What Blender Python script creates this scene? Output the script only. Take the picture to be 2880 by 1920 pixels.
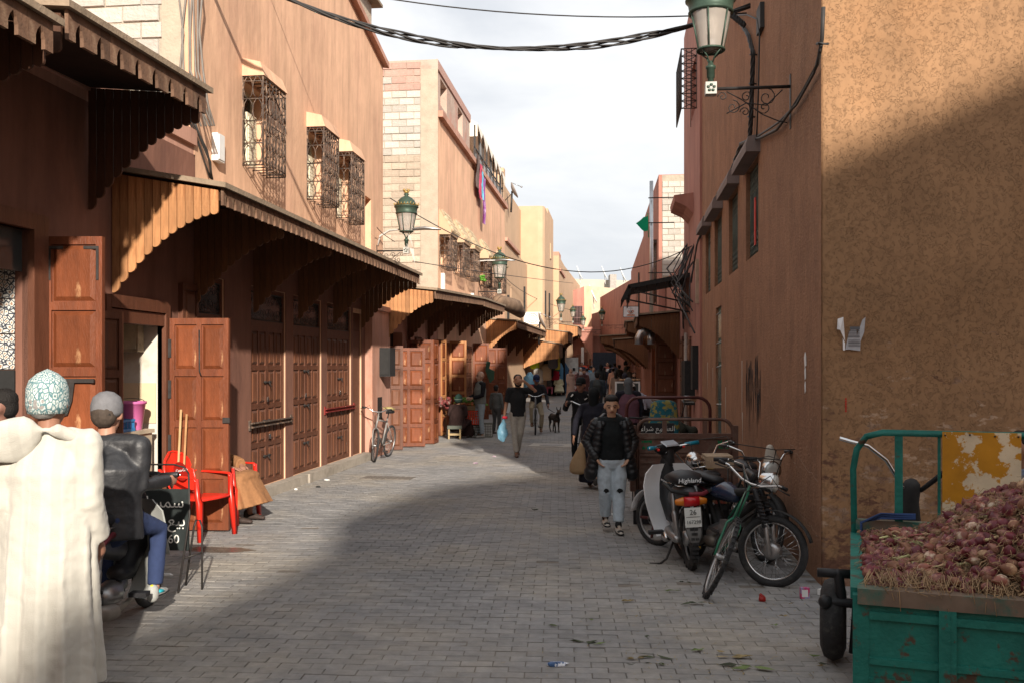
import bpy, math, random
from math import sin, cos, pi, radians as R
from mathutils import Vector as V, Matrix as MX
for o in list(bpy.data.objects): bpy.data.objects.remove(o)
SC = bpy.context.scene
COL = SC.collection
rnd = random.Random(7)
# ---------------------------------------------------------------- camera, sky, sun, exposure
F, H0, CH = 2620.0, 1030.0, 1.82
TH = math.atan(.1145); CT, ST = cos(TH), sin(TH)
cam = bpy.data.cameras.new('camera'); co = bpy.data.objects.new('camera', cam); COL.objects.link(co)
co.location = (0, 0, CH); co.rotation_euler = (pi/2, 0, TH)
cam.sensor_width = 36; cam.lens = 36*F/2880; cam.shift_y = (H0-960)/2880; cam.clip_end = 2000; cam.clip_start = .05
SC.camera = co
SUND = V((-.362, .965, -.43)).normalized()
w = bpy.data.worlds.new('World'); SC.world = w; w.use_nodes = True
nt = w.node_tree; N = nt.nodes; L = nt.links; bg = N['Background']
sky = N.new('ShaderNodeTexSky'); sky.sky_type = 'NISHITA'; sky.sun_disc = False
sky.sun_elevation = math.asin(-SUND.z); sky.sun_rotation = math.atan2(-SUND.x, -SUND.y)
sky.air_density = 1.2; sky.dust_density = 2.5
tc = N.new('ShaderNodeTexCoord'); mp = N.new('ShaderNodeMapping'); mp.inputs['Scale'].default_value = (1, 1, 2.6)
n1 = N.new('ShaderNodeTexNoise'); n1.inputs['Scale'].default_value = 2.6; n1.inputs['Detail'].default_value = 6; n1.inputs['Roughness'].default_value = .55
n1.inputs['Distortion'].default_value = .25
L.new(tc.outputs['Generated'], mp.inputs[0]); L.new(mp.outputs[0], n1.inputs['Vector'])
cr = N.new('ShaderNodeValToRGB'); cr.color_ramp.elements[0].position = .38; cr.color_ramp.elements[1].position = .60
cr.color_ramp.elements[0].color = (7.9, 8.15, 8.6, 1); cr.color_ramp.elements[1].color = (10.9, 10.9, 10.9, 1)
mx = N.new('ShaderNodeMix'); mx.data_type = 'RGBA'; mx.inputs[0].default_value = .9
L.new(n1.outputs[0], cr.inputs[0]); L.new(sky.outputs[0], mx.inputs[6]); L.new(cr.outputs[0], mx.inputs[7]); L.new(mx.outputs[2], bg.inputs[0])
bg.inputs[1].default_value = .070
sl = bpy.data.lights.new('sun', 'SUN'); sl.energy = 5.0; sl.angle = R(1.1); sl.color = (1, .90, .78)
so = bpy.data.objects.new('sun', sl); COL.objects.link(so); so.rotation_euler = SUND.to_track_quat('-Z', 'Y').to_euler(); so.location = (5, -10, 20)
vs = SC.view_settings; SC.display_settings.display_device = 'sRGB'; vs.view_transform = 'Standard'; vs.look = 'None'; vs.gamma = 1; vs.exposure = .62; vs.use_curve_mapping = False
SC.cycles.max_bounces = 6; SC.cycles.use_denoising = True
# ---------------------------------------------------------------- pixel -> place helpers
def C(xc, zc, z=0): return V((xc*CT-zc*ST, xc*ST+zc*CT, z))
def G(px, py, z=0):
    zc = F*(CH-z)/(py-H0); return C((px-1440)/F*zc, zc, z)
def AT(px, py, zc): return C((px-1440)/F*zc, zc, CH+(H0-py)*zc/F)
def WX(px, py, x):
    r = (px-1440)/F; zc = x/(r*CT-ST); return V((x, zc*(r*ST+CT), CH+(H0-py)*zc/F))
def WY(px, py, y):
    r = (px-1440)/F; zc = y/(r*ST+CT); return V((zc*(r*CT-ST), y, CH+(H0-py)*zc/F))
XL, XR = -4.99, 1.67
def yl(px, x=XL): return WX(px, 0, x).y
def yr(px, x=XR): return WX(px, 0, x).y
# ---------------------------------------------------------------- materials
def hx(s):
    f = lambda v: v/12.92 if v <= .04045 else ((v+.055)/1.055)**2.4
    return tuple(f(int(s[i:i+2], 16)/255) for i in (0, 2, 4))
MATS = {}
def M(key, col=None, rough=.8, metal=0., var=.25, vs=5., bump=0., bs=30., col2=None, cs=3., ct=(.5, .65), stretch=(1, 1, 1), world=False, rand=0., spec=.3, alpha=1., trans=0., detail=5., kind=None, sheen=0., coat=0.):
    if key in MATS: return MATS[key]
    m = bpy.data.materials.new(key); MATS[key] = m; m.use_nodes = True
    nt = m.node_tree; N = nt.nodes; L = nt.links; b = N['Principled BSDF']
    col = hx(col) if isinstance(col, str) else col
    b.inputs['Roughness'].default_value = rough; b.inputs['Metallic'].default_value = metal
    b.inputs['Specular IOR Level'].default_value = spec
    if trans: b.inputs['Transmission Weight'].default_value = trans
    if sheen: b.inputs['Sheen Weight'].default_value = sheen
    if coat: b.inputs['Coat Weight'].default_value = coat
    if alpha < 1: b.inputs['Alpha'].default_value = alpha
    if world: g = N.new('ShaderNodeNewGeometry'); src = g.outputs['Position']
    else: g = N.new('ShaderNodeTexCoord'); src = g.outputs['Object']
    mp = N.new('ShaderNodeMapping'); mp.inputs['Scale'].default_value = stretch; L.new(src, mp.inputs[0]); P = mp.outputs[0]
    m['_p'] = 1
    n = N.new('ShaderNodeTexNoise'); n.inputs['Scale'].default_value = vs; n.inputs['Detail'].default_value = detail; n.inputs['Roughness'].default_value = .62; L.new(P, n.inputs['Vector'])
    mr = N.new('ShaderNodeMapRange'); mr.inputs[1].default_value = .25; mr.inputs[2].default_value = .75; mr.inputs[3].default_value = 1-var; mr.inputs[4].default_value = 1+var
    L.new(n.outputs[0], mr.inputs[0])
    base = N.new('ShaderNodeRGB'); base.outputs[0].default_value = (*col, 1); cur = base.outputs[0]
    if col2:
        c2 = hx(col2) if isinstance(col2, str) else col2
        n2 = N.new('ShaderNodeTexNoise'); n2.inputs['Scale'].default_value = cs; n2.inputs['Detail'].default_value = 7; n2.inputs['Roughness'].default_value = .68; L.new(P, n2.inputs['Vector'])
        r2 = N.new('ShaderNodeMapRange'); r2.inputs[1].default_value = ct[0]; r2.inputs[2].default_value = ct[1]; L.new(n2.outputs[0], r2.inputs[0])
        x = N.new('ShaderNodeMix'); x.data_type = 'RGBA'; L.new(r2.outputs[0], x.inputs[0]); L.new(cur, x.inputs[6]); x.inputs[7].default_value = (*c2, 1); cur = x.outputs[2]
    v = N.new('ShaderNodeVectorMath'); v.operation = 'SCALE'; L.new(cur, v.inputs[0]); L.new(mr.outputs[0], v.inputs[3]); cur = v.outputs[0]
    if rand:
        oi = N.new('ShaderNodeObjectInfo'); g2 = N.new('ShaderNodeNewGeometry'); ad = N.new('ShaderNodeMath'); ad.operation = 'ADD'
        L.new(oi.outputs['Random'], ad.inputs[0]); L.new(g2.outputs['Random Per Island'], ad.inputs[1])
        fr = N.new('ShaderNodeMath'); fr.operation = 'FRACT'; L.new(ad.outputs[0], fr.inputs[0])
        m3 = N.new('ShaderNodeMapRange'); m3.inputs[3].default_value = 1-rand; m3.inputs[4].default_value = 1+rand; L.new(fr.outputs[0], m3.inputs[0])
        v3 = N.new('ShaderNodeVectorMath'); v3.operation = 'SCALE'; L.new(cur, v3.inputs[0]); L.new(m3.outputs[0], v3.inputs[3]); cur = v3.outputs[0]
    L.new(cur, b.inputs['Base Color'])
    if bump:
        nb = N.new('ShaderNodeTexNoise'); nb.inputs['Scale'].default_value = bs; nb.inputs['Detail'].default_value = 4; L.new(P, nb.inputs['Vector']); h = nb.outputs[0]
        if kind == 'worm':
            nb.inputs['Detail'].default_value = 1; nb.inputs['Distortion'].default_value = 2.2
            a = N.new('ShaderNodeMath'); a.operation = 'SUBTRACT'; a.inputs[1].default_value = .5; L.new(h, a.inputs[0])
            a2 = N.new('ShaderNodeMath'); a2.operation = 'ABSOLUTE'; L.new(a.outputs[0], a2.inputs[0])
            a3 = N.new('ShaderNodeMapRange'); a3.inputs[1].default_value = 0; a3.inputs[2].default_value = .035; L.new(a2.outputs[0], a3.inputs[0])
            nm = N.new('ShaderNodeTexNoise'); nm.inputs['Scale'].default_value = bs*.8; L.new(P, nm.inputs['Vector'])
            r4 = N.new('ShaderNodeMapRange'); r4.inputs[1].default_value = .45; r4.inputs[2].default_value = .55; L.new(nm.outputs[0], r4.inputs[0])
            a4 = N.new('ShaderNodeMath'); a4.operation = 'MAXIMUM'; L.new(a3.outputs[0], a4.inputs[0]); L.new(r4.outputs[0], a4.inputs[1]); h = a4.outputs[0]
        bp = N.new('ShaderNodeBump'); bp.inputs['Strength'].default_value = min(1, bump); bp.inputs['Distance'].default_value = .02 if kind != 'worm' else .011
        L.new(h, bp.inputs['Height']); L.new(bp.outputs[0], b.inputs['Normal'])
    return m
def streaks(m, lo=.84, hi=1.06, sc=5, st=(1, 1, .09)):
    nt = m.node_tree; N = nt.nodes; L = nt.links; b = N['Principled BSDF']; src = b.inputs['Base Color'].links[0].from_socket
    g = N.new('ShaderNodeNewGeometry'); mp = N.new('ShaderNodeMapping'); mp.inputs['Scale'].default_value = st; L.new(g.outputs['Position'], mp.inputs[0])
    n = N.new('ShaderNodeTexNoise'); n.inputs['Scale'].default_value = sc; n.inputs['Detail'].default_value = 8; n.inputs['Roughness'].default_value = .7; L.new(mp.outputs[0], n.inputs['Vector'])
    r = N.new('ShaderNodeMapRange'); r.inputs[1].default_value = .35; r.inputs[2].default_value = .58; r.inputs[3].default_value = lo; r.inputs[4].default_value = hi; L.new(n.outputs[0], r.inputs[0])
    v = N.new('ShaderNodeVectorMath'); v.operation = 'SCALE'; L.new(src, v.inputs[0]); L.new(r.outputs[0], v.inputs[3]); L.new(v.outputs[0], b.inputs['Base Color'])
# ---------------------------------------------------------------- mesh builder
class MB:
    def __init__(s): s.v = []; s.f = []; s.m = []; s.s = []; s.T = None; s.mi = 0
    def at(s, T): s.T = T; return s
    def _v(s, pts):
        n = len(s.v)
        for p in pts:
            p = V(p); s.v.append(tuple(s.T @ p) if s.T else tuple(p))
        return n
    def _f(s, f, sm=False): s.f.append(f); s.m.append(s.mi); s.s.append(sm)
    def poly(s, pts):
        n = s._v(pts); s._f(tuple(range(n, n+len(pts)))); return s
    def box(s, a, b, taper=0):
        x0, y0, z0 = a; x1, y1, z1 = b; t = taper
        n = s._v([(x0, y0, z0), (x1, y0, z0), (x1, y1, z0), (x0, y1, z0), (x0+t, y0+t, z1), (x1-t, y0+t, z1), (x1-t, y1-t, z1), (x0+t, y1-t, z1)])
        for f in ((3, 2, 1, 0), (4, 5, 6, 7), (0, 1, 5, 4), (1, 2, 6, 5), (2, 3, 7, 6), (3, 0, 4, 7)): s._f(tuple(n+i for i in f))
        return s
    def cbox(s, c, d): return s.box([c[i]-d[i]/2 for i in range(3)], [c[i]+d[i]/2 for i in range(3)])
    def prism(s, poly, d0, d1, ax='y'):
        def q(p, d): return {'y': (p[0], d, p[1]), 'x': (d, p[0], p[1]), 'z': (p[0], p[1], d)}[ax]
        k = len(poly); n = s._v([q(p, d0) for p in poly]+[q(p, d1) for p in poly])
        s._f(tuple(range(n, n+k))); s._f(tuple(range(n+2*k-1, n+k-1, -1)))
        for i in range(k): j = (i+1) % k; s._f((n+j, n+i, n+k+i, n+k+j))
        return s
    def loft(s, rings, cap=True, closed=True, sm=True):
        k = len(rings[0]); n = s._v([p for r in rings for p in r])
        for a in range(len(rings)-1):
            for i in range(k if closed else k-1):
                j = (i+1) % k; s._f((n+a*k+i, n+a*k+j, n+(a+1)*k+j, n+(a+1)*k+i), sm)
        if cap: s._f(tuple(range(n+k-1, n-1, -1)), sm); e = n+(len(rings)-1)*k; s._f(tuple(range(e, e+k)), sm)
        return s
    def limb(s, pts, rad, seg=10, asp=None, ref=(1, 0, 0), rnd_=True, phase=0, fold=None):
        """tube through pts; rad numbers or (rx,ry)"""
        pts = [V(p) for p in pts]; rad = [(r, r) if not isinstance(r, (tuple, list)) else r for r in rad]
        if rnd_:
            def ext(p, q, r, first):
                d = (p-q).normalized(); m = min(r)
                o = [(p+d*m*.55, (r[0]*.82, r[1]*.82)), (p+d*m*.9, (r[0]*.42, r[1]*.42))]
                return o[::-1] if first else o
            A = ext(pts[0], pts[1], rad[0], True) if rnd_ != 'end' else []; B = ext(pts[-1], pts[-2], rad[-1], False) if rnd_ != 'start' else []
            pts = [a[0] for a in A]+pts+[b[0] for b in B]; rad = [a[1] for a in A]+rad+[b[1] for b in B]
        rings = []; rv = V(ref)
        for i, p in enumerate(pts):
            t = (pts[min(i+1, len(pts)-1)]-pts[max(i-1, 0)]).normalized()
            x = rv-t*rv.dot(t)
            if x.length < .15: x = V((0, 1, 0))-t*t.y
            if x.length < .15: x = V((0, 0, 1))-t*t.z
            x.normalize(); y = t.cross(x); ring = []
            for k in range(seg):
                a = 2*pi*k/seg+phase; q = 1
                if fold: q = 1+fold(i/(len(pts)-1), a)
                ring.append(p+x*cos(a)*rad[i][0]*q+y*sin(a)*rad[i][1]*q)
            rings.append(ring)
        return s.loft(rings)
    def tube(s, pts, r, seg=6): return s.limb(pts, [r]*len(pts) if not isinstance(r, (list, tuple)) else r, seg, rnd_=False)
    def ball(s, c, r, seg=10, rg=6):
        if not isinstance(r, (list, tuple)): r = (r, r, r)
        rings = []
        for i in range(1, rg):
            a = pi*i/rg; rings.append([(c[0]+r[0]*sin(a)*cos(2*pi*k/seg), c[1]+r[1]*sin(a)*sin(2*pi*k/seg), c[2]-r[2]*cos(a)) for k in range(seg)])
        return s.loft(rings)
    def lathe(s, prof, c=(0, 0, 0), seg=16, cap=True, sm=True, axis='z'):
        def q(r, h, a):
            p = {'z': (r*cos(a), r*sin(a), h), 'x': (h, r*cos(a), r*sin(a)), 'y': (r*sin(a), h, r*cos(a))}[axis]; return (c[0]+p[0], c[1]+p[1], c[2]+p[2])
        return s.loft([[q(r, h, 2*pi*k/seg) for k in range(seg)] for r, h in prof], cap, True, sm)
    def torus(s, c, Rr, r, axis='x', seg=28, sg=6, a0=0, a1=2*pi):
        pts = []
        full = abs(a1-a0-2*pi) < 1e-6; n = seg if full else seg+1
        rings = []
        for i in range(n):
            a = a0+(a1-a0)*i/seg; ca, sa = cos(a), sin(a); ring = []
            for k in range(sg):
                b = 2*pi*k/sg; rr = Rr+r*cos(b) if not isinstance(r, tuple) else Rr+r[0]*cos(b); h = r*sin(b) if not isinstance(r, tuple) else r[1]*sin(b)
                p = {'x': (h, rr*ca, rr*sa), 'y': (rr*ca, h, rr*sa), 'z': (rr*ca, rr*sa, h)}[axis]; ring.append((c[0]+p[0], c[1]+p[1], c[2]+p[2]))
            rings.append(ring)
        if full: rings.append(rings[0])
        return s.loft(rings, cap=not full)
    def mesh(s, name, mats):
        me = bpy.data.meshes.new(name); me.from_pydata(s.v, [], s.f)
        for m in (mats if isinstance(mats, (list, tuple)) else [mats]): me.materials.append(m)
        me.polygons.foreach_set('material_index', s.m); me.polygons.foreach_set('use_smooth', s.s); me.update(); return me
def obj(name, mb, mats, parent=None, loc=None, rot=None, **kw):
    me = mb if isinstance(mb, bpy.types.Mesh) else mb.mesh(name, mats)
    o = bpy.data.objects.new(name, me); COL.objects.link(o)
    if parent: o.parent = parent
    if loc is not None: o.location = loc
    if rot is not None: o.rotation_euler = rot if isinstance(rot, (tuple, list)) else (0, 0, rot)
    for k, v in kw.items(): o[k] = v
    return o
def thing(name, label, cat, loc=(0, 0, 0), rz=0, group=None, rot=None):
    o = bpy.data.objects.new(name, None); COL.objects.link(o); o.location = loc; o.rotation_euler = rot or (0, 0, rz); o.empty_display_size = .1
    o['label'] = label; o['category'] = cat
    if group: o['group'] = group
    return o
def single(name, mb, mats, label, cat, loc=None, rot=None, group=None):
    o = obj(name, mb, mats, None, loc, rot); o['label'] = label; o['category'] = cat
    if group: o['group'] = group
    return o
def dup(root, loc, rz=None, label=None, scale=None):
    def cp(o, par):
        c = o.copy(); COL.objects.link(c)
        if par: c.parent = par
        for ch in KIDS.get(o, []): cp(ch, c)
        return c
    KIDS = {}
    def walk(o):
        KIDS[o] = [x for x in BYP.get(o.name, [])]
        for x in KIDS[o]: walk(x)
    BYP = {}
    for x in bpy.data.objects:
        if x.parent: BYP.setdefault(x.parent.name, []).append(x)
    walk(root); c = cp(root, None); c.location = loc
    if rz is not None: c.rotation_euler = (0, 0, rz)
    if label: c['label'] = label
    if scale: c.scale = (scale,)*3
    return c
FONTS = {}
def text(name, s, size, m, parent, loc, rot, ext=.001, align='CENTER', shear=0, **kw):
    cu = bpy.data.curves.new(name, 'FONT'); cu.body = s; cu.size = size; cu.extrude = ext; cu.align_x = align; cu.align_y = 'CENTER'; cu.shear = shear; cu.resolution_u = 3
    cu.materials.append(m); o = bpy.data.objects.new(name, cu); COL.objects.link(o); o.parent = parent; o.location = loc; o.rotation_euler = rot
    for k, v in kw.items(): o[k] = v
    return o
# ---------------------------------------------------------------- palette
plL = M('plaster_peach', (.70, .435, .285), .9, var=.13, vs=1.3, bump=.35, bs=9, col2=(.62, .37, .25), cs=1.1, ct=(.5, .72), world=True, stretch=(1, 1, .45))
plP = M('plaster_pink', (.50, .28, .21), .9, var=.15, vs=1.6, bump=.35, bs=9, col2=(.38, .18, .12), cs=1.2, ct=(.48, .7), world=True, stretch=(1, 1, .5))
plO = M('plaster_yellow', (.50, .345, .225), .9, var=.10, vs=1.2, bump=.3, bs=8, world=True)
plG = M('plaster_shop_rose', (.20, .095, .066), .9, var=.16, vs=1.4, bump=.35, bs=9, col2=(.15, .07, .052), cs=1.6, ct=(.5, .7), world=True, stretch=(1, 1, .5))  # rose plaster, its colour darkened for the deep shade under the awnings
plR = M('plaster_rose', (.37, .175, .135), .9, var=.16, vs=1.4, bump=.35, bs=9, col2=(.30, .135, .105), cs=1.6, ct=(.5, .7), world=True, stretch=(1, 1, .5))
plB = M('plaster_rough_brown', (.315, .163, .093), .92, var=.16, vs=9, bump=1, bs=34, col2=(.25, .128, .075), cs=1.3, ct=(.42, .68), world=True, stretch=(1.8, 1.8, 1))
plW = M('plaster_worm_ochre', (.30, .172, .090), .9, var=.14, vs=2.2, bump=.8, bs=30, col2=(.26, .14, .068), cs=1.1, ct=(.5, .75), world=True, kind='worm')
for m_ in (plL, plP, plR, plG, plB, plW): streaks(m_) if m_ not in (plB, plW) else streaks(m_, .90, 1.04)
streaks(plL, .90, 1.04, .9, (1, 1, 1)); streaks(plW, .86, 1.05, 1.3, (1, 1, 1)); streaks(plB, .86, 1.05, 1.1, (1, 1, 1))
plBase = M('plaster_worn_base', (.31, .15, .09), .95, var=.2, vs=3, bump=.8, bs=14, col2=(.52, .36, .25), cs=5, ct=(.56, .64), world=True)
blkW = M('block_pale', (.43, .40, .355), .95, var=.10, vs=14, bump=.8, bs=30, rand=.16)
blkT = M('block_tan', (.42, .345, .27), .95, var=.12, vs=12, bump=.8, bs=28, rand=.17)
blkP = M('block_pinkish', (.42, .26, .215), .95, var=.12, vs=12, bump=.6, bs=40, rand=.10)
mortar = M('mortar', (.36, .315, .25), .95, var=.2, vs=9, bump=.6, bs=30, world=True)
conc = M('concrete', (.40, .335, .26), .92, var=.15, vs=4, bump=.5, bs=25, world=True)
stepM = M('step_concrete', (.36, .32, .27), .9, var=.2, vs=4, bump=.5, bs=30, col2=(.26, .23, .19), cs=3, world=True)
plank = M('plank_wood', (.40, .19, .08), .62, var=.30, vs=7, bump=.25, bs=50, col2=(.30, .12, .045), cs=5, ct=(.5, .7), stretch=(4, 4, .6), rand=.22)
plankD = M('plank_dark', (.08, .036, .020), .7, var=.3, vs=7, bump=.25, bs=50, stretch=(4, 4, .6), rand=.15)  # dark wood, deepened in colour to stand in for shade under awnings
fasc = M('fascia_wood', (.155, .088, .056), .75, var=.3, vs=8, bump=.3, bs=40, col2=(.25, .17, .11), cs=6, ct=(.55, .72), rand=.24)
slabM = M('awning_top', (.27, .205, .145), .85, var=.25, vs=6, bump=.4, bs=30, world=True)
ceil = M('awning_underside', (.03, .016, .011), .9, var=.3, vs=6, world=True)  # near-black, so the colour itself carries the shade underneath
doorM = M('door_varnish', (.155, .044, .017), .42, var=.32, vs=5, bump=.2, bs=40, col2=(.15, .04, .016), cs=4, ct=(.48, .66), stretch=(3, 3, .5), spec=.45)
doorD = M('door_dark', (.115, .044, .024), .5, var=.3, vs=5, bump=.2, bs=40, stretch=(3, 3, .5), spec=.4)
doorP = M('door_pale', (.42, .19, .075), .55, var=.3, vs=5, bump=.2, bs=40, stretch=(3, 3, .5))
panL = M('door_panel_varnish', (.175, .050, .019), .42, var=.3, vs=6, bump=.15, bs=40, col2=(.47, .26, .13), cs=3.5, ct=(.62, .72), stretch=(2, 2, .6), rand=.2)
panD = M('door_panel_dark', (.135, .055, .03), .5, var=.3, vs=6, bump=.15, bs=40, col2=(.33, .22, .14), cs=4, ct=(.6, .72), stretch=(2, 2, .6), rand=.2)
iron = M('iron_dark', (.045, .04, .038), .55, metal=.4, var=.3, vs=20)
ironR = M('iron_rusty', (.10, .075, .062), .75, metal=.2, var=.3, vs=18, col2=(.30, .20, .14), cs=9)
ironG = M('lamp_green', (.045, .075, .055), .5, metal=.3, var=.25, vs=15)
gold = M('lamp_gold', (.42, .29, .10), .5, metal=.5, var=.25, vs=20)
chrome = M('chrome', (.62, .62, .62), .22, metal=1, var=.1, vs=12)
steel = M('steel', (.36, .36, .36), .4, metal=.9, var=.2, vs=12)
blackP = M('black_plastic', (.018, .018, .020), .5, var=.2, vs=10)
blackM = M('black_matt', (.022, .022, .022), .75, var=.25, vs=12)
rubber = M('rubber', (.03, .03, .031), .8, var=.25, vs=30, bump=.3, bs=80, col2=(.085, .08, .07), cs=9, ct=(.55, .75))
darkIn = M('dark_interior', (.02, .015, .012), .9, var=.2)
cream = M('cream_paint', (.72, .66, .50), .8, var=.08)
white = M('white_paint', (.76, .76, .74), .55, var=.08)
glassD = M('glass_dark', (.03, .035, .035), .12, var=.1, spec=.6)
cableM = M('cable_black', (.035, .033, .032), .6, var=.2)
cableG = M('cable_grey', (.20, .18, .16), .7, var=.2)
# ================================================================ ground and paving
gm = MB(); gm.poly([(-260, -60, -.03), (260, -60, -.03), (260, 420, -.03), (-260, 420, -.03)])
obj('ground', gm, M('earth', (.20, .16, .12), .95, var=.2, vs=.6, world=True), kind='structure')
sandM = M('joint_sand', (.185, .16, .135), .95, var=.25, vs=14, bump=.5, bs=120, world=True)
pavM = M('paver_grey', (.262, .258, .256), .9, var=.15, vs=13, bump=.45, bs=150, col2=(.285, .26, .225), cs=.45, ct=(.44, .62), world=True, rand=.09)
streaks(pavM, .84, 1.05, .9, (1, 1, 1)); streaks(pavM, .88, 1.05, 4, (1, 1, 1))
street = MB(); street.poly([(-5.2, -4, -.006), (14, -4, -.006), (14, 7.99, -.006), (1.72, 8.0, -.006), (1.72, 32.2, -.006), (-5.2, 32.2, -.006)])
street = obj('street_paving', street, sandM, kind='structure')
PHI = .0644; pc, ps = cos(PHI), sin(PHI)
def paver_geo(mb, cx, cy, L_, W_, dz, tx, ty, wav):
    g = .003; ch = .004
    hl, hw = L_/2-g, W_/2-g
    low = [(-hl, -hw), (0, -hw+wav), (hl, -hw), (hl, hw), (0, hw+wav), (-hl, hw)]
    top = [(-hl+ch, -hw+ch), (0, -hw+wav+ch), (hl-ch, -hw+ch), (hl-ch, hw-ch), (0, hw+wav-ch), (-hl+ch, hw-ch)]
    def tr(p, z): return (cx+p[0]*pc-p[1]*ps, cy+p[0]*ps+p[1]*pc, z+dz+tx*p[0]+ty*p[1])
    n = mb._v([tr(p, -.012) for p in low]+[tr(p, -.0012) for p in low]+[tr(p, .0008) for p in top])
    for i in range(6):
        j = (i+1) % 6; mb._f((n+i, n+j, n+6+j, n+6+i)); mb._f((n+6+i, n+6+j, n+12+j, n+12+i))
    mb._f((n+12, n+13, n+16, n+17)); mb._f((n+13, n+14, n+15, n+16))
cells = []
r2 = random.Random(3)
for j in range(-10, 330):
    for i in range(-60, 90):
        u = (i+.5*(j % 2))*.2; v = 2.0+j*.1
        x = u*pc-v*ps; y = u*ps+v*pc
        if y > 32: continue
        if y < 8.06:
            if x > 9: continue
        elif x > XR-.06: continue
        if x < XL+.04: continue
        zc = -x*ST+y*CT; xc = x*CT+y*ST
        if zc < 4.7: continue
        px = 1440+F*xc/zc; py = H0+F*CH/zc
        if not -80 < px < 2960: continue
        cells.append((zc, px, py, x, y))
cells.sort()
vis = [c for c in cells if 10 < c[1] < 2870 and c[2] < 1915 and not (c[1] < 330) and not (c[1] > 2380)]
near = set(id(c) for c in vis[:296])
pv = []
for k in range(8):
    mb = MB(); a, b = pc, ps; paver_geo(mb, 0, 0, .2, .1, 0, r2.uniform(-.008, .008), r2.uniform(-.012, .012), r2.uniform(-.003, .003)); pv.append(mb.mesh('paver', pavM))
big = MB()
for c in cells:
    dz = r2.uniform(-.002, .0025)+.004*sin(c[3]*2.1+c[4]*1.3)
    if r2.random() < .012: dz -= .006
    if id(c) in near: obj('paver', r2.choice(pv), None, street, (c[3], c[4], dz))
    else: paver_geo(big, c[3], c[4], .2, .1, dz, r2.uniform(-.008, .008), r2.uniform(-.012, .012), r2.uniform(-.003, .003))
obj('paver_field', big, pavM, street, kind='stuff')
# far paving, past the reach of single stones
fp = MB(); fp.poly([(-5.2, 32.2, -.002), (1.9, 32.2, -.002), (2.2, 52, -.002), (3, 120, -.002), (-40, 120, -.002), (-9, 60, -.002), (-5.2, 52, -.002)])
mfar = M('far_paving', (.25, .248, .247), .9, var=.15, vs=2.5, bump=.5, bs=30, col2=(.28, .24, .2), cs=.6, world=True)
nt = mfar.node_tree; bk = nt.nodes.new('ShaderNodeTexBrick'); gg = nt.nodes.new('ShaderNodeNewGeometry'); nt.links.new(gg.outputs['Position'], bk.inputs['Vector'])
bk.inputs['Scale'].default_value = 1; bk.inputs['Brick Width'].default_value = .2; bk.inputs['Row Height'].default_value = .1; bk.inputs['Mortar Size'].default_value = .006
bb = nt.nodes.new('ShaderNodeBump'); bb.inputs['Distance'].default_value = .006; bb.invert = True; nt.links.new(bk.outputs['Fac'], bb.inputs['Height']); nt.links.new(bb.outputs[0], nt.nodes['Principled BSDF'].inputs['Normal'])
obj('far_paving', fp, mfar, kind='structure')
# ================================================================ walls
def wall(mb, p0, p1, z0, z1, holes=(), d=.28, back=None):
    """wall from p0 to p1 (left to right seen from its front), holes (u0,u1,v0,v1[,depth]) recessed; z1 may be (z_at_p0,z_at_p1)"""
    p0 = V((p0[0], p0[1], 0)); p1 = V((p1[0], p1[1], 0)); L_ = (p1-p0).length; u = (p1-p0)/L_; nrm = V((u.y, -u.x, 0))
    za, zb = z1 if isinstance(z1, tuple) else (z1, z1)
    us = sorted({0, L_, *[h[0] for h in holes], *[h[1] for h in holes]}); zt = min(za, zb)
    vs_ = sorted({z0, *[h[2] for h in holes], *[h[3] for h in holes]}|{zt})
    P = lambda a, z, dd=0: tuple(p0+u*a-nrm*dd+V((0, 0, z)))
    for a, b in zip(us, us[1:]):
        for c, e in zip(vs_, vs_[1:]):
            if any(h[0]-1e-5 <= a and b <= h[1]+1e-5 and h[2]-1e-5 <= c and e <= h[3]+1e-5 for h in holes): continue
            mb.poly([P(a, c), P(b, c), P(b, e), P(a, e)])
    if za != zb: mb.poly([P(0, zt), P(L_, zt), P(L_, zb), P(0, za)] if za != zt and zb != zt else ([P(0, zt), P(L_, zt), P(0, za)] if za > zb else [P(0, zt), P(L_, zt), P(L_, zb)]))
    for h in holes:
        a, b, c, e = h[:4]; dd = h[4] if len(h) > 4 else d
        mb.poly([P(a, c), P(a, c, dd), P(a, e, dd), P(a, e)][::-1]); mb.poly([P(b, c), P(b, c, dd), P(b, e, dd), P(b, e)])
        mb.poly([P(a, e), P(b, e), P(b, e, dd), P(a, e, dd)][::-1])
        if c > z0+.01: mb.poly([P(a, c), P(b, c), P(b, c, dd), P(a, c, dd)])
        if back is not None:
            m = mb.mi; mb.mi = back; mb.poly([P(a, c, dd), P(b, c, dd), P(b, e, dd), P(a, e, dd)]); mb.mi = m
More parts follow.
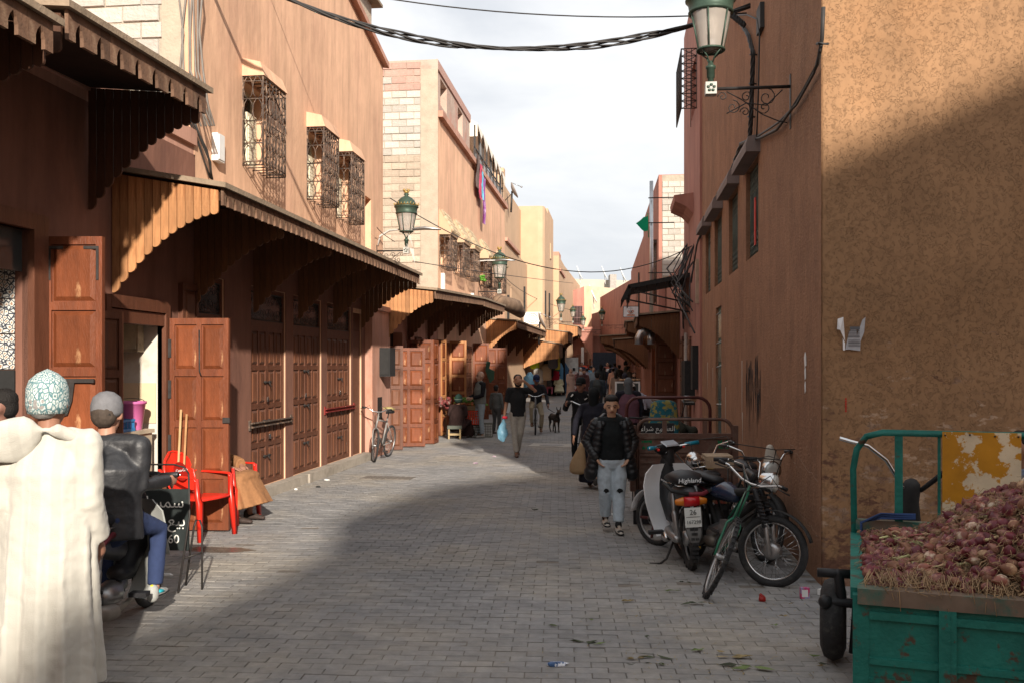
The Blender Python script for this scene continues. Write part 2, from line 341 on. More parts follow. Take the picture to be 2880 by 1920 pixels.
def blocks(parent, o, u, nrm, W_, z0, z1, bw=.4, bh=.2, mats=None, limit=150, start=0, skip=()):
    """staggered blocks on the plane through o along u; every block a part, joints recessed"""
    o = V(o); u = V(u); ms = {}
    rows = int((z1-z0)/bh); cnt = 0; rest = MB()
    for j in range(rows):
        off = -(bw/2)*((j+start) % 2); x = off
        while x < W_-.02:
            a, b = max(0, x)+.005, min(W_, x+bw)-.005
            if b-a > .05:
                w_ = round(b-a, 2); key = (w_, rnd.randint(0, 2)); m = mats(j/rows, (a+b)/2/W_) if callable(mats) else mats
                k2 = (key, m.name)
                if k2 not in ms:
                    mb = MB(); hh = bh/2-.005; e = .009; jx = lambda: rnd.uniform(-.004, .004)
                    bk_ = [(0, .0, -hh), (w_, .0, -hh), (w_, .0, hh), (0, .0, hh)]; fr = [(e+jx(), -.02, -hh+e+jx()), (w_-e+jx(), -.02, -hh+e+jx()), (w_-e+jx(), -.02, hh-e+jx()), (e+jx(), -.02, hh-e+jx())]
                    n = mb._v(bk_+fr); mb._f((n+4, n+5, n+6, n+7))
                    for q in range(4): mb._f((n+q, n+(q+1) % 4, n+4+(q+1) % 4, n+4+q))
                    ms[k2] = mb.mesh('block', m)
                p = o+u*a+V((0, 0, z0+bh*(j+.5)-o.z))+V(nrm)*rnd.uniform(-.012, .01)+V((rnd.uniform(-.004, .004), 0, rnd.uniform(-.004, .004)))
                rz = math.atan2(u.y, u.x)
                obj('block', ms[k2], None, parent, p, rz); cnt += 1
            x += bw
    return cnt
def shell(parent, pts, z0, z1, m, name='wall', roofm=None):
    """plain outer walls from a plan polygon (clockwise seen from above gives outward faces) plus a flat roof"""
    mb = MB(); k = len(pts)
    for i in range(k):
        a, b = pts[i], pts[(i+1) % k]; mb.poly([(a[0], a[1], z0), (b[0], b[1], z0), (b[0], b[1], z1), (a[0], a[1], z1)])
    mb.poly([(p[0], p[1], z1-.02) for p in pts]); return obj(name, mb, m, parent)
# ---- iron window cage that stands proud of a wall facing +x
def cage(parent, y0, y1, z0, z1, x0, dp=.28, m=None, fancy=1, pitch=.115):
    m = m or ironR; mb = MB(); X = x0+dp; r = .009
    for (x, y) in ((x0, y0), (X, y0), (X, y1), (x0, y1)): mb.tube([(x, y, z0), (x, y, z1)], r*1.3, 4)
    for z in (z0, z0+.05, (z0+z1)/2, z1-.06, z1):
        mb.tube([(x0, y0, z), (X, y0, z)], r, 4); mb.tube([(X, y0, z), (X, y1, z)], r, 4); mb.tube([(x0, y1, z), (X, y1, z)], r, 4)
    nz = max(3, round((z1-z0)/(dp*.95))); hz = (z1-z0)/nz
    for s_ in (y0, y1):                                   # the ends: rows of ovals
        for k in range(nz):
            zc_ = z0+hz*(k+.5)
            for cx in (x0+dp*.27, x0+dp*.73):
                mb.tube([(cx+dp*.23*cos(a), s_, zc_+hz*.5*sin(a)) for a in [2*pi*q/10 for q in range(11)]], r*.75, 4)
            mb.tube([(x0, s_, z0+hz*k), (X, s_, z0+hz*k)], r, 4)
    n = max(3, round((y1-y0)/pitch)); st = (y1-y0)/n; nr = max(4, round((z1-z0)/(st*1.9))); hr = (z1-z0)/nr
    for k in range(n+1): mb.tube([(X, y0+st*k, z0), (X, y0+st*k, z1)], r*.9, 4)
    if fancy:
        for k in range(n):
            yc = y0+st*(k+.5)
            for q in range(nr):
                zc_ = z0+hr*(q+.5); sg = 1 if (k+q) % 2 else -1
                mb.tube([(X, yc+st*.5*cos(a)*sg, zc_+hr*.5*sin(a)) for a in [pi*(-.5+t/5) for t in range(6)]], r*.75, 3)
                mb.tube([(X, yc-st*.5, zc_-hr*.5), (X+.008, yc, zc_), (X, yc+st*.5, zc_-hr*.5)], r*.7, 3)
    for k in range(6): mb.tube([(x0, y0+(y1-y0)*k/5, z0), (X, y0+(y1-y0)*k/5, z0)], r, 4)
    for k in range(6): mb.tube([(x0, y0+(y1-y0)*k/5, z1), (X, y0+(y1-y0)*k/5, z1)], r, 4)
    return obj('window_grille', mb, m, parent)
def window_fill(parent, y0, y1, z0, z1, x0, sash='d9cf9f'):
    mb = MB(); mb.box((x0-.22, y0, z0), (x0-.2, y1, z1)); w_ = obj('window_pane', mb, glassD, parent)
    mb = MB(); t = .05
    ym = (y0+y1)/2
    for a, b in ((y0, y0+t), (ym-t/2, ym+t/2), (y1-t, y1)): mb.box((x0-.2, a, z0), (x0-.165, b, z1))
    for a, b in ((z0, z0+t), (z1-t, z1), (z0+(z1-z0)*.62, z0+(z1-z0)*.62+t)): mb.box((x0-.198, y0+t, a), (x0-.168, y1-t, b))
    obj('window_frame', mb, cream, parent)
    mb = MB(); mb.box((x0-.155, ym+.03, z0+.02), (x0-.12, y1-.02, z1-.3))      # pale inner shutter
    for k in range(12): z = z0+.05+k*(z1-z0-.4)/12; mb.box((x0-.12, ym+.06, z), (x0-.108, y1-.05, z+.05))
    obj('window_shutter', mb, cream, parent)
# ================================================================ wooden awnings
PLK = {}
plankM = M('plank_shaded', (.15, .068, .03), .65, var=.3, vs=7, bump=.25, bs=50, stretch=(4, 4, .6), rand=.15)  # same plank wood, its colour darkened for shade beneath the awnings
def plank_mesh(w_, zt0, zt1, zb0, zb1, m):
    key = (round(w_, 3), round(zt0, 2), round(zt1, 2), round(zb0, 2), round(zb1, 2), m.name)
    if key not in PLK:
        mb = MB(); g = .003; zb = (zb0+zb1)/2; r = w_/2-g
        pts = [(g, zt0)]+[(r+g-r*cos(pi*k/6)+0, zb-r*.75*sin(pi*k/6)+(.5-k/6)*(zb0-zb1)*.6) for k in range(7)]+[(w_-g, zt1)]
        mb.prism(pts, -.011, .011, 'y'); PLK[key] = mb.mesh('plank', m)
    return PLK[key]
FAS = {}
def fascia_mesh(w_, h, m, arch=True):
    key = (round(w_, 3), round(h, 3), m.name)
    if key not in FAS:
        mb = MB(); g = .0015; nw = w_*.36; c = w_/2; nt_ = h*.68
        # board along y, notch cut in its middle from below, pointed like a keel arch
        pts = [(g, 0), (g, -h), (c-nw/2, -h), (c-nw/2, -h+nt_*.45), (c-nw*.32, -h+nt_*.75), (c, -h+nt_), (c+nw*.32, -h+nt_*.75), (c+nw/2, -h+nt_*.45), (c+nw/2, -h), (w_-g, -h), (w_-g, 0)]
        # split in three convex-ish strips for clean faces
        for poly in ([pts[0], pts[1], pts[2], pts[3], pts[4], pts[5], (c, 0)], [(c, 0), pts[5], pts[6], pts[7], pts[8], pts[9], pts[10]]): mb.prism(poly[::-1], -.014, .014, 'x')
        FAS[key] = mb.mesh('fascia_board', m)
    return FAS[key]
def awning(label, y0, y1, z0, z1, o=1.15, rise=.18, nb=3, tooth=.2, fh=.24, drop=.85, side='plank', xw=XL, sgn=1, group='carved wooden awnings over the shop fronts', pm=None, pw=.085, ends=(1, 1)):
    """z0,z1: height of the front edge at y0 and y1; sgn=1 grows to +x"""
    t = thing('wooden_awning', label, 'awning', (xw, y0, z0), group=group)
    LN = y1-y0; sl_ = (z1-z0)/LN; zz = lambda y: sl_*y
    mb = MB(); th = .05; ov = .06
    def S(u, y, dz): return (sgn*u, y, zz(y)+rise*(1-u/o)+dz)
    for (ua, ub, ya, yb, da, db, mi) in ((0, o+ov, -ov, LN+ov, 0, th, 0),):
        n = mb._v([S(ua, ya, da), S(ub, ya, da), S(ub, yb, da), S(ua, yb, da), S(ua, ya, db), S(ub, ya, db), S(ub, yb, db), S(ua, yb, db)])
        for f in ((3, 2, 1, 0), (4, 5, 6, 7), (0, 1, 5, 4), (1, 2, 6, 5), (2, 3, 7, 6), (3, 0, 4, 7)): mb._f(tuple(n+i for i in f))
    obj('roof_board', mb, slabM, t)
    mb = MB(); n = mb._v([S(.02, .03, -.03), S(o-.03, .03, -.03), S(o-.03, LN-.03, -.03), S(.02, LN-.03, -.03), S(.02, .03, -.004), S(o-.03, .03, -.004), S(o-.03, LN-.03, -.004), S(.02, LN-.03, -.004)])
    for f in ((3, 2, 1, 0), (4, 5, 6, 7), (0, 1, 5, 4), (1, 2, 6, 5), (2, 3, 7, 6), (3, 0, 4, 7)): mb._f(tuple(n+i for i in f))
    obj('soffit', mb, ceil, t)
    nt_ = max(3, round(LN/tooth)); tw = LN/nt_
    me = fascia_mesh(tw, fh, fasc)
    for k in range(nt_):
        f = obj('fascia_board', me, None, t, (sgn*o, k*tw, zz((k+.5)*tw)-.002+rnd.uniform(-.003, .003))); f.rotation_euler = (math.atan(sl_), 0, rnd.uniform(-.004, .004))
    n = round((o-.05)/pw); pw = (o-.05)/n
    prof = lambda u: -fh-.02-drop*(max(0, 1-u/o))**1.8
    ys = [0.012]*ends[0]+[LN*(k+1)/(nb+1) for k in range(nb)]+[LN-.012]*ends[1]
    for bi, y in enumerate(ys):
        mat = (pm or (plank if (bi == 0 and ends[0]) else plankM))  # lit tone on the near end, shade-darkened copy on the rest
        for k in range(n):
            ua, ub = k*pw+.01, (k+1)*pw+.01
            me = plank_mesh(pw, rise*(1-ua/o), rise*(1-ub/o), prof(ua), prof(ub), mat)
            p = obj('plank', me, None, t, (sgn*ua if sgn > 0 else -ua, y+rnd.uniform(-.002, .002), zz(y)-.003-.028)); p.rotation_euler = (0, 0, 0 if sgn > 0 else pi)
            if sgn < 0: p.location.x = -ua
        mb = MB(); mb.box((.02*sgn if sgn > 0 else -o+.04, y+.014, zz(y)-.12), (o-.04 if sgn > 0 else -.02, y+.05, zz(y)-.04)); obj('bracket_beam', mb, plankD, t)
    return t
# ================================================================ panelled doors
PAN = {}
def door_leaf(parent, org, ang, w_, h, cols=2, rows=4, m=None, pm=None, name='door_leaf', extra=None, top_glass=False):
    """leaf hinged at org running along direction ang (radians, from +x), thickness .045; panels are sub-parts on both faces? only the seen face (-normal side)"""
    m = m or doorD; pm = pm or panD; st = .055; mb = MB(); t2 = .02
    mb.box((0, -.008, 0), (w_, .012, h))
    cw = (w_-st*(cols+1))/cols; rail = .07; heights = []
    rr = [(h-rail*(rows+1))/rows]*rows
    for c in range(cols+1): x = c*(cw+st); mb.box((x, -t2-.008, 0), (x+st, -.008, h)); mb.box((x, .012, 0), (x+st, .03, h))
    z = 0; zs = []
    for r_ in range(rows+1):
        for c in range(cols):
            x = st+c*(cw+st); mb.box((x, -t2-.008, z), (x+cw, -.008, z+rail)); mb.box((x, .012, z), (x+cw, .03, z+rail))
        if r_ < rows: zs.append((z+rail, z+rail+rr[r_])); z += rail+rr[r_]
    l = obj(name, mb, m, parent, org, ang)
    for c in range(cols):
        for k, (a, b) in enumerate(zs):
            key = (round(cw, 3), round(b-a, 3), pm.name)
            if key not in PAN:
                q = MB(); g = .012; e = min(.035, cw*.2); W_, H_ = cw-2*g, b-a-2*g
                n = q._v([(0, 0, 0), (W_, 0, 0), (W_, 0, H_), (0, 0, H_), (e, -.022, e), (W_-e, -.022, e), (W_-e, -.022, H_-e), (e, -.022, H_-e)])
                q._f((n+4, n+5, n+6, n+7))
                for i in range(4): j = (i+1) % 4; q._f((n+i, n+j, n+4+j, n+4+i))
                PAN[key] = q.mesh('door_panel', pm)
            obj('door_panel', PAN[key], None, l, (st+c*(cw+st)+.012, -.009, a+.012))
    return l
def padlock(parent, loc):
    mb = MB(); mb.box((-.0, -.022, -.06), (.022, .022, 0)); mb.torus((.011, 0, 0), .016, .0035, 'x', 10, 4, 0, pi); return obj('padlock', mb, chrome, parent, loc)
def bolt(parent, loc, ln=.28):
    mb = MB(); mb.tube([(.012, -ln/2, 0), (.012, ln/2, 0)], .011, 6); mb.box((0, -ln*.35, -.02), (.02, -ln*.28, .02)); mb.box((0, ln*.28, -.02), (.02, ln*.35, .02)); mb.tube([(.02, .02, 0), (.05, .05, -.07)], .008, 5)
    return obj('bolt', mb, iron, parent, loc)
def scroll(mb, c, r, plane='x', turns=1.6, s=1, rt=.006, a0=0):
    pts = []
    for k in range(15):
        t = k/14; a = a0+s*turns*2*pi*t; q = r*(1-t*.82)
        pts.append((c[0], c[1]+q*cos(a), c[2]+q*sin(a)) if plane == 'x' else (c[0]+q*cos(a), c[1], c[2]+q*sin(a)))
    mb.tube(pts, rt, 4)
def transom(parent, y0, y1, z0, z1, x):
    mb = MB(); mb.box((x-.06, y0, z0), (x-.04, y1, z1)); obj('transom_pane', mb, glassD, parent)
    mb = MB(); n = max(2, round((y1-y0)/.22)); s_ = (y1-y0)/n
    for k in range(n):
        for q in (0, 1): scroll(mb, (x-.02, y0+s_*(k+.5), z0+(z1-z0)*(.27+.46*q)), min(s_*.4, (z1-z0)*.22), 'x', 1.3, 1 if (k+q) % 2 else -1, .004)
    mb.tube([(x-.02, y0, z0+.01), (x-.02, y1, z0+.01)], .008, 4); mb.tube([(x-.02, y0, z1-.01), (x-.02, y1, z1-.01)], .008, 4)
    obj('transom_grille', mb, iron, parent)
# ================================================================ LEFT SIDE
def sub(d, **k): return [h for h in d]
# ---- low shop building nearest the camera (two open shops)
Y0, YG = -2.5, 10.55
b = thing('shop_building', 'single storey pink shop building with two open shops, nearest on the left', 'building', (XL, Y0, 0))
def rel(p, par): return V(p)-par.location
sh = thing  # noqa
mb = MB(); s1a, s1b = 4.9, 7.40; s2a, s2b = 8.63, 9.74
# wall faces +x : run from far y to near y so that the outward normal is +x
def wx(mb, ya, yb, z0, z1, holes, x=XL, back=None, d=.28):
    """wall on the plane x, facing +x; holes as (ya,yb,za,zb[,depth]) in world y"""
    z1r = (z1[1], z1[0]) if isinstance(z1, tuple) else z1
    hs = [(h[0]-ya, h[1]-ya, *h[2:]) for h in holes]
    n = len(mb.v); wall(mb, (x, ya), (x, yb), z0, z1, hs, d, back)
def wl(mb, ya, yb, z0, z1, holes, x=XR, back=None, d=.28):
    """wall on the plane x, facing -x"""
    z1r = (z1[1], z1[0]) if isinstance(z1, tuple) else z1
    hs = [(yb-h[1], yb-h[0], *h[2:]) for h in holes]
    wall(mb, (x, yb), (x, ya), z0, z1r, hs, d, back)
def loc(o, par): o.matrix_parent_inverse = MX.Translation(-par.location); return o
def W(name, mb, mats, par): return loc(obj(name, mb, mats, par), par)
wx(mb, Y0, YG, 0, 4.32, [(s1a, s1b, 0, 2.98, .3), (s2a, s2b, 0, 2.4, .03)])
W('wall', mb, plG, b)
mb = MB(); mb.box((XL-7, Y0, 4.3), (XL-.003, YG-.01, 4.42)); mb.box((XL-.25, Y0, 4.42), (XL+.04, YG-.03, 4.6)); W('roof', mb, plP, b)
# shop rooms: back, sides, ceiling
mb = MB()
for ya, yb, h, dp in ((s1a, s1b, 2.98, 2.2), (s2a, s2b, 2.4, 1.0)):
    x = XL-.3 if h > 2.5 else XL-.03; mb.poly([(x-dp, ya, 0), (x-dp, yb, 0), (x-dp, yb, h), (x-dp, ya, h)]); mb.poly([(x, yb, 0), (x-dp, yb, 0), (x-dp, yb, h), (x, yb, h)][::-1]); mb.poly([(x, ya, 0), (x, ya, h), (x-dp, ya, h), (x-dp, ya, 0)][::-1]); mb.poly([(x, ya, h), (x, yb, h), (x-dp, yb, h), (x-dp, ya, h)])
W('shop_room', mb, M('room_paint', (.60, .57, .50), .9, var=.12, vs=2, col2=(.45, .40, .33), cs=2, world=True), b)
# beige tile dado and wooden reveal in the small shop
mb = MB()
for k in range(5): mb.box((XL-.06-.2*(k+1), s2b-.012, 1.2), (XL-.065-.2*k, s2b-.002, 1.64))
W('tile_dado', mb, M('beige_tile', (.62, .50, .33), .6, var=.1), b)
mb = MB(); mb.box((XL-.05, s2a-.09, 0), (XL+.05, s2a, 2.52)); mb.box((XL-.05, s2b, 0), (XL+.05, s2b+.1, 2.52)); mb.box((XL-.05, s2a-.002, 2.40), (XL+.052, s2b+.002, 2.53)); mb.box((XL-.12, s2a, 2.26), (XL+.03, s2b, 2.39))
mb.box((XL-.05, s1b, 0), (XL+.06, s1b+.2, 3.1)); mb.box((XL-.05, s1a, 2.98), (XL+.062, s1b+.202, 3.12)); W('door_frame', mb, doorD, b)
transom(b, s1a, s1b-.02, 2.62, 2.97, XL); 
for o in b.children[-2:]: loc(o, b)
# patterned tile panel at the side wall of the first shop + black lower part + socket
tile = M('patterned_tile', (.66, .66, .62), .25, var=.05, spec=.5)
nt = tile.node_tree; nn = nt.nodes; vo = nn.new('ShaderNodeTexVoronoi'); vo.inputs['Scale'].default_value = 26; vo.feature = 'DISTANCE_TO_EDGE'; tcn = nn.new('ShaderNodeTexCoord'); nt.links.new(tcn.outputs['Object'], vo.inputs['Vector'])
rr = nn.new('ShaderNodeValToRGB'); rr.color_ramp.elements[0].position = .07; rr.color_ramp.elements[1].position = .13; rr.color_ramp.elements[0].color = (.05, .06, .08, 1); rr.color_ramp.elements[1].color = (.68, .67, .62, 1)
e = rr.color_ramp.elements.new(.26); e.color = (.66, .65, .6, 1); e = rr.color_ramp.elements.new(.3); e.color = (.35, .22, .15, 1)
nt.links.new(vo.outputs['Distance'], rr.inputs[0]); nt.links.new(rr.outputs[0], nn['Principled BSDF'].inputs['Base Color'])
tm = MB(); tm.box((0, -.008, 0), (.29, 0, .29)); tme = tm.mesh('wall_tile', tile)
for i in range(6):
    for j in range(4): obj('wall_tile', tme, None, b, V((XL-.40-.31*i, s1b-.012, 1.80+.3*j))-b.location)
mb = MB(); mb.box((XL-2.5, s1b-.02, .0), (XL-.11, s1b-.004, 1.79)); W('black_dado', mb, blackM, b)
# -- open leaf of the first shop with iron corner straps, bolt and padlock
lf = door_leaf(b, V((-4.97, 7.63, .02))-b.location, math.atan2(ST*.9, CT), .50, 2.93, 1, 5, doorM, panL)
mb = MB()
for sx in (.03, .47):
    s = 1 if sx < .2 else -1
    mb.box((min(sx, sx+.02*s), -.036, 2.55), (max(sx, sx+.02*s)+.002, -.030, 2.84)); mb.box((min(sx, sx+.13*s), -.0365, 2.82), (max(sx, sx+.13*s), -.030, 2.845))
mb.box((.02, -.06, 1.66), (.44, -.036, 1.695)); mb.box((.0, -.065, 1.64), (.03, -.03, 1.71)); mb.prism([(.22, 1.66), (.27, 1.66), (.25, 1.5), (.21, 1.38), (.17, 1.37), (.19, 1.52)], -.058, -.05, 'y')
mb.box((.045, -.045, 1.22), (.075, -.03, 1.34)); obj('iron_fittings', mb, iron, lf)
mb = MB(); mb.box((.03, -.06, 1.10), (.085, -.035, 1.2)); mb.torus((.058, -.045, 1.2), .02, .004, 'y', 10, 5, 0, pi); obj('padlock', mb, chrome, lf)
# narrow dark folded leaf at the left of the small shop
door_leaf(b, V((-4.93, 8.36, .02))-b.location, R(75), .30, 2.33, 1, 4, doorD, panD)
# open pair of leaves to the right of the small shop
lf = door_leaf(b, V((-4.93, 9.82, .02))-b.location, math.atan2(ST*.6, CT), .66, 2.33, 2, 4, doorM, panL)
mb = MB(); mb.tube([(.34, -.05, 2.2), (.345, -.055, 1.75), (.36, -.045, 1.70)], .008, 6); mb.box((.6, -.05, 1.18), (.68, -.03, 1.24))
for z in (2.0, 1.55, .95, .4): mb.box((-.03, -.04, z-.1), (.02, -.025, z+.1))
obj('iron_fittings', mb, iron, lf)
# closed dark door behind the open pair
door_leaf(b, V((XL+.03, 10.12, .02))-b.location, R(90), .40, 2.75, 1, 4, doorD, panD)
# ---- things in the small shop
cM = M('counter_tiles', (.46, .40, .30), .7, var=.25, vs=3, col2=(.3, .25, .2), cs=2)
mb = MB(); mb.box((0, 0, 0), (.62, .86, 1.11)); mb.box((-.03, -.02, 1.11), (.64, .88, 1.15))
ct_ = single('counter', mb, cM, 'stained beige stone counter carrying the pink bucket in the small shop', 'counter', (-5.63, 8.7, 0))
t = thing('bucket', 'pink plastic bucket with a wire handle on the shop counter', 'bucket', (-5.15, 9.36, 1.152))
pinkP = M('pink_plastic', (.62, .16, .38), .35, var=.06, spec=.5)
mb = MB(); mb.lathe([(.115, 0), (.118, .01), (.155, .27), (.165, .272), (.168, .30), (.158, .30), (.11, .02)], seg=24, cap=False); mb.poly([(.115*cos(a), .115*sin(a), .012) for a in [2*pi*k/16 for k in range(16)]]); obj('bucket_body', mb, pinkP, t)
mb = MB(); mb.tube([(.165*cos(a), .165*sin(a)*.35-.02, .30+.03*sin(a)) for a in [pi*k/10 for k in range(11)]], .004, 5); obj('handle', mb, iron, t)
t = thing('basket', 'blue perforated plastic basket on the counter beside the pink bucket', 'basket', (-5.12, 9.02, 1.152))
bluP = M('blue_plastic', (.03, .22, .50), .4, var=.06, spec=.5)
mb = MB(); mb.box((-.11, -.17, 0), (.11, .17, .008))
for k in range(13):
    y = -.165+k*.0275; mb.box((.105, y-.004, 0), (.112, y+.004, .12)); mb.box((-.112, y-.004, 0), (-.105, y+.004, .12))
for k in range(9):
    x = -.105+k*.02625; mb.box((x-.004, .163, 0), (x+.004, .17, .12)); mb.box((x-.004, -.17, 0), (x+.004, -.163, .12))
for z0, z1 in ((0, .03), (.1, .125)):
    mb.box((.108, -.175, z0), (.118, .175, z1)); mb.box((-.118, -.175, z0), (-.108, .175, z1)); mb.box((-.11, .165, z0), (.11, .175, z1)); mb.box((-.11, -.175, z0), (.11, -.165, z1))
obj('basket_body', mb, bluP, t)
t = thing('bottle', 'clear plastic bottle standing behind the blue basket', 'bottle', (-5.4, 9.1, 1.152))
mb = MB(); mb.lathe([(.035, 0), (.037, .02), (.037, .17), (.03, .2), (.013, .235), (.013, .25)], seg=12); obj('bottle_body', mb, M('clear_plastic', (.7, .75, .75), .1, var=.02, trans=.8, spec=.5), t)
mb = MB(); mb.lathe([(.016, .25), (.016, .27)], seg=10); obj('cap', mb, bluP, t)
t = thing('meter_box', 'grimy cream electric meter box high on the small shop wall', 'box', (-5.55, 9.72, 1.98))
mb = MB(); mb.box((-.02, -.13, 0), (.36, 0, .36)); obj('box_body', mb, M('grimy_cream', (.40, .34, .24), .7, var=.3, vs=6, col2=(.2, .15, .1), cs=4), t)
mb = MB(); mb.box((.0, -.14, .03), (.34, -.13, .33)); obj('box_door', mb, M('grimy_cream2', (.44, .38, .27), .7, var=.3, vs=6), t)
for k, (dx, hh, mm) in enumerate(((0, 1.35, 'broom_wood'), (.05, 1.3, 'broom_wood2'))):
    mb = MB(); mb.tube([(0, 0, 0), (.02, .10, hh)], .013, 8)
    single('broom_stick', mb, M(mm, (.45, .30, .15) if k == 0 else (.40, .22, .10), .6), ('pale' if k == 0 else 'darker')+' wooden broom stick leaning beside the small shop counter', 'broom stick', (-4.78+dx, 9.62+.03*k, 0))
# ---- tall peach building with grilled windows
ye = 19.41
b1 = thing('house', 'tall peach house with three iron window cages and a pale block gable', 'house', (XL, YG, 0))
doors = [(10.62, 11.35), (12.21, 13.55), (13.87, 15.25), (15.55, 17.0)]
zr = (9.95, 8.2)
wins = [(11.95, 12.79, 4.5, 5.68), (14.53, 15.32, 4.5, 5.66), (16.1, 16.9, 4.45, 5.62)]
mb = MB()
holes = [(a, b_, .14, 2.92, .1) for a, b_ in doors]+[(17.12, 17.72, .14, 2.84, .08)]
holes += [(a+.04, b_-.04, c+.04, d-.04, .22) for a, b_, c, d in wins]+[(18.0, 18.45, 3.95, 5.2, .25)]
wx(mb, YG, ye, 0, zr, holes, back=0); mb.poly([(XL-8, ye, 0), (XL, ye, 0), (XL, ye, zr[1]), (XL-8, ye, zr[1])][::-1])
mb.poly([(XL, YG, zr[0]), (XL, ye, zr[1]), (XL-8, ye, zr[1]), (XL-8, YG, zr[0])])
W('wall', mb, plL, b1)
# lower storey coat, its rose darkened for awning shade, a skin 12 mm proud, between the doors
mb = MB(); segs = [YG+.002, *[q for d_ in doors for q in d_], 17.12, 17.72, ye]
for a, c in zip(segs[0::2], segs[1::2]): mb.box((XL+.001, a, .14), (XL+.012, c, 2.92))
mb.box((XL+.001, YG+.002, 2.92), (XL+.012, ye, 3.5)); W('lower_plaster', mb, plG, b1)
mb = MB(); n = mb._v([(XL-.02, YG, zr[0]), (XL+.12, YG, zr[0]-.02), (XL+.12, ye+.08, zr[1]-.02), (XL-.02, ye+.08, zr[1]), (XL-.02, YG, zr[0]+.12), (XL+.12, YG, zr[0]+.09), (XL+.12, ye+.08, zr[1]+.09), (XL-.02, ye+.08, zr[1]+.12)])
for f in ((3, 2, 1, 0), (4, 5, 6, 7), (0, 1, 5, 4), (1, 2, 6, 5), (2, 3, 7, 6), (3, 0, 4, 7)): mb._f(tuple(n+i for i in f))
W('roof_edge', mb, plP, b1)
for a, c, z0, z1 in wins:
    for o in (cage(b1, a, c, z0, z1, XL+.002),): loc(o, b1)
    k0 = len(bpy.data.objects)
    window_fill(b1, a+.04, c-.04, z0+.04, z1-.04, XL)
    for nm in ('window_pane', 'window_frame', 'window_shutter'): pass
    mb = MB(); hw = .3; n = mb._v([(XL, a-.02, z1+.01), (XL+.31, a-.02, z1+.01), (XL+.31, c+.03, z1+.01), (XL, c+.03, z1+.01), (XL, a-.02, z1+.25), (XL+.24, a+.01, z1+.2), (XL+.24, c, z1+.2), (XL, c+.03, z1+.25)])
    for f in ((3, 2, 1, 0), (4, 5, 6, 7), (0, 1, 5, 4), (1, 2, 6, 5), (2, 3, 7, 6), (3, 0, 4, 7)): mb._f(tuple(n+i for i in f))
    W('window_hood', mb, plL, b1)
for o in list(b1.children):
    if o.name.startswith(('window_pane', 'window_frame', 'window_shutter')): loc(o, b1)
# gable of blocks facing the camera
mb = MB(); wall(mb, (XL-8, YG), (XL, YG), 4.3, zr[0]); 
mb.poly([(XL-8, ye, 4), (XL-8, YG, 4), (XL-8, YG, 9.9), (XL-8, ye, 8.2)]); W('gable_wall', mb, mortar, b1)
mb = MB(); mb.box((XL-.40, YG-.035, 4.7), (XL-.12, YG, zr[0]-.05)); W('concrete_pillar', mb, conc, b1)
mb = MB(); mb.box((XL-.12, YG-.03, 4.3), (XL+.0, YG, zr[0]-.05)); mb.box((XL-1.9, YG-.028, 4.3), (XL-.12, YG, 4.68)); W('plaster_return', mb, plL, b1)
blocks(b1, V((XL-3.2, YG, 0))-b1.location, (1, 0, 0), (0, 1, 0), 2.8, 4.72, 7.2, .46, .2, lambda a, c: blkW)
# doors
for i, (a, c) in enumerate(doors):
    w2 = (c-a-.10)/2
    mb = MB(); mb.box((XL-.1, a, .14), (XL-.02, a+.05, 2.92)); mb.box((XL-.1, c-.05, .14), (XL-.02, c, 2.92)); mb.box((XL-.1, a+.05, 2.86), (XL-.02, c-.05, 2.92)); mb.box((XL-.1, a+.05, 2.38), (XL-.018, c-.05, 2.46)); W('door_frame', mb, doorD, b1)
    for k in range(2):
        l = door_leaf(b1, V((XL-.05, a+.05+k*w2, .145))-b1.location, R(90), w2-.004, 2.235, 2, 4)
    transom(b1, a+.05, c-.05, 2.46, 2.86, XL)
    for o in b1.children:
        if o.name.startswith('transom') and not o.get('_l'): loc(o, b1); o['_l'] = 1
    mid = (a+c)/2
    if i:
        for z in ((1.6, 1.05, .55) if i != 2 else (1.75, 1.2, .6)): bolt(b1, V((XL-.02, mid+.05*rnd.uniform(-1, 2), z))-b1.location)
        for z in (1.38, .85)[:2 if i == 1 else 1]: padlock(b1, V((XL+.0, mid+rnd.uniform(-.1, .1), z))-b1.location)
for (a, c, z, m_) in ((12.15, 13.75, 1.02, ironR), (15.4, 17.15, 1.07, M('red_bar', (.20, .03, .025), .5))):
    mb = MB(); mb.box((XL+.015, a, z-.035), (XL+.06, c, z-.02)); mb.box((XL+.015, a, z+.02), (XL+.06, c, z+.035)); mb.box((XL+.015, a, z-.02), (XL+.025, c, z+.02)); mb.box((XL, a-.03, z-.07), (XL+.03, a+.03, z+.07)); mb.box((XL, c-.03, z-.07), (XL+.03, c+.03, z+.07)); W('security_bar', mb, m_, b1)
mb = MB(); mb.box((XL-.06, 17.12, .145), (XL-.03, 17.72, 2.84))
for z in (.5, 1.0, 1.5, 2.0, 2.5):
    for k in range(8): mb.box((XL-.03, 17.16+k*.072, z), (XL-.022, 17.175+k*.072, z+.014))
W('metal_door', mb, doorD, b1)
# pier with pink plaster at the far corner, small vent, meter box
mb = MB(); mb.box((XL+.013, 17.95, 0), (XL+.16, ye-.02, 2.95)); mb.box((XL+.01, 17.9, 2.95), (XL+.2, ye, 3.05)); W('corner_pier', mb, plP, b1)
mb = MB(); mb.box((XL+.16, 18.35, .75), (XL+.165, 18.7, 1.2)); W('vent_slot', mb, darkIn, b1)
mb = MB(); mb.box((XL+.16, 18.5, 1.62), (XL+.38, 18.95, 2.2)); mb.box((XL+.17, 18.48, 1.66), (XL+.36, 18.5, 2.16))
single('meter_box', mb, blackM, 'dark grey electric meter box on the pink corner pier', 'box')
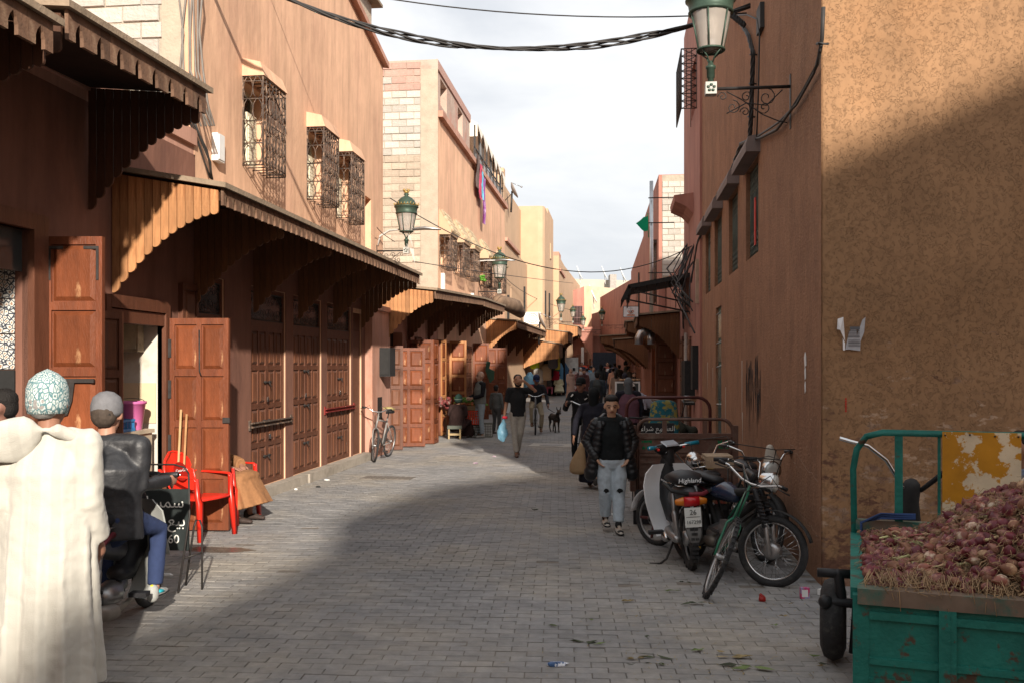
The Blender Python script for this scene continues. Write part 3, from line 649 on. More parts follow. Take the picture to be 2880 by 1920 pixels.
# concrete step
st = thing('doorstep', 'long low concrete doorstep under the three dark closed doors', 'step', (XL, 12.0, 0))
mb = MB(); mb.box((0.013, -.1, 0), (.17, 2.1, .14)); mb.box((0.013, 2.104, 0), (.20, 5.85, .143)); obj('step_slab', mb, stepM, st)
mb = MB(); mb.box((XL+.013, 12, .0), (XL+.011, 12, .0)) if 0 else None
# white box on wall and the crack of cables
mb = MB(); mb.box((XL, 11.0, 4.36), (XL+.08, 11.2, 4.70)); mb.box((XL+.08, 11.02, 4.38), (XL+.09, 11.18, 4.68)); single('junction_box', mb, white, 'white junction box on the peach wall left of the window cages', 'box')
t = thing('cable_bundle', 'tangled old cables running down the corner of the peach house', 'cables')
mb = MB()
for k in range(7):
    x = XL-.14+.04*k; pts = [(x+rnd.uniform(-.03, .03), YG-.06-rnd.random()*.03, z) for z in [9.8-i*.45 for i in range(11)]]; pts.append((x+.1+.2*rnd.random(), YG-.04, 4.65)); mb.tube(pts, rnd.uniform(.008, .014), 5)
obj('vertical_cables', mb, cableG, t)
mb = MB()
for k in range(14):
    a = V((-4.95+rnd.uniform(-.1, 0), 10.45-rnd.random()*.1, 4.75+rnd.random()*.12)); c = V((-5.2-rnd.random()*.5, 9.5+rnd.random()*.5, 4.95+rnd.random()*.25)); 
    if k > 9: c = V((-4.93, 10.75+rnd.random()*.15, 4.1))
    mid = (a+c)/2+V((rnd.uniform(-.1, .1), rnd.uniform(-.1, .1), rnd.uniform(-.18, .05))); mb.tube([a, (a+mid)/2+V((0, 0, -.02)), mid, (mid+c)/2, c], rnd.uniform(.008, .017), 5)
obj('loose_cables', mb, cableM, t)
# rooftop hut behind the peach house
hb = thing('rooftop_hut', 'small block hut with a plank roof on top of the peach house', 'hut', (XL-2.2, 17.6, 8.35))
mb = MB(); mb.box((0, 0, 0), (1.9, 2.0, 1.25)); obj('wall', mb, blkT, hb); mb = MB(); mb.box((1.9, .0, .0), (1.93, .5, 1.2)); obj('pink_patch', mb, plP, hb)
mb = MB(); mb.box((-.1, -.1, 1.25), (2.1, 2.2, 1.31)); mb.box((1.4, .2, 1.31), (2.5, .28, 1.35)); obj('roof_board', mb, slabM, hb)
# ---- low shops between the two tall houses
lb = thing('shop_building', 'low pink shop row under the second plank awning between the tall houses', 'building', (XL, ye, 0))
yb = 25.5
mb = MB(); wx(mb, ye+.002, yb, 0, 3.62, [(19.75, 21.2, 0, 2.6, .25), (22.5, 23.4, .1, 2.55, .12), (24.0, 25.2, .1, 2.5, .3)], back=0); W('wall', mb, plP, lb)
mb = MB(); mb.box((XL-8, ye+.002, 3.6), (XL-.003, yb, 3.72)); W('roof', mb, plP, lb)
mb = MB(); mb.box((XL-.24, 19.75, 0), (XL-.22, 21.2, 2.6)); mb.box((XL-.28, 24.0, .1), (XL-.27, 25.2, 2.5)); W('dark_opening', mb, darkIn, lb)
def leaf(par, x, y, ang, w_, h, cols, rows, m=doorM, pm=panL, z=.02): return door_leaf(par, V((x, y, z))-par.location, ang, w_, h, cols, rows, m, pm)
leaf(lb, XL+.02, 19.78, R(20), .32, 2.25, 1, 5, doorD, panD); leaf(lb, XL-.1, 20.6, R(12), .75, 2.22, 2, 5)
leaf(lb, XL+.05, 21.45, R(6), .62, 2.42, 1, 5, doorM, panL); leaf(lb, XL+.66, 21.5, R(86), .42, 2.42, 1, 5, doorM, panL)
leaf(lb, XL+.02, 22.5, R(90), .88, 2.42, 2, 5, doorD, panD, .1)
leaf(lb, XL+.02, 24.0, R(8), .34, 2.5, 1, 5, doorM, panD); leaf(lb, XL+.36, 24.02, R(80), .36, 2.5, 1, 5, doorP, panL)
mb = MB(); mb.box((XL+.01, 21.3, 0), (XL+.15, 25.5, .1)); W('door_step', mb, stepM, lb)
mb = MB(); mb.box((XL+.001, 23.55, 1.32), (XL+.3, 23.95, 1.98)); mb.box((XL+.01, 23.53, 1.36), (XL+.28, 23.55, 1.94))
single('meter_box', mb, M('grey_green_box', (.10, .10, .085), .6, var=.2), 'grey green meter box beside the folded open shutter', 'box')
# ---- second tall house: block gable, tiled window hoods
y2 = 40.8
b2 = thing('house', 'pink house with a block gable, tiled window hoods and a smaller top floor', 'house', (XL, yb, 0))
w2 = [(25.7, 26.8, 4.6, 5.5), (27.95, 29.15, 4.63, 5.57), (30.05, 31.25, 4.68, 5.64), (33.3, 34.4, 4.75, 5.7), (35.1, 36.2, 4.8, 5.75), (37.9, 38.8, 4.85, 5.85)]
mb = MB(); wx(mb, yb, y2, 0, 8.75, [(a+.1, c-.1, z0+.04, z1-.04, .22) for a, c, z0, z1 in w2]+[(27.0, 28.5, .1, 2.5, .25), (30, 31.2, .1, 2.5, .1), (33.5, 34.6, .1, 2.4, .1)], back=0)
mb.poly([(XL-8, y2, 0), (XL, y2, 0), (XL, y2, 8.9), (XL-8, y2, 8.9)][::-1]); mb.poly([(XL, yb, 8.75), (XL, y2, 8.75), (XL-8, y2, 8.75), (XL-8, yb, 8.75)]); W('wall', mb, plL, b2)
mb = MB(); mb.box((XL-.02, yb, 8.75), (XL+.14, y2+.1, 8.92)); W('cornice', mb, plP, b2)
mb = MB(); wall(mb, (XL-8, yb), (XL, yb), 3.6, 10.35); wx(mb, yb, 31.35, 8.92, 10.35, [(26.1, 27.1, 9.25, 10.0, .3), (29.0, 29.9, 9.25, 10.0, .3)], x=XL-.05); mb.poly([(XL-8, 31.35, 8.9), (XL-.05, 31.35, 8.9), (XL-.05, 31.35, 10.35), (XL-8, 31.35, 10.35)][::-1]); W('upper_wall', mb, M('upper_plaster', (.44, .33, .27), .9, var=.15, vs=2, bump=.5, bs=12, col2=(.44, .24, .19), cs=1.2, world=True), b2)
mb = MB(); mb.box((XL-.06, yb+.01, 10.1), (XL-.01, 31.35, 10.36)); W('parapet_band', mb, blkP, b2)
mb = MB()
for a in (26.1, 29.0): mb.box((XL-.34, a, 9.25), (XL-.33, a+1, 10.0))
W('window_opening', mb, M('pale_room', (.7, .68, .6), .9), b2)
mb = MB(); mb.box((XL-2.2, yb-.006, 3.62), (XL-.48, yb, 10.3)); W('mortar_bed', mb, mortar, b2)
mb = MB(); mb.box((XL-.48, yb-.02, 3.62), (XL+.0, yb, 10.08)); W('concrete_pillar', mb, conc, b2)
def bmat(a, c): return blkP if a > .93 or (a > .86 and c > .4) else (blkW if a > .6 else blkT)
blocks(b2, V((XL-2.15, yb-.006, 0))-b2.location, (1, 0, 0), (0, 1, 0), 1.66, 3.7, 10.3, .42, .2, bmat)
tileM = M('roof_tile', (.42, .33, .22), .85, var=.25, vs=20, rand=.2)
for i, (a, c, z0, z1) in enumerate(w2):
    loc(cage(b2, a, c, z0, z1, XL+.002, .3, ironR, 1, .16), b2)
    if i != 4:
        h = MB(); h.prism([(0, z1+.0), (.34, z1+.02), (.34, z1+.14), (0, z1+.75)], a-.02, c+.02, 'x') if 0 else None
        n = h._v([(XL, a-.02, z1+.01), (XL+.34, a-.02, z1+.01), (XL+.34, a-.02, z1+.14), (XL, a-.02, z1+.72), (XL, c+.02, z1+.01), (XL+.34, c+.02, z1+.01), (XL+.34, c+.02, z1+.14), (XL, c+.02, z1+.72)])
        for f in ((0, 1, 2, 3), (7, 6, 5, 4), (0, 4, 5, 1), (1, 5, 6, 2), (2, 6, 7, 3), (0, 3, 7, 4)): h._f(tuple(n+q for q in f))
        W('window_hood', h, plO, b2)
        h = MB()
        for k in range(5):
            yy = a+.08+(c-a-.16)*k/4
            for q in range(4):
                x0_, z0_ = XL+.03+q*.085, z1+.70-q*.145; h.limb([(x0_, yy, z0_), (x0_+.10, yy, z0_-.17)], [.05, .06], 6, rnd_=False)
        W('hood_tiles', h, tileM, b2)
    mb = MB(); mb.box((XL-.2, a+.1, z0+.05), (XL-.18, c-.1, z1-.05)); W('window_pane', mb, glassD, b2)
    mb = MB(); mb.box((XL-.17, a+.15, z0+.08), (XL-.15, a+.55, z1-.1)); mb.box((XL-.17, c-.5, z0+.08), (XL-.15, c-.15, z1-.3)); W('window_shutter', mb, cream, b2)
mb = MB(); [mb.ball((XL+.14+rnd.uniform(-.08, .08), 32.75+rnd.uniform(-.2, .2)+.3, 4.95+rnd.uniform(-.07, .1)), .05, 5, 4) for _ in range(26)]
single('pot_plant', mb, M('leaf_green', (.09, .26, .03), .6, var=.4, vs=20), 'bright green plant standing inside a window cage', 'plant')
for y, x0 in ((26.35, 23.5),):
    pass
for y, z0, z1, lab in ((25.95, 3.9, 4.45, 'white strip box under the first tiled window'), (31.3, 3.75, 4.3, 'small pale strip box above the second awning')):
    mb = MB(); mb.box((XL, y, z0), (XL+.09, y+.16, z1)); single('wall_box', mb, white, lab, 'box')
leaf(b2, XL+.03, 27.1, R(10), .5, 2.55, 1, 5, doorP, panL); leaf(b2, XL+.02, 26.1, R(90), .9, 2.5, 2, 5, doorM, panL)
leaf(b2, XL+.02, 30.0, R(90), 1.2, 2.4, 2, 5, doorD, panD, .1); leaf(b2, XL+.02, 31.6, R(10), .55, 2.6, 1, 4, doorM, panL); leaf(b2, XL+.02, 34.8, R(15), .8, 2.5, 2, 4, doorM, panL); leaf(b2, XL+.02, 33.5, R(90), 1.1, 2.3, 2, 4, doorD, panD, .1)
# terrace shelter with canvas
t = thing('terrace_shelter', 'white canvas roof on steel posts on the terrace of the pink house', 'shelter', (XL, 32.0, 8.9))
cv = M('canvas', (.72, .68, .60), .85, var=.08, bump=.3, bs=6)
mb = MB()
for a in range(6):
    y0_, y1_ = a*1.35, (a+1)*1.35; s = .12*(a % 2)
    mb.poly([(.12, y0_, 1.35-.05*a), (.12, y1_, 1.3-.05*a), (-.9, y1_, 1.9-.05*a), (-.9, y0_, 1.95-.05*a)]); mb.poly([(.12, y0_, 1.35-.05*a), (.16, (y0_+y1_)/2, .95-s-.05*a), (.12, y1_, 1.3-.05*a)])
mb.poly([(.12, 0, 1.35), (-.9, 0, 1.95), (-3, 0, 1.95), (-3, 0, .9), (.12, 0, .9)]); mb.poly([(-.9, 0, 1.95), (-.9, 8.1, 1.65), (-3, 8.1, 1.65), (-3, 0, 1.95)]); obj('canvas_roof', mb, cv, t)
mb = MB()
for k in range(9): mb.box((.0, k*.98, 0), (.05, k*.98+.05, 1.3))
mb.box((0, 0, .5), (.04, 8, .54)); obj('steel_posts', mb, iron, t)
mb = MB()
for k in range(16): mb.box((-.03, .08+k*.49, .02), (-.02, .5+k*.49, .5 if k % 3 else 1.1))
obj('sheet_panels', mb, M('grey_sheet', (.30, .30, .30), .6, var=.3, rand=.35), t)
# laundry over the edge
for i, (y, z0, z1, c_, lab) in enumerate(((31.5, 7.95, 9.1, (.14, .10, .09), 'dark brown cloth drying over the terrace edge'), (32.1, 7.7, 8.9, (.55, .08, .14), 'red towel drying over the terrace edge'), (32.5, 7.75, 8.75, (.15, .50, .66), 'light blue cloth drying over the terrace edge'), (33.0, 6.95, 8.6, (.32, .09, .34), 'purple patterned blanket hanging lowest from the terrace edge'))):
    mb = MB(); rows_ = []
    for q in range(7):
        z = z1-(z1-z0)*q/6; rows_.append([(XL+.17+.03*sin(k*2.2+q+i), y+.09*k+.02*sin(q+k), z) for k in range(7)])
    mb.loft(rows_, cap=False, closed=False); back = [[(p[0]-.012, p[1], p[2]) for p in r_] for r_ in rows_]; mb.loft([r_[::-1] for r_ in back], cap=False, closed=False)
    single('laundry', mb, M('cloth%d' % i, c_, .9, var=.3, vs=9, col2=(.6, .45, .62) if i == 3 else None), lab, 'laundry')
# ---- third, fourth, fifth houses on the left
b3 = thing('house', 'narrow orange house with a bare block patch near its roof', 'house', (XL, y2, 0)); mb = MB()
wx(mb, y2, 50.9, 0, 7.35, [(43, 43.3, 4.4, 5.6, .1)]); mb.poly([(XL-6, y2+.05, 7.3), (XL-.9, y2+.05, 7.3), (XL-.9, 50.9, 7.3)]); W('wall', mb, plO, b3)
mb = MB(); mb.box((XL-5, y2+2.5, 7.3), (XL-.35, 50.9, 10.35)); W('upper_wall', mb, plO, b3); mb = MB(); mb.box((XL-5, y2+.02, 7.35), (XL+.12, 46.2, 7.5)); W('cornice', mb, plP, b3)
mb = MB(); mb.box((XL-5, y2+2.46, 10.0), (XL-.35, y2+2.5, 10.9)); mb.box((XL-.9, y2+2.44, 10.35), (XL-.35, y2+3, 11.1)); W('parapet', mb, plO, b3)
blocks(b3, V((XL-1.5, y2+2.48, 0))-b3.location, (1, 0, 0), (0, 1, 0), 1.0, 7.5, 10.0, .42, .25, lambda a, c: blkT)
b4 = thing('house', 'tall yellow house with rounded roof corners standing forward into the street', 'house', (-4.05, 50.9, 0))
mb = MB(); pts = [(-12, 50.9)]+[(-4.4, 50.9), (-4.15, 50.98), (-4.05, 51.2)]+[(-4.05, 54.5), (-4.05, 58), (-12, 58)]
o = shell(b4, pts, 0, 10.6, plO); loc(o, b4)
mb = MB(); mb.box((-7.0, 53.5, 10.6), (-4.05, 58, 10.9)); mb.box((-4.3, 55.2, 8.2), (-4.0, 55.9, 9.1)); W('roof_block', mb, plO, b4)
b5 = thing('house', 'lower yellow house corner with a stepped roofline beyond the tall yellow house', 'house', (-3.2, 58, 0))
o = shell(b5, [(-12, 58), (-3.7, 58), (-3.7, 64), (-3.3, 80), (-12, 80)], 0, 8.7, plO); loc(o, b5); mb = MB(); mb.box((-5.0, 58.02, 8.7), (-3.7, 60, 8.95)); mb.box((-3.72, 58.5, 7.8), (-3.6, 63.5, 7.95)); W('roof_step', mb, plP, b5)
# thin dark pipes on the far left walls
for i, (px_, pt, pb) in enumerate(((1428, 830, 900), (1474, 806, 880), (1533, 818, 892), (1544, 825, 895))):
    x = XL+.03 if i < 2 else -4.03; p = WX(px_, pt, x); q = WX(px_, pb, x); mb = MB(); mb.box((x-.03, p.y, q.z), (x+.05, p.y+.25, p.z))
    single('slit_window', mb, blackM, ['first', 'second', 'third', 'fourth'][i]+' narrow dark slit up the sunlit yellow walls, counted from the left', 'slit')
# ---- awnings of the left side
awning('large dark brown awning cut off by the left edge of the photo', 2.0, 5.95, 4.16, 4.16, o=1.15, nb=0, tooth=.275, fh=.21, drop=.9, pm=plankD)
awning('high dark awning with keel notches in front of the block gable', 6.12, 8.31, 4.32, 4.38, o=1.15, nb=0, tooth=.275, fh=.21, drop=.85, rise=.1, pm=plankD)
awning('longest awning with sunlit orange side planks over the closed doors', 8.7, 17.7, 3.56, 3.58, o=1.15, nb=4, tooth=.18, fh=.17, drop=.82, rise=.2)
awning('middle awning with an orange arched side below the block gable lamp', 19.3, 26.35, 3.42, 3.74, o=1.15, nb=2, tooth=.2, fh=.18, drop=.95, rise=.12)
awning('short awning section with closely spaced notches following the middle awning', 26.45, 31.2, 3.74, 3.84, o=1.15, nb=1, tooth=.2, fh=.2, drop=.8, rise=.1, ends=(0, 1))
awning('awning with pale debris on top where the seated men rest', 34.9, 48.6, 3.52, 3.62, o=1.2, nb=3, tooth=.3, fh=.25, drop=1.0, rise=.1)
awning('small reddish plank awning hanging low over the clothes stall', 48.9, 51.5, 3.0, 3.0, o=1.9, nb=0, tooth=.3, fh=.7, drop=.5, rise=.3)
awning('far awning with tall plank side beside the clothes stall', 51.6, 56, 3.7, 3.7, o=1.3, xw=-4.05, nb=0, tooth=.35, fh=.5, drop=1.1)
awning('farthest small plank awning on the left below the street lamp', 58, 63, 4.3, 4.3, o=1.2, xw=-3.7, nb=0, tooth=.35, fh=.5, drop=1.0)
# debris and folded tarp on top of awnings
mb = MB(); mb.limb([(-4.1, 31.6, 4.05), (-3.8, 34, 4.0), (-3.9, 37, 3.95)], [.22, .3, .22], 8); single('tarp_roll', mb, M('brown_tarp', (.18, .12, .08), .9, var=.4, vs=3, bump=.8, bs=5), 'brown rolled tarp lying on the awnings in front of the pink house', 'tarp')
t = thing('air_conditioner', 'white outdoor air conditioner unit on the awning below the dish', 'air conditioner', (-4.4, 47.2, 3.95)); mb = MB(); mb.box((-.4, 0, 0), (.45, .35, .62)); obj('housing', mb, white, t)
mb = MB(); mb.torus((.05, -.01, .31), .24, .012, 'y', 20, 5); mb.torus((.05, -.01, .31), .14, .01, 'y', 20, 5); obj('fan_guard', mb, iron, t)
# ================================================================ RIGHT SIDE
b = thing('corner_building', 'big brown corner building with rough plaster, its ochre end wall facing the square', 'building', (XR, 7.97, 0))
HR = 9.4; yE = 19.05
rw = [(11.47, 12.57, 3.2, 4.36), (13.42, 14.49, 3.2, 4.36), (15.48, 16.61, 3.2, 4.36), (17.37, 18.3, 3.2, 4.36)]
mb = MB(); wl(mb, 7.97, yE, 0, HR, [(a, c, z0, z1, .2) for a, c, z0, z1 in rw]+[(15.55, 16.45, 0, 2.82, .1)], back=0)
mb.poly([(XR, yE, 0), (XR, yE, HR), (9, yE, HR), (9, yE, 0)]); mb.poly([(XR, 7.97, HR), (9, 7.97, HR), (9, yE, HR), (XR, yE, HR)]); W('side_wall', mb, plB, b)
mb = MB(); n = 40
rows_ = []
for z in [.0, .25, .5, 1, 1.5, 2, 3, 4, 6, 8, HR]:
    rows_.append([(XR-.0+.0, 7.985, z), (XR+.012+.006*sin(z*5), 7.972, z), (XR+.03, 7.97, z), (9, 7.97, z)])
for a, c in zip(rows_, rows_[1:]):
    for k in range(3): mb.poly([a[k], a[k+1], c[k+1], c[k]])
W('end_wall', mb, plW, b)
# worn lower part of the end wall: exposed render patches, 8 mm proud in ragged shapes
rp = random.Random(12)
def patch(mb, cx, cz, w_, h_, y=7.962, k=11, ax='y', th=.012):
    pts = [(cx+w_/2*cos(2*pi*i/k)*rp.uniform(.65, 1.15), cz+h_/2*sin(2*pi*i/k)*rp.uniform(.6, 1.2)) for i in range(k)]
    mb.prism(pts, y, y+th, ax)
mb = MB()
for i in range(0):
    patch(mb, XR+.12+.0*i, .25+.13*i, rp.uniform(.14, .25), rp.uniform(.16, .3))
pm_ = M('bare_render', (.42, .235, .13), .95, var=.25, vs=5, bump=.6, bs=18, col2=(.14, .10, .075), cs=7, ct=(.52, .62), world=True)
# stains and flaking done in the wall paint itself
nt = plW.node_tree; nn = nt.nodes; lk = nt.links; pb = nn['Principled BSDF']; src = pb.inputs['Base Color'].links[0].from_socket
ge = nn.new('ShaderNodeNewGeometry'); sx = nn.new('ShaderNodeSeparateXYZ'); lk.new(ge.outputs['Position'], sx.inputs[0])
no = nn.new('ShaderNodeTexNoise'); no.inputs['Scale'].default_value = 6; no.inputs['Detail'].default_value = 9; no.inputs['Roughness'].default_value = .7; mpp = nn.new('ShaderNodeMapping'); mpp.inputs['Scale'].default_value = (1, 1, 2.2); lk.new(ge.outputs['Position'], mpp.inputs[0]); lk.new(mpp.outputs[0], no.inputs['Vector'])
mr = nn.new('ShaderNodeMapRange'); mr.inputs[1].default_value = 2.3; mr.inputs[2].default_value = .2; mr.inputs[3].default_value = -.12; mr.inputs[4].default_value = .10; lk.new(sx.outputs['Z'], mr.inputs[0])
ad = nn.new('ShaderNodeMath'); ad.operation = 'ADD'; lk.new(no.outputs[0], ad.inputs[0]); lk.new(mr.outputs[0], ad.inputs[1])
m2 = nn.new('ShaderNodeMapRange'); m2.inputs[1].default_value = .54; m2.inputs[2].default_value = .60; lk.new(ad.outputs[0], m2.inputs[0])
no2 = nn.new('ShaderNodeTexNoise'); no2.inputs['Scale'].default_value = 2.3; no2.inputs['Detail'].default_value = 8; lk.new(ge.outputs['Position'], no2.inputs['Vector'])
cr2 = nn.new('ShaderNodeValToRGB'); cr2.color_ramp.elements[0].color = (.15, .075, .048, 1); cr2.color_ramp.elements[0].position = .44; cr2.color_ramp.elements[1].color = (.46, .32, .22, 1); cr2.color_ramp.elements[1].position = .60; lk.new(no2.outputs[0], cr2.inputs[0])
xx = nn.new('ShaderNodeMix'); xx.data_type = 'RGBA'; lk.new(m2.outputs[0], xx.inputs[0]); lk.new(src, xx.inputs[6]); lk.new(cr2.outputs[0], xx.inputs[7]); lk.new(xx.outputs[2], pb.inputs['Base Color'])
mb = MB()
def crack(mb, pts, x, n=7, w_=.006):
    P_ = []
    for a, c in zip(pts, pts[1:]):
        for k in range(n): t_ = k/n; P_.append((a[0]+(c[0]-a[0])*t_+rp.uniform(-.03, .03), a[1]+(c[1]-a[1])*t_+rp.uniform(-.02, .02)))
    P_.append(pts[-1])
    for a, c in zip(P_, P_[1:]): mb.poly([(x, a[0], a[1]), (x, c[0], c[1]), (x, c[0], c[1]+w_*rp.uniform(.3, 1)), (x, a[0], a[1]+w_)])
mb = MB(); crack(mb, [(10.6, 1.45), (9.8, 1.2), (9.0, .98), (8.1, .85)], XR-.002); crack(mb, [(9.9, .9), (9.2, .5), (8.4, .42)], XR-.002, w_=.004); crack(mb, [(8.3, 1.3), (8.25, .8), (8.4, .3)], XR-.002, w_=.004)
for k in range(26):
    y_, z_ = rp.uniform(8.0, 11.5), rp.uniform(.3, 2.0); crack(mb, [(y_, z_), (y_+rp.uniform(-.1, .1), z_+rp.uniform(-.05, .1))], XR-.002, 3, .010)
W('scratch', mb, M('scratch_pale', (.42, .29, .21), .95), b)
# windows of the corner building
for i, (a, c, z0, z1) in enumerate(rw):
    mb = MB(); mb.box((XR+.17, a, z0), (XR+.19, c, z1)); W('window_pane', mb, glassD, b)
    mb = MB(); k = 9
    for q in range(k+1): y = a+.02+(c-a-.04)*q/k; mb.tube([(XR+.06, y, z0), (XR+.06, y, z1)], .008, 4)
    for z in (z0+.04, z0+.34, z1-.3, z1-.04): mb.tube([(XR+.06, a, z), (XR+.06, c, z)], .009, 4)
    for q in range(k):
        y = a+.02+(c-a-.04)*(q+.5)/k
        for z in (z0+.12, z0+.26, z1-.22, z1-.10): mb.tube([(XR+.055, y+.04*cos(t), z+.055*sin(t)) for t in [2*pi*s/8 for s in range(9)]], .006, 3)
    W('window_grille', mb, M('teal_iron', (.11, .13, .11), .6, var=.3), b)
    mb = MB(); mb.prism([(XR-.17, 4.37), (XR-.17, 4.46), (XR-.14, 4.55), (XR, 4.58), (XR, 4.37)], a-.16, c+.16, 'y'); W('window_hood', mb, M('grey_hood', (.20, .155, .14), .9, var=.15, world=True), b)
mb = MB(); mb.box((XR+.04, 12.0, 3.35), (XR+.05, 12.12, 3.95)); W('red_ribbon', mb, M('red_cloth', (.5, .03, .02), .7), b)
tg = M('teal_door', (.055, .13, .115), .5, var=.25, world=True)
mb = MB(); mb.box((XR+.05, 15.55, 0), (XR+.085, 16.45, 2.82)); W('teal_door', mb, tg, b)
mb = MB()
for z0, z1 in ((2.3, 2.7), (1.9, 2.2), (1.25, 1.8), (.7, 1.15)): mb.box((XR+.03, 15.62, z0), (XR+.049, 16.38, z1))
W('door_glazing', mb, M('green_glass', (.05, .10, .10), .2, var=.3), b)
mb = MB()
for z in (2.74, 2.24, 1.84, 1.2): mb.tube([(XR+.02, 15.58, z), (XR+.02, 16.42, z-.03)], .012, 4)
W('door_bars', mb, M('pale_metal', (.4, .42, .42), .4, metal=.6), b)
# dark graffiti and white drips low on the side wall
gr = M('black_spray', (.035, .028, .028), .9, alpha=.75); wd = M('white_drip', (.55, .50, .44), .9)
mb = MB(); rg = random.Random(5)
for k in range(26):
    y = 11.3+rg.random()*1.25; z = 1.55+rg.uniform(-.2, .25); h = rg.uniform(.15, .5); w_ = rg.uniform(.012, .04); mb.prism([(y-w_, z), (y, z-h), (y+w_, z), (y+w_*.6, z+h*.4), (y-w_*.3, z+h*.5)], XR-.004, XR-.002, 'x')
W('spray_mark', mb, gr, b)
mb = MB()
for y, z, h in ((17.9, 1.9, .5), (16.9, 1.8, .35), (14.9, 1.5, .7), (12.95, 1.9, .8), (12.9, 1.2, .4)):
    mb.prism([(y-.02, z), (y-.01, z-h*.6), (y+.005, z-h), (y+.015, z-h*.5), (y+.025, z)], XR-.004, XR-.0015, 'x')
W('paint_drip', mb, wd, b)
pap = M('torn_paper', (.72, .70, .68), .9, var=.08)
mb = MB()
for z, w_, h in ((1.83, .05, .12), (1.72, .035, .10), (1.6, .03, .09)): mb.prism([(8.62-w_, z), (8.62+w_*.4, z-.02), (8.62+w_, z+h*.6), (8.62, z+h), (8.62-w_*.7, z+h*.7)], XR-.006, XR-.003, 'x')
single('paper_scrap', mb, pap, 'torn white paper scraps on the brown side wall', 'paper')
# torn poster on the end wall
pt = thing('torn_poster', 'torn grey printed poster with curled white flap on the ochre wall', 'poster', WY(2388, 930, 7.955))
q = lambda px, py, dy=0: WY(px, py, 7.958-dy)-pt.location
mb = MB(); mb.prism([(p.x, p.z) for p in [q(2377, 983), q(2386, 941), q(2389, 933), q(2400, 920), q(2407, 919), q(2410, 944), q(2420, 915), q(2425, 900), q(2434, 892), q(2430, 935), q(2420, 960), q(2419, 986), q(2388, 982)]], 0, .002, 'y'); obj('printed_sheet', mb, M('newsprint', (.42, .42, .44), .9, var=.15, vs=20), pt)
mb = MB()
for k in range(11):
    if k != 5: mb.box((q(2384+k*.2, 0).x, -.0035, q(0, 942+k*3.7).z), (q(2418, 0).x, -.0015, q(0, 942+k*3.7).z+.0035*(1.6 if k % 4 == 0 else 1)))
mb.box((q(2390, 0).x, -.003, q(0, 938).z), (q(2418, 0).x, -.0015, q(0, 930).z)); obj('printed_line', mb, M('ink', (.12, .12, .13), .9), pt)
mb = MB(); a = [q(2356, 897, .02), q(2372, 892, .03), q(2377, 960, .002), q(2363, 928, .045), q(2354, 926, .02)]
mb.poly([a[0], a[1], a[3]]); mb.poly([a[1], a[2], a[3]]); mb.poly([a[0], a[3], a[4]]); mb.poly([q(2370, 950), q(2377, 965), q(2376, 985), q(2371, 984)]); obj('curled_flap', mb, M('paper_back', (.74, .72, .72), .9), pt)
mb = MB()
for k in range(6): z = 2.03-.026*k; mb.box((XR+.34, 7.965, z-.012), (XR+.355, 7.969, z+.012))
q_ = WY(2379, 1140, 7.965); mb = MB()
for k in range(6): mb.prism([(q_.x-.006, q_.z-.05+.02*k), (q_.x+.006, q_.z-.052+.02*k), (q_.x+.005, q_.z-.034+.02*k), (q_.x-.005, q_.z-.036+.02*k)], 7.964, 7.968, 'y')
W('red_tally', mb, M('red_chalk', (.45, .03, .02), .8), b)
# pipe and conduit at the corner top
mb = MB(); mb.tube([(XR-.03, 8.05, HR), (XR-.03, 8.05, 5.3), (XR-.04, 8.1, 5.15)], .022, 6); mb.box((XR-.07, 8.02, 5.2), (XR+.0, 8.1, 5.42)); single('conduit', mb, M('conduit_grey', (.20, .2, .2), .6), 'grey conduit running up the corner of the brown building', 'conduit')
# ---- pink house after the corner building
b = thing('house', 'rose pink house beyond the brown corner building with a grille cage high up', 'house', (XR, yE, 0)); yR2 = 23.6
mb = MB(); wl(mb, yE+.003, yR2, 0, 10.0, [(20.0, 21.2, 7.3, 8.4, .2), (21.2, 21.9, 0, 2.5, .15), (22.3, 23.2, 0, 2.5, .15)], x=XR-.05, back=0); mb.poly([(XR-.05, yR2, 0), (XR-.05, yR2, 10.0), (9, yR2, 10.0), (9, yR2, 0)]); mb.poly([(XR-.05, yE+.003, 0), (9, yE+.003, 0), (9, yE+.003, 10.0), (XR-.05, yE+.003, 10.0)]); W('wall', mb, plR, b)
t = MB(); X = XR-.05
mb = MB(); y0_, y1_, z0_, z1_, x1_ = 19.75, 21.3, 7.2, 8.45, X-.32
for x, y in ((X, y0_), (x1_, y0_), (x1_, y1_), (X, y1_)): mb.tube([(x, y, z0_), (x, y, z1_)], .014, 4)
for k in range(9):
    z = z0_+(z1_-z0_)*k/8; mb.tube([(X, y0_, z), (x1_, y0_, z), (x1_, y1_, z)], .01, 4)
for k in range(4): mb.tube([(X-.32*k/3, y0_, z0_), (X-.32*k/3, y0_, z1_)], .008, 4)
for k in range(9): mb.tube([(x1_, y0_+(y1_-y0_)*k/8, z0_), (x1_, y0_+(y1_-y0_)*k/8, z1_)], .01, 4)
for k in range(8):
    z = z0_+(z1_-z0_)*k/8; mb.tube([(X, y0_, z), (x1_, y0_, z+(z1_-z0_)/8)], .008, 4); mb.tube([(x1_, y0_, z), (X, y0_, z+(z1_-z0_)/8)], .008, 4)
W('window_grille', mb, iron, b)
mb = MB(); mb.prism([(X, 5.15), (X-.15, 5.3), (X-.4, 5.42), (X-.42, 5.55), (X, 5.6)], 20.6, 22.2, 'y'); W('ledge', mb, plR, b)
for y in (21.25, 22.35): leaf(b, X-.02, y+.55 if y < 22 else y+.8, R(-90), .55 if y < 22 else .8, 2.4, 1 if y < 22 else 2, 5, doorD, panD)
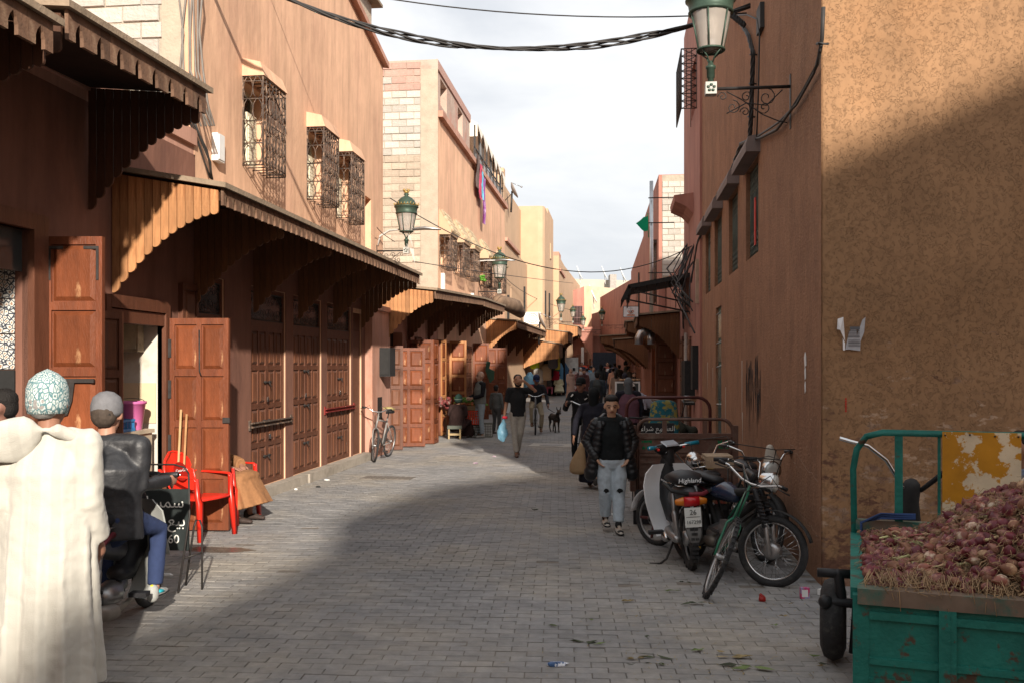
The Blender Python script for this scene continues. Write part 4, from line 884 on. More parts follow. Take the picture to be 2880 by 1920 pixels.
t = thing('meter_boxes', 'row of dark boxes and pipes on the rose wall beyond the brown building', 'boxes', (X, 19.2, 0))
for k, (y, z0, z1, p) in enumerate(((.15, 1.35, 2.25, .12), (1.0, 1.0, 1.95, .22), (2.2, 1.15, 1.95, .18))):
    mb = MB(); mb.box((-p, y, z0), (0, y+.45, z1)); obj('meter_box', mb, blackM, t)
mb = MB(); mb.box((-.06, .05, 3.1), (0, .17, 4.0)); obj('pale_strip', mb, M('strip', (.40, .30, .22), .8), t)
mb = MB(); mb.tube([(-.06, 2.9, 0), (-.06, 2.9, 2.6)], .04, 6); obj('drain_pipe', mb, M('pale_pipe', (.45, .40, .36), .7), t)
# ---- low shop row with wooden awnings, and block-sided house
b = thing('shop_building', 'low rose shop row under the brown plank awning on the right', 'building', (XR, yR2, 0)); y3 = 33.4; x3 = 1.41
mb = MB(); wl(mb, yR2+.003, y3, 0, (4.5, 4.9), [(24.2, 25.2, 0, 2.6, .2), (27.0, 28.4, 0, 2.6, .3), (29, 30.2, 0, 2.6, .2), (31, 32.4, 0, 2.5, .3)], back=0); W('wall', mb, plR, b)
mb = MB(); mb.poly([(XR, yR2, 4.5), (XR+6, yR2, 4.5), (XR+6, y3, 4.9), (XR, y3, 4.9)]); mb.box((XR-.05, yR2, 4.5), (XR+.06, yR2+.6, 4.75)); W('roof', mb, plR, b)
leaf(b, XR-.02, 25.2, R(-90), 1.0, 2.5, 2, 5, doorD, panD); leaf(b, XR-.62, 26.95, R(8), .6, 2.5, 1, 5, doorD, panD); leaf(b, XR-.02, 30.2, R(-90), 1.2, 2.5, 2, 5, doorM, panL); leaf(b, XR-.6, 31, R(5), .58, 2.4, 1, 4, doorM, panL); leaf(b, XR-.5, 33.2, R(5), .5, 2.4, 1, 4, doorM, panL)
b = thing('house', 'rose house with a grey block side wall and a barred window, right of the lane', 'house', (x3, y3, 0))
mb = MB(); p1, p2 = (x3, y3), (.79, 60.5)
wall(mb, (1.15, 44), (x3, y3), 0, 8.6, [(8.2, 9.5, 4.2, 6.3, .2)], back=0); wall(mb, (.79, 60.5), (1.15, 44), 0, 7.9); wall(mb, (x3, y3), (9, y3), 0, 8.6); mb.poly([(x3, y3, 8.6), (9, y3, 8.6), (9, 44, 8.6), (1.15, 44, 8.6)]); mb.poly([(1.15, 44, 7.9), (9, 44, 7.9), (9, 60.5, 7.9), (.79, 60.5, 7.9)]); mb.poly([(1.15, 44, 7.8), (9, 44, 7.8), (9, 44, 8.6), (1.15, 44, 8.6)]); W('wall', mb, plR, b)
mb = MB(); mb.box((x3+.12, y3-.006, 4.95), (x3+1.75, y3, 8.58)); W('mortar_bed', mb, mortar, b)
blocks(b, V((x3+.12, y3-.006, 0))-b.location, (1, 0, 0), (0, 1, 0), 1.6, 5.0, 8.55, .42, .21, lambda a, c: blkW)
mb = MB()
for k in range(6): y = y3+1.15+k*.26; x = x3-.02-(y-y3)*.0245; mb.tube([(x, y, 4.2), (x, y, 6.3)], .018, 4)
for k in range(8): mb.tube([(x3-.045, y3+1.1, 4.2+.3*k), (x3-.09, y3+2.5, 4.2+.3*k)], .015, 4)
mb.box((x3-.16, y3+1.0, 6.32), (x3, y3+2.6, 6.44)); W('window_grille', mb, ironR, b)
mb = MB(); mb.box((x3-.2, 38, 7.0), (x3-.12, 39.2, 8.2)) if 0 else None
mb = MB(); mb.box((1.0, 48, 4.4), (1.04, 49, 6.6)); mb.box((.95, 53, 4.6), (1.0, 54, 6.4)); W('window_shutter', mb, blackM, b)
# roofs farther along, stepping down
b = thing('house', 'far rose house on the right whose roof steps down toward the lane end', 'house', (.79, 60.5, 0)); mb = MB()
mb = MB(); wall(mb, (-1.5, 76), (.79, 60.5), 0, 7.4); wall(mb, (.79, 60.5), (9, 60.5), 0, 7.6); mb.poly([(.79, 60.5, 7.4), (9, 60.5, 7.4), (9, 76, 7.4), (-1.5, 76, 7.4)]); W('wall', mb, plR, b)
mb = MB(); mb.box((1.3, 62, 7.4), (3, 64, 9.0)); W('roof_block', mb, blkT, b)
# ---- awnings on the right side
awning('brown plank awning under the black canopy on the right', 25.9, 30.4, 3.22, 3.26, o=1.15, nb=1, tooth=.25, fh=.22, drop=.95, xw=XR, sgn=-1, pm=plankM, rise=.1)
awning('dark plank awning just behind the brown one on the right', 31.2, 36.0, 3.3, 3.3, o=1.25, nb=1, tooth=.3, fh=.25, drop=1.0, xw=1.5, sgn=-1, pm=plankM, rise=.1)
awning('weathered awning beside the round exhaust pipe on the right', 38, 43.5, 2.9, 2.9, o=1.4, nb=1, tooth=.35, fh=.25, drop=.9, xw=1.2, sgn=-1, pm=plankM, rise=.1)
awning('distant awning with a pale edge before the lane end', 46, 54, 3.3, 3.3, o=1.9, nb=1, tooth=.4, fh=.25, drop=1.2, xw=1.0, sgn=-1, pm=plankM, rise=.1)
awning('last brown awning on the right near the dark gate', 56, 62, 3.2, 3.2, o=1.6, nb=0, tooth=.4, fh=.25, drop=1.0, xw=.75, sgn=-1, pm=plankM, rise=.1)
# black sheet canopy on an iron frame
t = thing('metal_canopy', 'black sheet metal canopy on an iron frame over the right shops', 'canopy', (XR, 21.6, 3.6))
mb = MB(); y0_, y1_ = 0, 3.2
mb.poly([(-.02, y0_, .36), (-1.45, y0_, .10), (-1.45, y1_, .10), (-.02, y1_, .36)][::-1]); mb.poly([(-.02, y0_, .34), (-1.45, y0_, .08), (-1.45, y1_, .08), (-.02, y1_, .34)])
mb.poly([(-1.45, y0_, .10), (-1.62, y0_, -.26), (-1.62, y1_, -.26), (-1.45, y1_, .10)]); mb.poly([(-.02, y0_, .36), (-1.45, y0_, .10), (-1.45, y0_, .0), (-.02, y0_, .26)]); mb.poly([(-1.45, y0_, .10), (-1.62, y0_, -.26), (-1.5, y0_, -.26), (-1.38, y0_, .0)])
obj('sheet_roof', mb, blackM, t)
mb = MB(); 
mb.tube([(-.02, .05, -.55), (-1.45, .05, -.25), (-1.5, .05, -.22)], .02, 5); mb.tube([(-.02, .05, -.35), (-1.3, .05, -.05)], .02, 5)
for k in range(6): x = -.15-.22*k; mb.tube([(x, .05, .25+.17*x), (x, .05, -.52-.2*x)], .009, 4)
mb.tube([(-1.45, .05, -.25), (-1.45, 3.1, -.25)], .018, 5); mb.tube([(-1.45, .05, .05), (-1.45, .05, -.3)], .018, 5); obj('iron_frame', mb, iron, t)
# shop sign
t = thing('shop_sign', 'white hanging shop sign with a red and orange emblem and Arabic lines', 'sign', WX(1774, 877, .33))
mb = MB(); mb.box((-.2, -.015, -.145), (.2, .015, .145)); obj('sign_board', mb, M('sign_white', (.85, .84, .84), .5), t)
mb = MB()
for z in (-.15, .14): mb.box((-.21, -.02, z), (.21, .02, z+.012))
for x in (-.21, .2): mb.box((x, -.02, -.15), (x+.012, .02, .152))
obj('sign_frame', mb, iron, t)
orr = M('sign_orange', (.62, .16, .03), .6); bl = M('sign_dark', (.10, .05, .04), .6)
mb = MB(); mb.box((-.11, -.018, -.115), (.11, -.0155, -.085)); mb.tube([(-.09, -.018, .02), (-.05, -.018, -.03), (0, -.018, -.05), (.05, -.018, -.03), (.08, -.018, .02), (.05, -.018, .03)], .009, 4); mb.tube([(-.06, -.018, .03), (-.03, -.018, -.01), (.02, -.018, -.02), (.05, -.018, .05)], .007, 4); obj('emblem', mb, orr, t)
mb = MB(); mb.ball((0, -.018, .035), .014, 8, 5); mb.tube([(-.03, -.018, .02), (0, -.018, -.03), (.03, -.018, .03)], .008, 4); obj('emblem_figure', mb, bl, t)
text('sign_text', '\uFEE2\uFECC\uFEC4\uFEE3', .05, bl, t, (0, -.017, .10), (pi/2, 0, 0)); text('sign_text', '\uFEE2\uFECC\uFEC4\uFEE3 \uFEEA\uFEF4\uFE92\uFEB7', .035, bl, t, (0, -.017, -.068), (pi/2, 0, 0))
# exhaust pipe
t = thing('exhaust_pipe', 'shiny galvanised exhaust pipe rising past the roofs with an elbow below', 'pipe', AT(1832, 930, 27))
g = M('galvanised', (.50, .51, .52), .3, metal=.9, var=.15, vs=6); B = t.location
zz = lambda py: AT(1832, py, 27).z-B.z; xx_ = lambda px: AT(px, 930, 27).x-B.x
mb = MB(); mb.tube([(0, 0, zz(938)), (0, 0, zz(510))], .055, 14); obj('tall_pipe', mb, g, t)
mb = MB(); mb.limb([(0, 0, zz(968)), (0, 0, zz(938))], [.11, .11], 14, rnd_=False); obj('pipe_joint', mb, g, t)
mb = MB(); mb.limb([(xx_(1797), 0, zz(968)), (xx_(1797), 0, zz(950)), (xx_(1803), 0, zz(938)), (xx_(1812), 0, zz(934)), (xx_(1829), 0, zz(934))], [.12]*5, 14, rnd_=False); obj('elbow', mb, g, t)
mb = MB()
for py in (630, 560, 770): mb.box((-.09, -.09, zz(py)), (XR-B.x-.2 if 0 else .65, -.075, zz(py)+.03))
obj('pipe_strap', mb, iron, t)
p = AT(1812, 630, 27); mb = MB(); rr_ = []
for k in range(5): rr_.append([(p.x+.28-.13*k*(1 if q else 1)-.0, p.y+.05*sin(k*1.5+q), p.z+.28-.14*abs(q-.0)*(1-.0*k)-.07*k*(q-1)*0-.05*k+(.0 if q else .03)) for q in range(4)])
mb.loft([[(p.x+.10, p.y, p.z+.22), (p.x+.10, p.y+.01, p.z-.20)], [(p.x-.02, p.y+.04, p.z+.20), (p.x-.0, p.y+.03, p.z-.22)], [(p.x-.12, p.y, p.z+.10), (p.x-.08, p.y, p.z-.16)], [(p.x-.24, p.y+.03, p.z+.02), (p.x-.2, p.y+.02, p.z-.02)]], cap=False, closed=False); mb.tube([(p.x+.12, p.y, p.z-.4), (p.x+.1, p.y, p.z+.3)], .012, 4)
single('flag', mb, M('flag_green', (.0, .30, .14), .8, var=.1), 'green flag fluttering beside the tall exhaust pipe', 'flag')
# ================================================================ FAR END of the lane
def farhouse(label, px0, px1, zc, py0, py1, m, depth=6, name='house', extra=None):
    a = AT(px0, H0, zc); c = AT(px1, H0, zc); za = CH+(H0-py0)*zc/F; zb = CH+(H0-py1)*zc/F
    t = thing(name, label, 'house', (a.x, a.y, 0)); mb = MB(); wall(mb, a, c, 0, (za, zb)); u = (c-a).normalized(); n_ = V((-u.y, u.x, 0))*depth
    d0, d1 = a+n_, c+n_; mb.poly([(c.x, c.y, 0), (d1.x, d1.y, 0), (d1.x, d1.y, zb), (c.x, c.y, zb)]); mb.poly([(d0.x, d0.y, 0), (a.x, a.y, 0), (a.x, a.y, za), (d0.x, d0.y, za)]); mb.poly([(a.x, a.y, za), (c.x, c.y, zb), (d1.x, d1.y, zb), (d0.x, d0.y, za)])
    loc(obj('wall', mb, m, t), t); return t
f1 = farhouse('pink house with a large dark grid window at the bend of the lane', 1598, 1643, 72, 822, 806, plR)
p0, p1 = AT(1608, 910, 71.9), AT(1637, 862, 71.9); u = (p1-p0); u.z = 0; L_ = u.length; u.normalize(); mb = MB(); mb.poly([p0, p0+u*L_, p0+u*L_+V((0, 0, p1.z-p0.z)), p0+V((0, 0, p1.z-p0.z))]); loc(obj('window_pane', mb, darkIn, f1), f1)
mb = MB()
for k in range(8): q = p0+u*L_*k/7; mb.tube([q+V((0, -.06, 0)), q+V((0, -.06, p1.z-p0.z))], .03, 4)
for k in range(4): z = (p1.z-p0.z)*k/3; mb.tube([p0+V((0, -.06, z)), p0+u*L_+V((0, -.06, z))], .03, 4)
loc(obj('window_grille', mb, M('maroon_iron', (.16, .10, .10), .7), f1), f1)
f2 = farhouse('narrow orange house corner catching the sun at the lane bend', 1642, 1664, 74, 805, 805, plL)
mb = MB(); a, c = AT(1604, 935, 71), AT(1668, 935, 71); mb.box((a.x, a.y-1.2, a.z), (c.x, a.y+1, a.z+.35)); mb.prism([(c.x, a.z), (c.x-1.2, a.z), (c.x-.2, a.z-1.6), (c.x, a.z-2)], a.y-1.1, a.y-.4, 'y'); single('balcony', mb, plR, 'rose plaster balcony slab over the far shop doors', 'balcony')
f3 = farhouse('rose house closing the lane above the dark gate', 1662, 1738, 78, 884, 862, plR)
a, c = AT(1662, 945, 77.5), AT(1745, 943, 77.5); mb = MB(); mb.box((a.x, a.y-.3, a.z), (c.x, a.y+.4, a.z+.3)); single('wall_ledge', mb, plR, 'long ledge across the rose house that closes the lane', 'ledge')
f4 = farhouse('pale bare block house rising behind the rose house at the lane end', 1664, 1740, 84, 806, 812, M('far_block', (.46, .38, .28), .95, var=.15, vs=2.5, col2=(.50, .38, .27), cs=1.5, world=True))
f5 = farhouse('tan block wall house right of the lane end', 1733, 1800, 70, 822, 818, M('far_block2', (.46, .39, .30), .95, var=.15, vs=3, world=True))
f5b = farhouse('rose lower house right of the dark gate', 1737, 1800, 67, 915, 905, plR, depth=2)
f6 = farhouse('pale flat roofed houses on the skyline behind the lane', 1612, 1790, 110, 785, 790, M('far_pale', (.46, .41, .33), .95, var=.1, vs=1.2, world=True))
f7 = farhouse('small grey rooftop hut on the far skyline', 1716, 1734, 108, 772, 772, M('far_grey', (.34, .31, .28), .95), depth=2)
f8 = farhouse('dark side wall strip at the left of the far skyline', 1603, 1613, 100, 800, 788, M('far_dark', (.25, .19, .17), .95), depth=3)
a, c = AT(1668, 1000, 66), AT(1732, 1000, 66); mb = MB(); mb.box((a.x, a.y, 0), (c.x, a.y+.2, AT(0, 990, 66).z)); 
for k in range(7): x = a.x+(c.x-a.x)*k/6; mb.box((x-.02, a.y-.03, 0), (x+.02, a.y, 2.8))
single('passage_panel', mb, M('passage_navy', (.03, .04, .06), .6, var=.2), 'dark navy panel filling the dark gate at the end of the lane', 'passage')  # ribbed dark panel put in where the lane ends in a dark passage
for i, (px, w_, h) in enumerate(((1615, 10, 2.6), (1628, 12, 2.7), (1648, 9, 2.9), (1660, 5, 2.4))):
    a = AT(px, H0, 70); mb = MB(); mb.box((a.x-w_*.0134, a.y-.1, 0), (a.x+w_*.0134, a.y, h)); single('shop_door', mb, doorD, ['first', 'second', 'third', 'fourth'][i]+' brown door from the left under the far pink house', 'door')
for i, (px, py, zc) in enumerate(((1630, 770, 105), (1700, 770, 105), (1668, 830, 80), (1752, 775, 100))):
    p = AT(px, py, zc); mb = MB(); mb.limb([(p.x-.3, p.y, p.z+.8), (p.x, p.y, p.z), (p.x+.3, p.y, p.z-.6)], [(.05, .5), (.08, .9), (.05, .5)], 10); mb.tube([(p.x, p.y, p.z), (p.x+.1, p.y, p.z-1.2)], .04, 4)
    single('satellite_dish', mb, white, ['leftmost pale satellite dish on the far skyline', 'pale satellite dish in the middle of the far skyline', 'pale satellite dish leaning on the block house at the lane end', 'rightmost pale satellite dish on the far skyline'][i], 'satellite dish')
# dishes on the left side
for lab, px, py, zc, s in (('satellite dish on the roof edge of the orange house', 1440, 538, 44, .8), ('rusty satellite dish on a post above the awnings', 1518, 905, 46, .9)):
    p = AT(px, py, zc); t = thing('satellite_dish', lab, 'satellite dish', p); mb = MB(); rings = []
    for r_, d in ((.02, 0), (.25, .03), (.5, .12), (.5, .14), (.25, .05), (.02, .02)): rings.append([V((r_*s*cos(a), r_*s*sin(a), d)) for a in [2*pi*k/18 for k in range(18)]])
    rot = MX.Rotation(R(8), 4, 'Z') @ MX.Rotation(R(66), 4, 'Y'); mb.at(rot); mb.loft(rings); mb.at(None); obj('dish', mb, M('dish_grey', (.30, .27, .25), .6), t)
    mb = MB(); q = rot @ V((0, 0, .62*s)); e = rot @ V((-.48*s, 0, .12)); mb.tube([e, q], .016, 4); mb.ball(q, .05, 6, 4); obj('feed_arm', mb, steel, t)
    mb = MB(); mb.tube([(0, .02, 0), (-.05, .02, -1.0 if s < .85 else -1.1)], .045, 6); mb.tube([(0, .02, -.1), (-.4, .02, -.5)], .02, 4); obj('dish_post', mb, iron, t)
# ================================================================ street lamps
gl = M('lamp_glass', (.62, .56, .50), .22, var=.06, trans=.55, spec=.5)
def lantern(t, z0=0, s=1.0):
    """neck foot at z0 (top of bracket joint) upward"""
    mb = MB(); P_ = lambda a: [(r*s, z0+h*s) for r, h in a]
    mb.lathe(P_([(.03, 0), (.03, .05), (.04, .055), (.04, .14), (.05, .145), (.05, .17), (.03, .18), (.025, .22)]), seg=12)
    for k in range(4):
        a = pi/4+k*pi/2; mb.tube([(.02*s*cos(a), .02*s*sin(a), z0+.2*s), (.05*s*cos(a), .05*s*sin(a), z0+.26*s), (.125*s*cos(a), .125*s*sin(a), z0+.32*s)], .008*s, 5)
    mb.torus((0, 0, z0+.33*s), .135*s, .012*s, 'z', 20, 6)
    for k in range(6):
        a = k*pi/3+.3; mb.tube([(.13*s*cos(a), .13*s*sin(a), z0+.33*s), (.205*s*cos(a), .205*s*sin(a), z0+.70*s)], .009*s, 5)
    mb.lathe(P_([(.20, .69), (.225, .70), (.225, .715), (.215, .725), (.228, .80), (.24, .82), (.255, .83), (.25, .85)]), seg=24, cap=False)
    obj('lantern_frame', mb, ironG, t)
    mb = MB(); mb.lathe(P_([(.125, .335), (.198, .70)]), seg=18, cap=False); mb.lathe(P_([(.125, .335), (.12, .34)]), seg=18); obj('lantern_glass', mb, gl, t)
    mb = MB(); mb.lathe(P_([(.03, .45), (.05, .5), (.05, .62), (.03, .68)]), seg=10); obj('bulb', mb, white, t)
    mb = MB(); mb.lathe(P_([(.215, .85), (.205, .90), (.17, .97), (.11, 1.03), (.05, 1.06), (.035, 1.08), (.06, 1.10), (.04, 1.12)]), seg=24); obj('dome', mb, ironG, t)
    mb = MB(); mb.lathe(P_([(.225, .845), (.25, .87)]), seg=24, cap=False)
    for k in range(24):
        a = 2*pi*k/24; h = .04+.02*(k % 4 == 0); mb.tube([(.235*s*cos(a), .235*s*sin(a), z0+.85*s), (.262*s*cos(a+.08), .262*s*sin(a+.08), z0+(.86+h)*s)], .007*s, 4)
    mb.lathe(P_([(.035, 1.12), (.06, 1.15), (.045, 1.16)]), seg=10)
    for k in range(6): a = pi*k/3; mb.tube([(.05*s*cos(a), .05*s*sin(a), z0+1.15*s), (.065*s*cos(a), .065*s*sin(a), z0+1.21*s)], .012*s, 4)
    obj('crown', mb, gold, t)
def lamp(label, wallp, dirx, arm, s=1.0):
    t = thing('street_lamp', label, 'street lamp', wallp, group='green and gold wall lanterns along the street')
    mb = MB(); d = dirx; r = .016*s
    mb.tube([(0, 0, 0), (d*(arm-.03), 0, 0)], [.017*s, .017*s], 8); mb.box((-.015 if d > 0 else -.005, -.03, -.42*s), (.005 if d > 0 else .015, .03, .12*s)); obj('arm', mb, iron, t)
    mb = MB()
    def sc(cx, cz, rr, a0, sg, tn=1.3): scroll(mb, (d*cx, 0, cz), rr, 'y', tn, sg*d, .0055*s, a0 if d > 0 else pi-a0)
    for cx, cz, rr, a0, sg in ((.30*arm, -.10*s, .095*s, pi/2, 1), (.33*arm, -.20*s, .07*s, 0, -1), (.55*arm, -.09*s, .06*s, pi, -1), (.85*arm, -.08*s, .05*s, 0, 1), (.72*arm, -.19*s, .075*s, pi/2, 1), (.57*arm, -.24*s, .05*s, 0, 1)): sc(cx, cz, rr, a0, sg)
    mb.tube([(d*.03, 0, -.36*s), (d*.15*arm, 0, -.34*s), (d*.35*arm, 0, -.27*s), (d*.6*arm, 0, -.12*s), (d*.8*arm, 0, -.03*s)], .006*s, 4); mb.tube([(d*.1*arm, 0, -.03*s), (d*.3*arm, 0, -.18*s), (d*.55*arm, 0, -.15*s), (d*.8*arm, 0, -.25*s)], .006*s, 4)
    obj('scrollwork', mb, iron, t)
    mb = MB(); mb.cbox((d*arm, 0, 0), (.11*s, .11*s, .12*s)); obj('joint_block', mb, M('joint_pale', (.42, .42, .38), .6), t)
    mb = MB()
    for k in range(5): a = 2*pi*k/5+.3; mb.ball((d*arm+.03*s*cos(a), -.058*s, .03*s*sin(a)), (.017*s, .006*s, .017*s), 6, 4)
    obj('rosette', mb, ironG, t)
    h = bpy.data.objects.new('lantern', MB().lathe([(.03*s, 0), (.03*s, .02*s)], seg=8).mesh('lantern', ironG)); COL.objects.link(h); h.parent = t; h.location = (d*arm, 0, .06*s); lantern(h, 0, s); return t
lamp('nearest lantern on a scrolled bracket on the brown corner building', (XR-.003, 9.35, 4.55), -1, XR-.905, .98)
p = WY(1143, 705, 17.6); lamp('lantern on a bracket in front of the block gable, left side', (XL, 18.9, WY(1143, 705, 18.9).z), 1, WY(1143, 705, 18.9).x-XL, 1.0)
pp = WX(1345, 825, XL); y_ = pp.y+.0; lamp('lantern in front of the tiled hood windows, left side', (XL, y_, WY(1405, 820, y_).z), 1, WY(1405, 820, y_).x-XL, 1.25)
p = WY(1578, 898, 52.5); lamp('lantern on the sunlit yellow house near the stalls', (-4.05, 52.5, p.z), 1, p.x+4.05, 1.15)
p = AT(1611, 905, 60); lamp('small lantern in front of the dark grid window at the bend', (-3.7, p.y, p.z), 1, p.x+3.7, .85)
p = AT(1693, 915, 58); lamp('lantern held out from the right side of the far lane', (.85, p.y, p.z), -1, .85-p.x, .9)
p = AT(1640, 928, 68); lamp('lantern before the orange house corner at the lane bend', (p.x+1.3, p.y, p.z), -1, 1.3, .9)
t = thing('hanging_lantern', 'small black lantern hanging over the white shop sign', 'lantern', WX(1766, 842, .30)); mb = MB(); mb.lathe([(.05, -.12), (.09, .12)], seg=6, cap=False); mb.lathe([(.12, .12), (.10, .15), (.02, .2)], seg=6); mb.tube([(0, 0, .2), (0, 0, .32)], .01, 4); obj('lantern_body', mb, iron, t)
# modern white street light arms beside lanterns 2 and 3
for lab, wy, a, bb_ in (('grey modern street light arm behind the first left lantern', 18.98, (1056, 690), (1238, 643)), ('white modern street light arm behind the second left lantern', 31.6, (1352, 745), (1448, 732))):
    t = thing('street_light', lab, 'street light', (XL, wy, WY(*a, wy).z)); q = lambda px, py: WY(px, py, wy)-t.location
    xA = q(*a).x; xB = q(*bb_).x; zB = q(*bb_).z; mb = MB(); mb.tube([(0, 0, 0), (.05, 0, zB*.6), (.25, 0, zB*.92), (.5, 0, zB), (xB*.6, 0, zB)], .022, 6); obj('arm', mb, M('arm_grey', (.5, .48, .45), .5), t); mb = MB(); mb.limb([(xB*.55, 0, zB-.01), (xB*.75, 0, zB+.01), (xB, 0, zB-.02)], [(.05, .03), (.09, .04), (.06, .015)], 8, ref=(0, 1, 0)); obj('lamp_head', mb, steel, t)
# plastic shreds caught on the first left lantern
mb = MB(); p = WY(1143, 690, 18.9); rg = random.Random(9)
for k in range(9):
    a = p+V((rg.uniform(-.05, .1), -.08, rg.uniform(-.1, .25))); c = a+V((rg.uniform(-.05, .25), rg.uniform(-.1, .1), -rg.uniform(.15, .5))); e_ = a+V((rg.uniform(0, .1), 0, -.03)); mb.poly([a, c, e_])
single('plastic_scrap', mb, M('shredded_plastic', (.6, .58, .55), .5, alpha=.45), 'shredded plastic caught on the lantern by the block gable', 'plastic')
# ================================================================ cables
def cable(label, pts, r=.012, n=18, m=None, name='cable', strands=1):
    """pts: 3 points, quadratic through them"""
    a, b_, c = [V(p) for p in pts]; k = b_*2-(a+c)/2; mb = MB(); rg = random.Random(len(label))
    for s_ in range(strands):
        o = [0, 0]; P_ = []
        for i in range(n+1):
            t = i/n; p = a*(1-t)**2+k*2*t*(1-t)+c*t*t
            if strands > 1: ph = t*26+s_*2*pi/strands; p = p+V((0, .022*cos(ph), .026*sin(ph)+.015*sin(t*pi*3+s_)))
            P_.append(p)
        mb.tube(P_, r, 5)
    return single(name, mb, m or cableM, label, 'cable')
cable('thick twisted cable bundle sagging across the top of the street', [(-4.9, 10.56, 6.68), (-1.7, 11.0, 5.63), (1.55, 11.3, 6.1)], .013, 60, strands=5)
cable('thin taut wire above the thick cable bundle', [(-4.9, 12.6, 7.3), (-1.6, 12.2, 6.5), (1.55, 11.6, 6.12)], .009)
cable('single cable crossing from the left lantern to the right wall', [WX(1096, 557, -4.9), AT(1560, 757, 20.5), WX(1947, 692, 1.55)], .011, 24)
cable('faint lower wire crossing between the lane walls', [WX(1160, 735, -4.9), AT(1430, 775, 30), AT(1612, 797, 50)], .010)
cable('faint wire falling toward the lane bend', [WX(1420, 780, -4.9), AT(1520, 845, 52), AT(1640, 880, 62)], .014)
cable('wire from the lantern down to the peach awning', [WX(1060, 640, -4.85), WY(1080, 660, 18.9), WY(1110, 680, 18.85)], .008)
t = thing('cable_bundle', 'thick black cable bundle stepping down along the brown side wall', 'cables')
mb = MB(); q = lambda px, py, x=XR-.05: WX(px, py, x)
path = [q(2055, 45), q(2080, 60), q(2105, 100), q(2118, 150), q(2115, 235), q(2112, 330), q(2108, 395), q(2085, 405), q(2060, 475), q(2020, 545), q(1985, 620), q(1962, 685), q(1950, 760), q(1945, 800)]
P2 = []
for a, c in zip(path, path[1:]):
    for k in range(6): P2.append(a.lerp(c, k/6))
for s_ in range(4): mb.tube([p+V((.0, 0, 0))+V((-.018*cos(i*.8+s_*1.57), .018*sin(i*.8+s_*1.57)*1.2, .018*sin(i*.8+s_*1.57))) for i, p in enumerate(P2)], .014, 5)
obj('main_cable', mb, cableM, t)
mb = MB(); mb.tube([q(2316, 20), q(2312, 110), q(2300, 180), q(2265, 245), q(2225, 310), q(2185, 365), q(2140, 388), q(2112, 395)], .016, 6); mb.tube([q(2310, 130), q(2290, 205), q(2240, 295), q(2190, 345), q(2132, 383)], .012, 5); mb.tube([q(2055, 45), q(2100, 42), q(2130, 55), q(2136, 95), q(2133, 250), q(2128, 385)], .010, 5)
for px, py in ((2312, 125), (2118, 155), (2116, 237), (2112, 330), (2070, 450), (2035, 520), (2000, 590)): a = q(px, py); mb.tube([a+V((.05, 0, 0)), a+V((-.03, -.02, .0)), a+V((-.03, .05, .02))], .012, 4)
mb.box(tuple(q(2136, 62)+V((0, -.05, -.08))), tuple(q(2130, 40)+V((.06, .08, .06)))); obj('side_cable', mb, cableM, t)
mb = MB(); a = q(2062, 45, XR-.2)
mb.limb([q(2052, 38, 1.3), q(2092, 70, 1.45)], [.035, .03], 8); 
for k in range(7): p = q(2052, 38, 1.3).lerp(q(2092, 70, 1.45), k/6); mb.torus(tuple(p), .036, .01, 'x', 10, 4)
obj('cable_clamp', mb, blackM, t)
mb = MB(); rg = random.Random(4)
for k in range(16):
    a = q(1935+rg.uniform(-8, 20), 690+rg.uniform(-10, 60)); c = q(1925+rg.uniform(-5, 30), 880+rg.uniform(-60, 90), 1.5); m_ = (a+c)/2+V((rg.uniform(-.5, 0), rg.uniform(-.3, .3), rg.uniform(-.5, .1))); mb.tube([a, (a+m_)/2, m_, (m_+c)/2, c], rg.uniform(.008, .02), 5)
single('cable_tangle', mb, cableM, 'messy tangle of black wires where the brown wall meets the rose house', 'cables')
# ================================================================ the stepped building behind the viewpoint, whose shade falls over the square
b = thing('building', 'tall stepped building behind the viewpoint whose shade covers the square', 'building', C(0, -12, 0))
TT = -13; kz = .43/math.hypot(.362, .965)
sil = [(-40, 2.2), (-1.35, 2.4), (-1.2, 2.75), (-.4, 3.2), (.45, 3.9), (.65, 4.7), (2.3, 5.85), (4.33, 6.4), (6, 6.9), (8, 7.5), (40, 7.5)]
def ST_(s, t): return C(-.2425*t+.970*s, .970*t+.2425*s, 0)
mb = MB(); fr = []; bk = []
for s, qv in sil: fr.append(ST_(s, TT)+V((0, 0, qv-kz*TT))); bk.append(ST_(s, TT-8)+V((0, 0, qv-kz*TT)))
for i in range(len(fr)-1):
    a, c, d, e = fr[i], fr[i+1], bk[i+1], bk[i]; mb.poly([a, c, d, e]); mb.poly([(a.x, a.y, 0), (c.x, c.y, 0), c, a][::-1]); mb.poly([(e.x, e.y, 0), (d.x, d.y, 0), d, e])
W('wall', mb, plL, b)
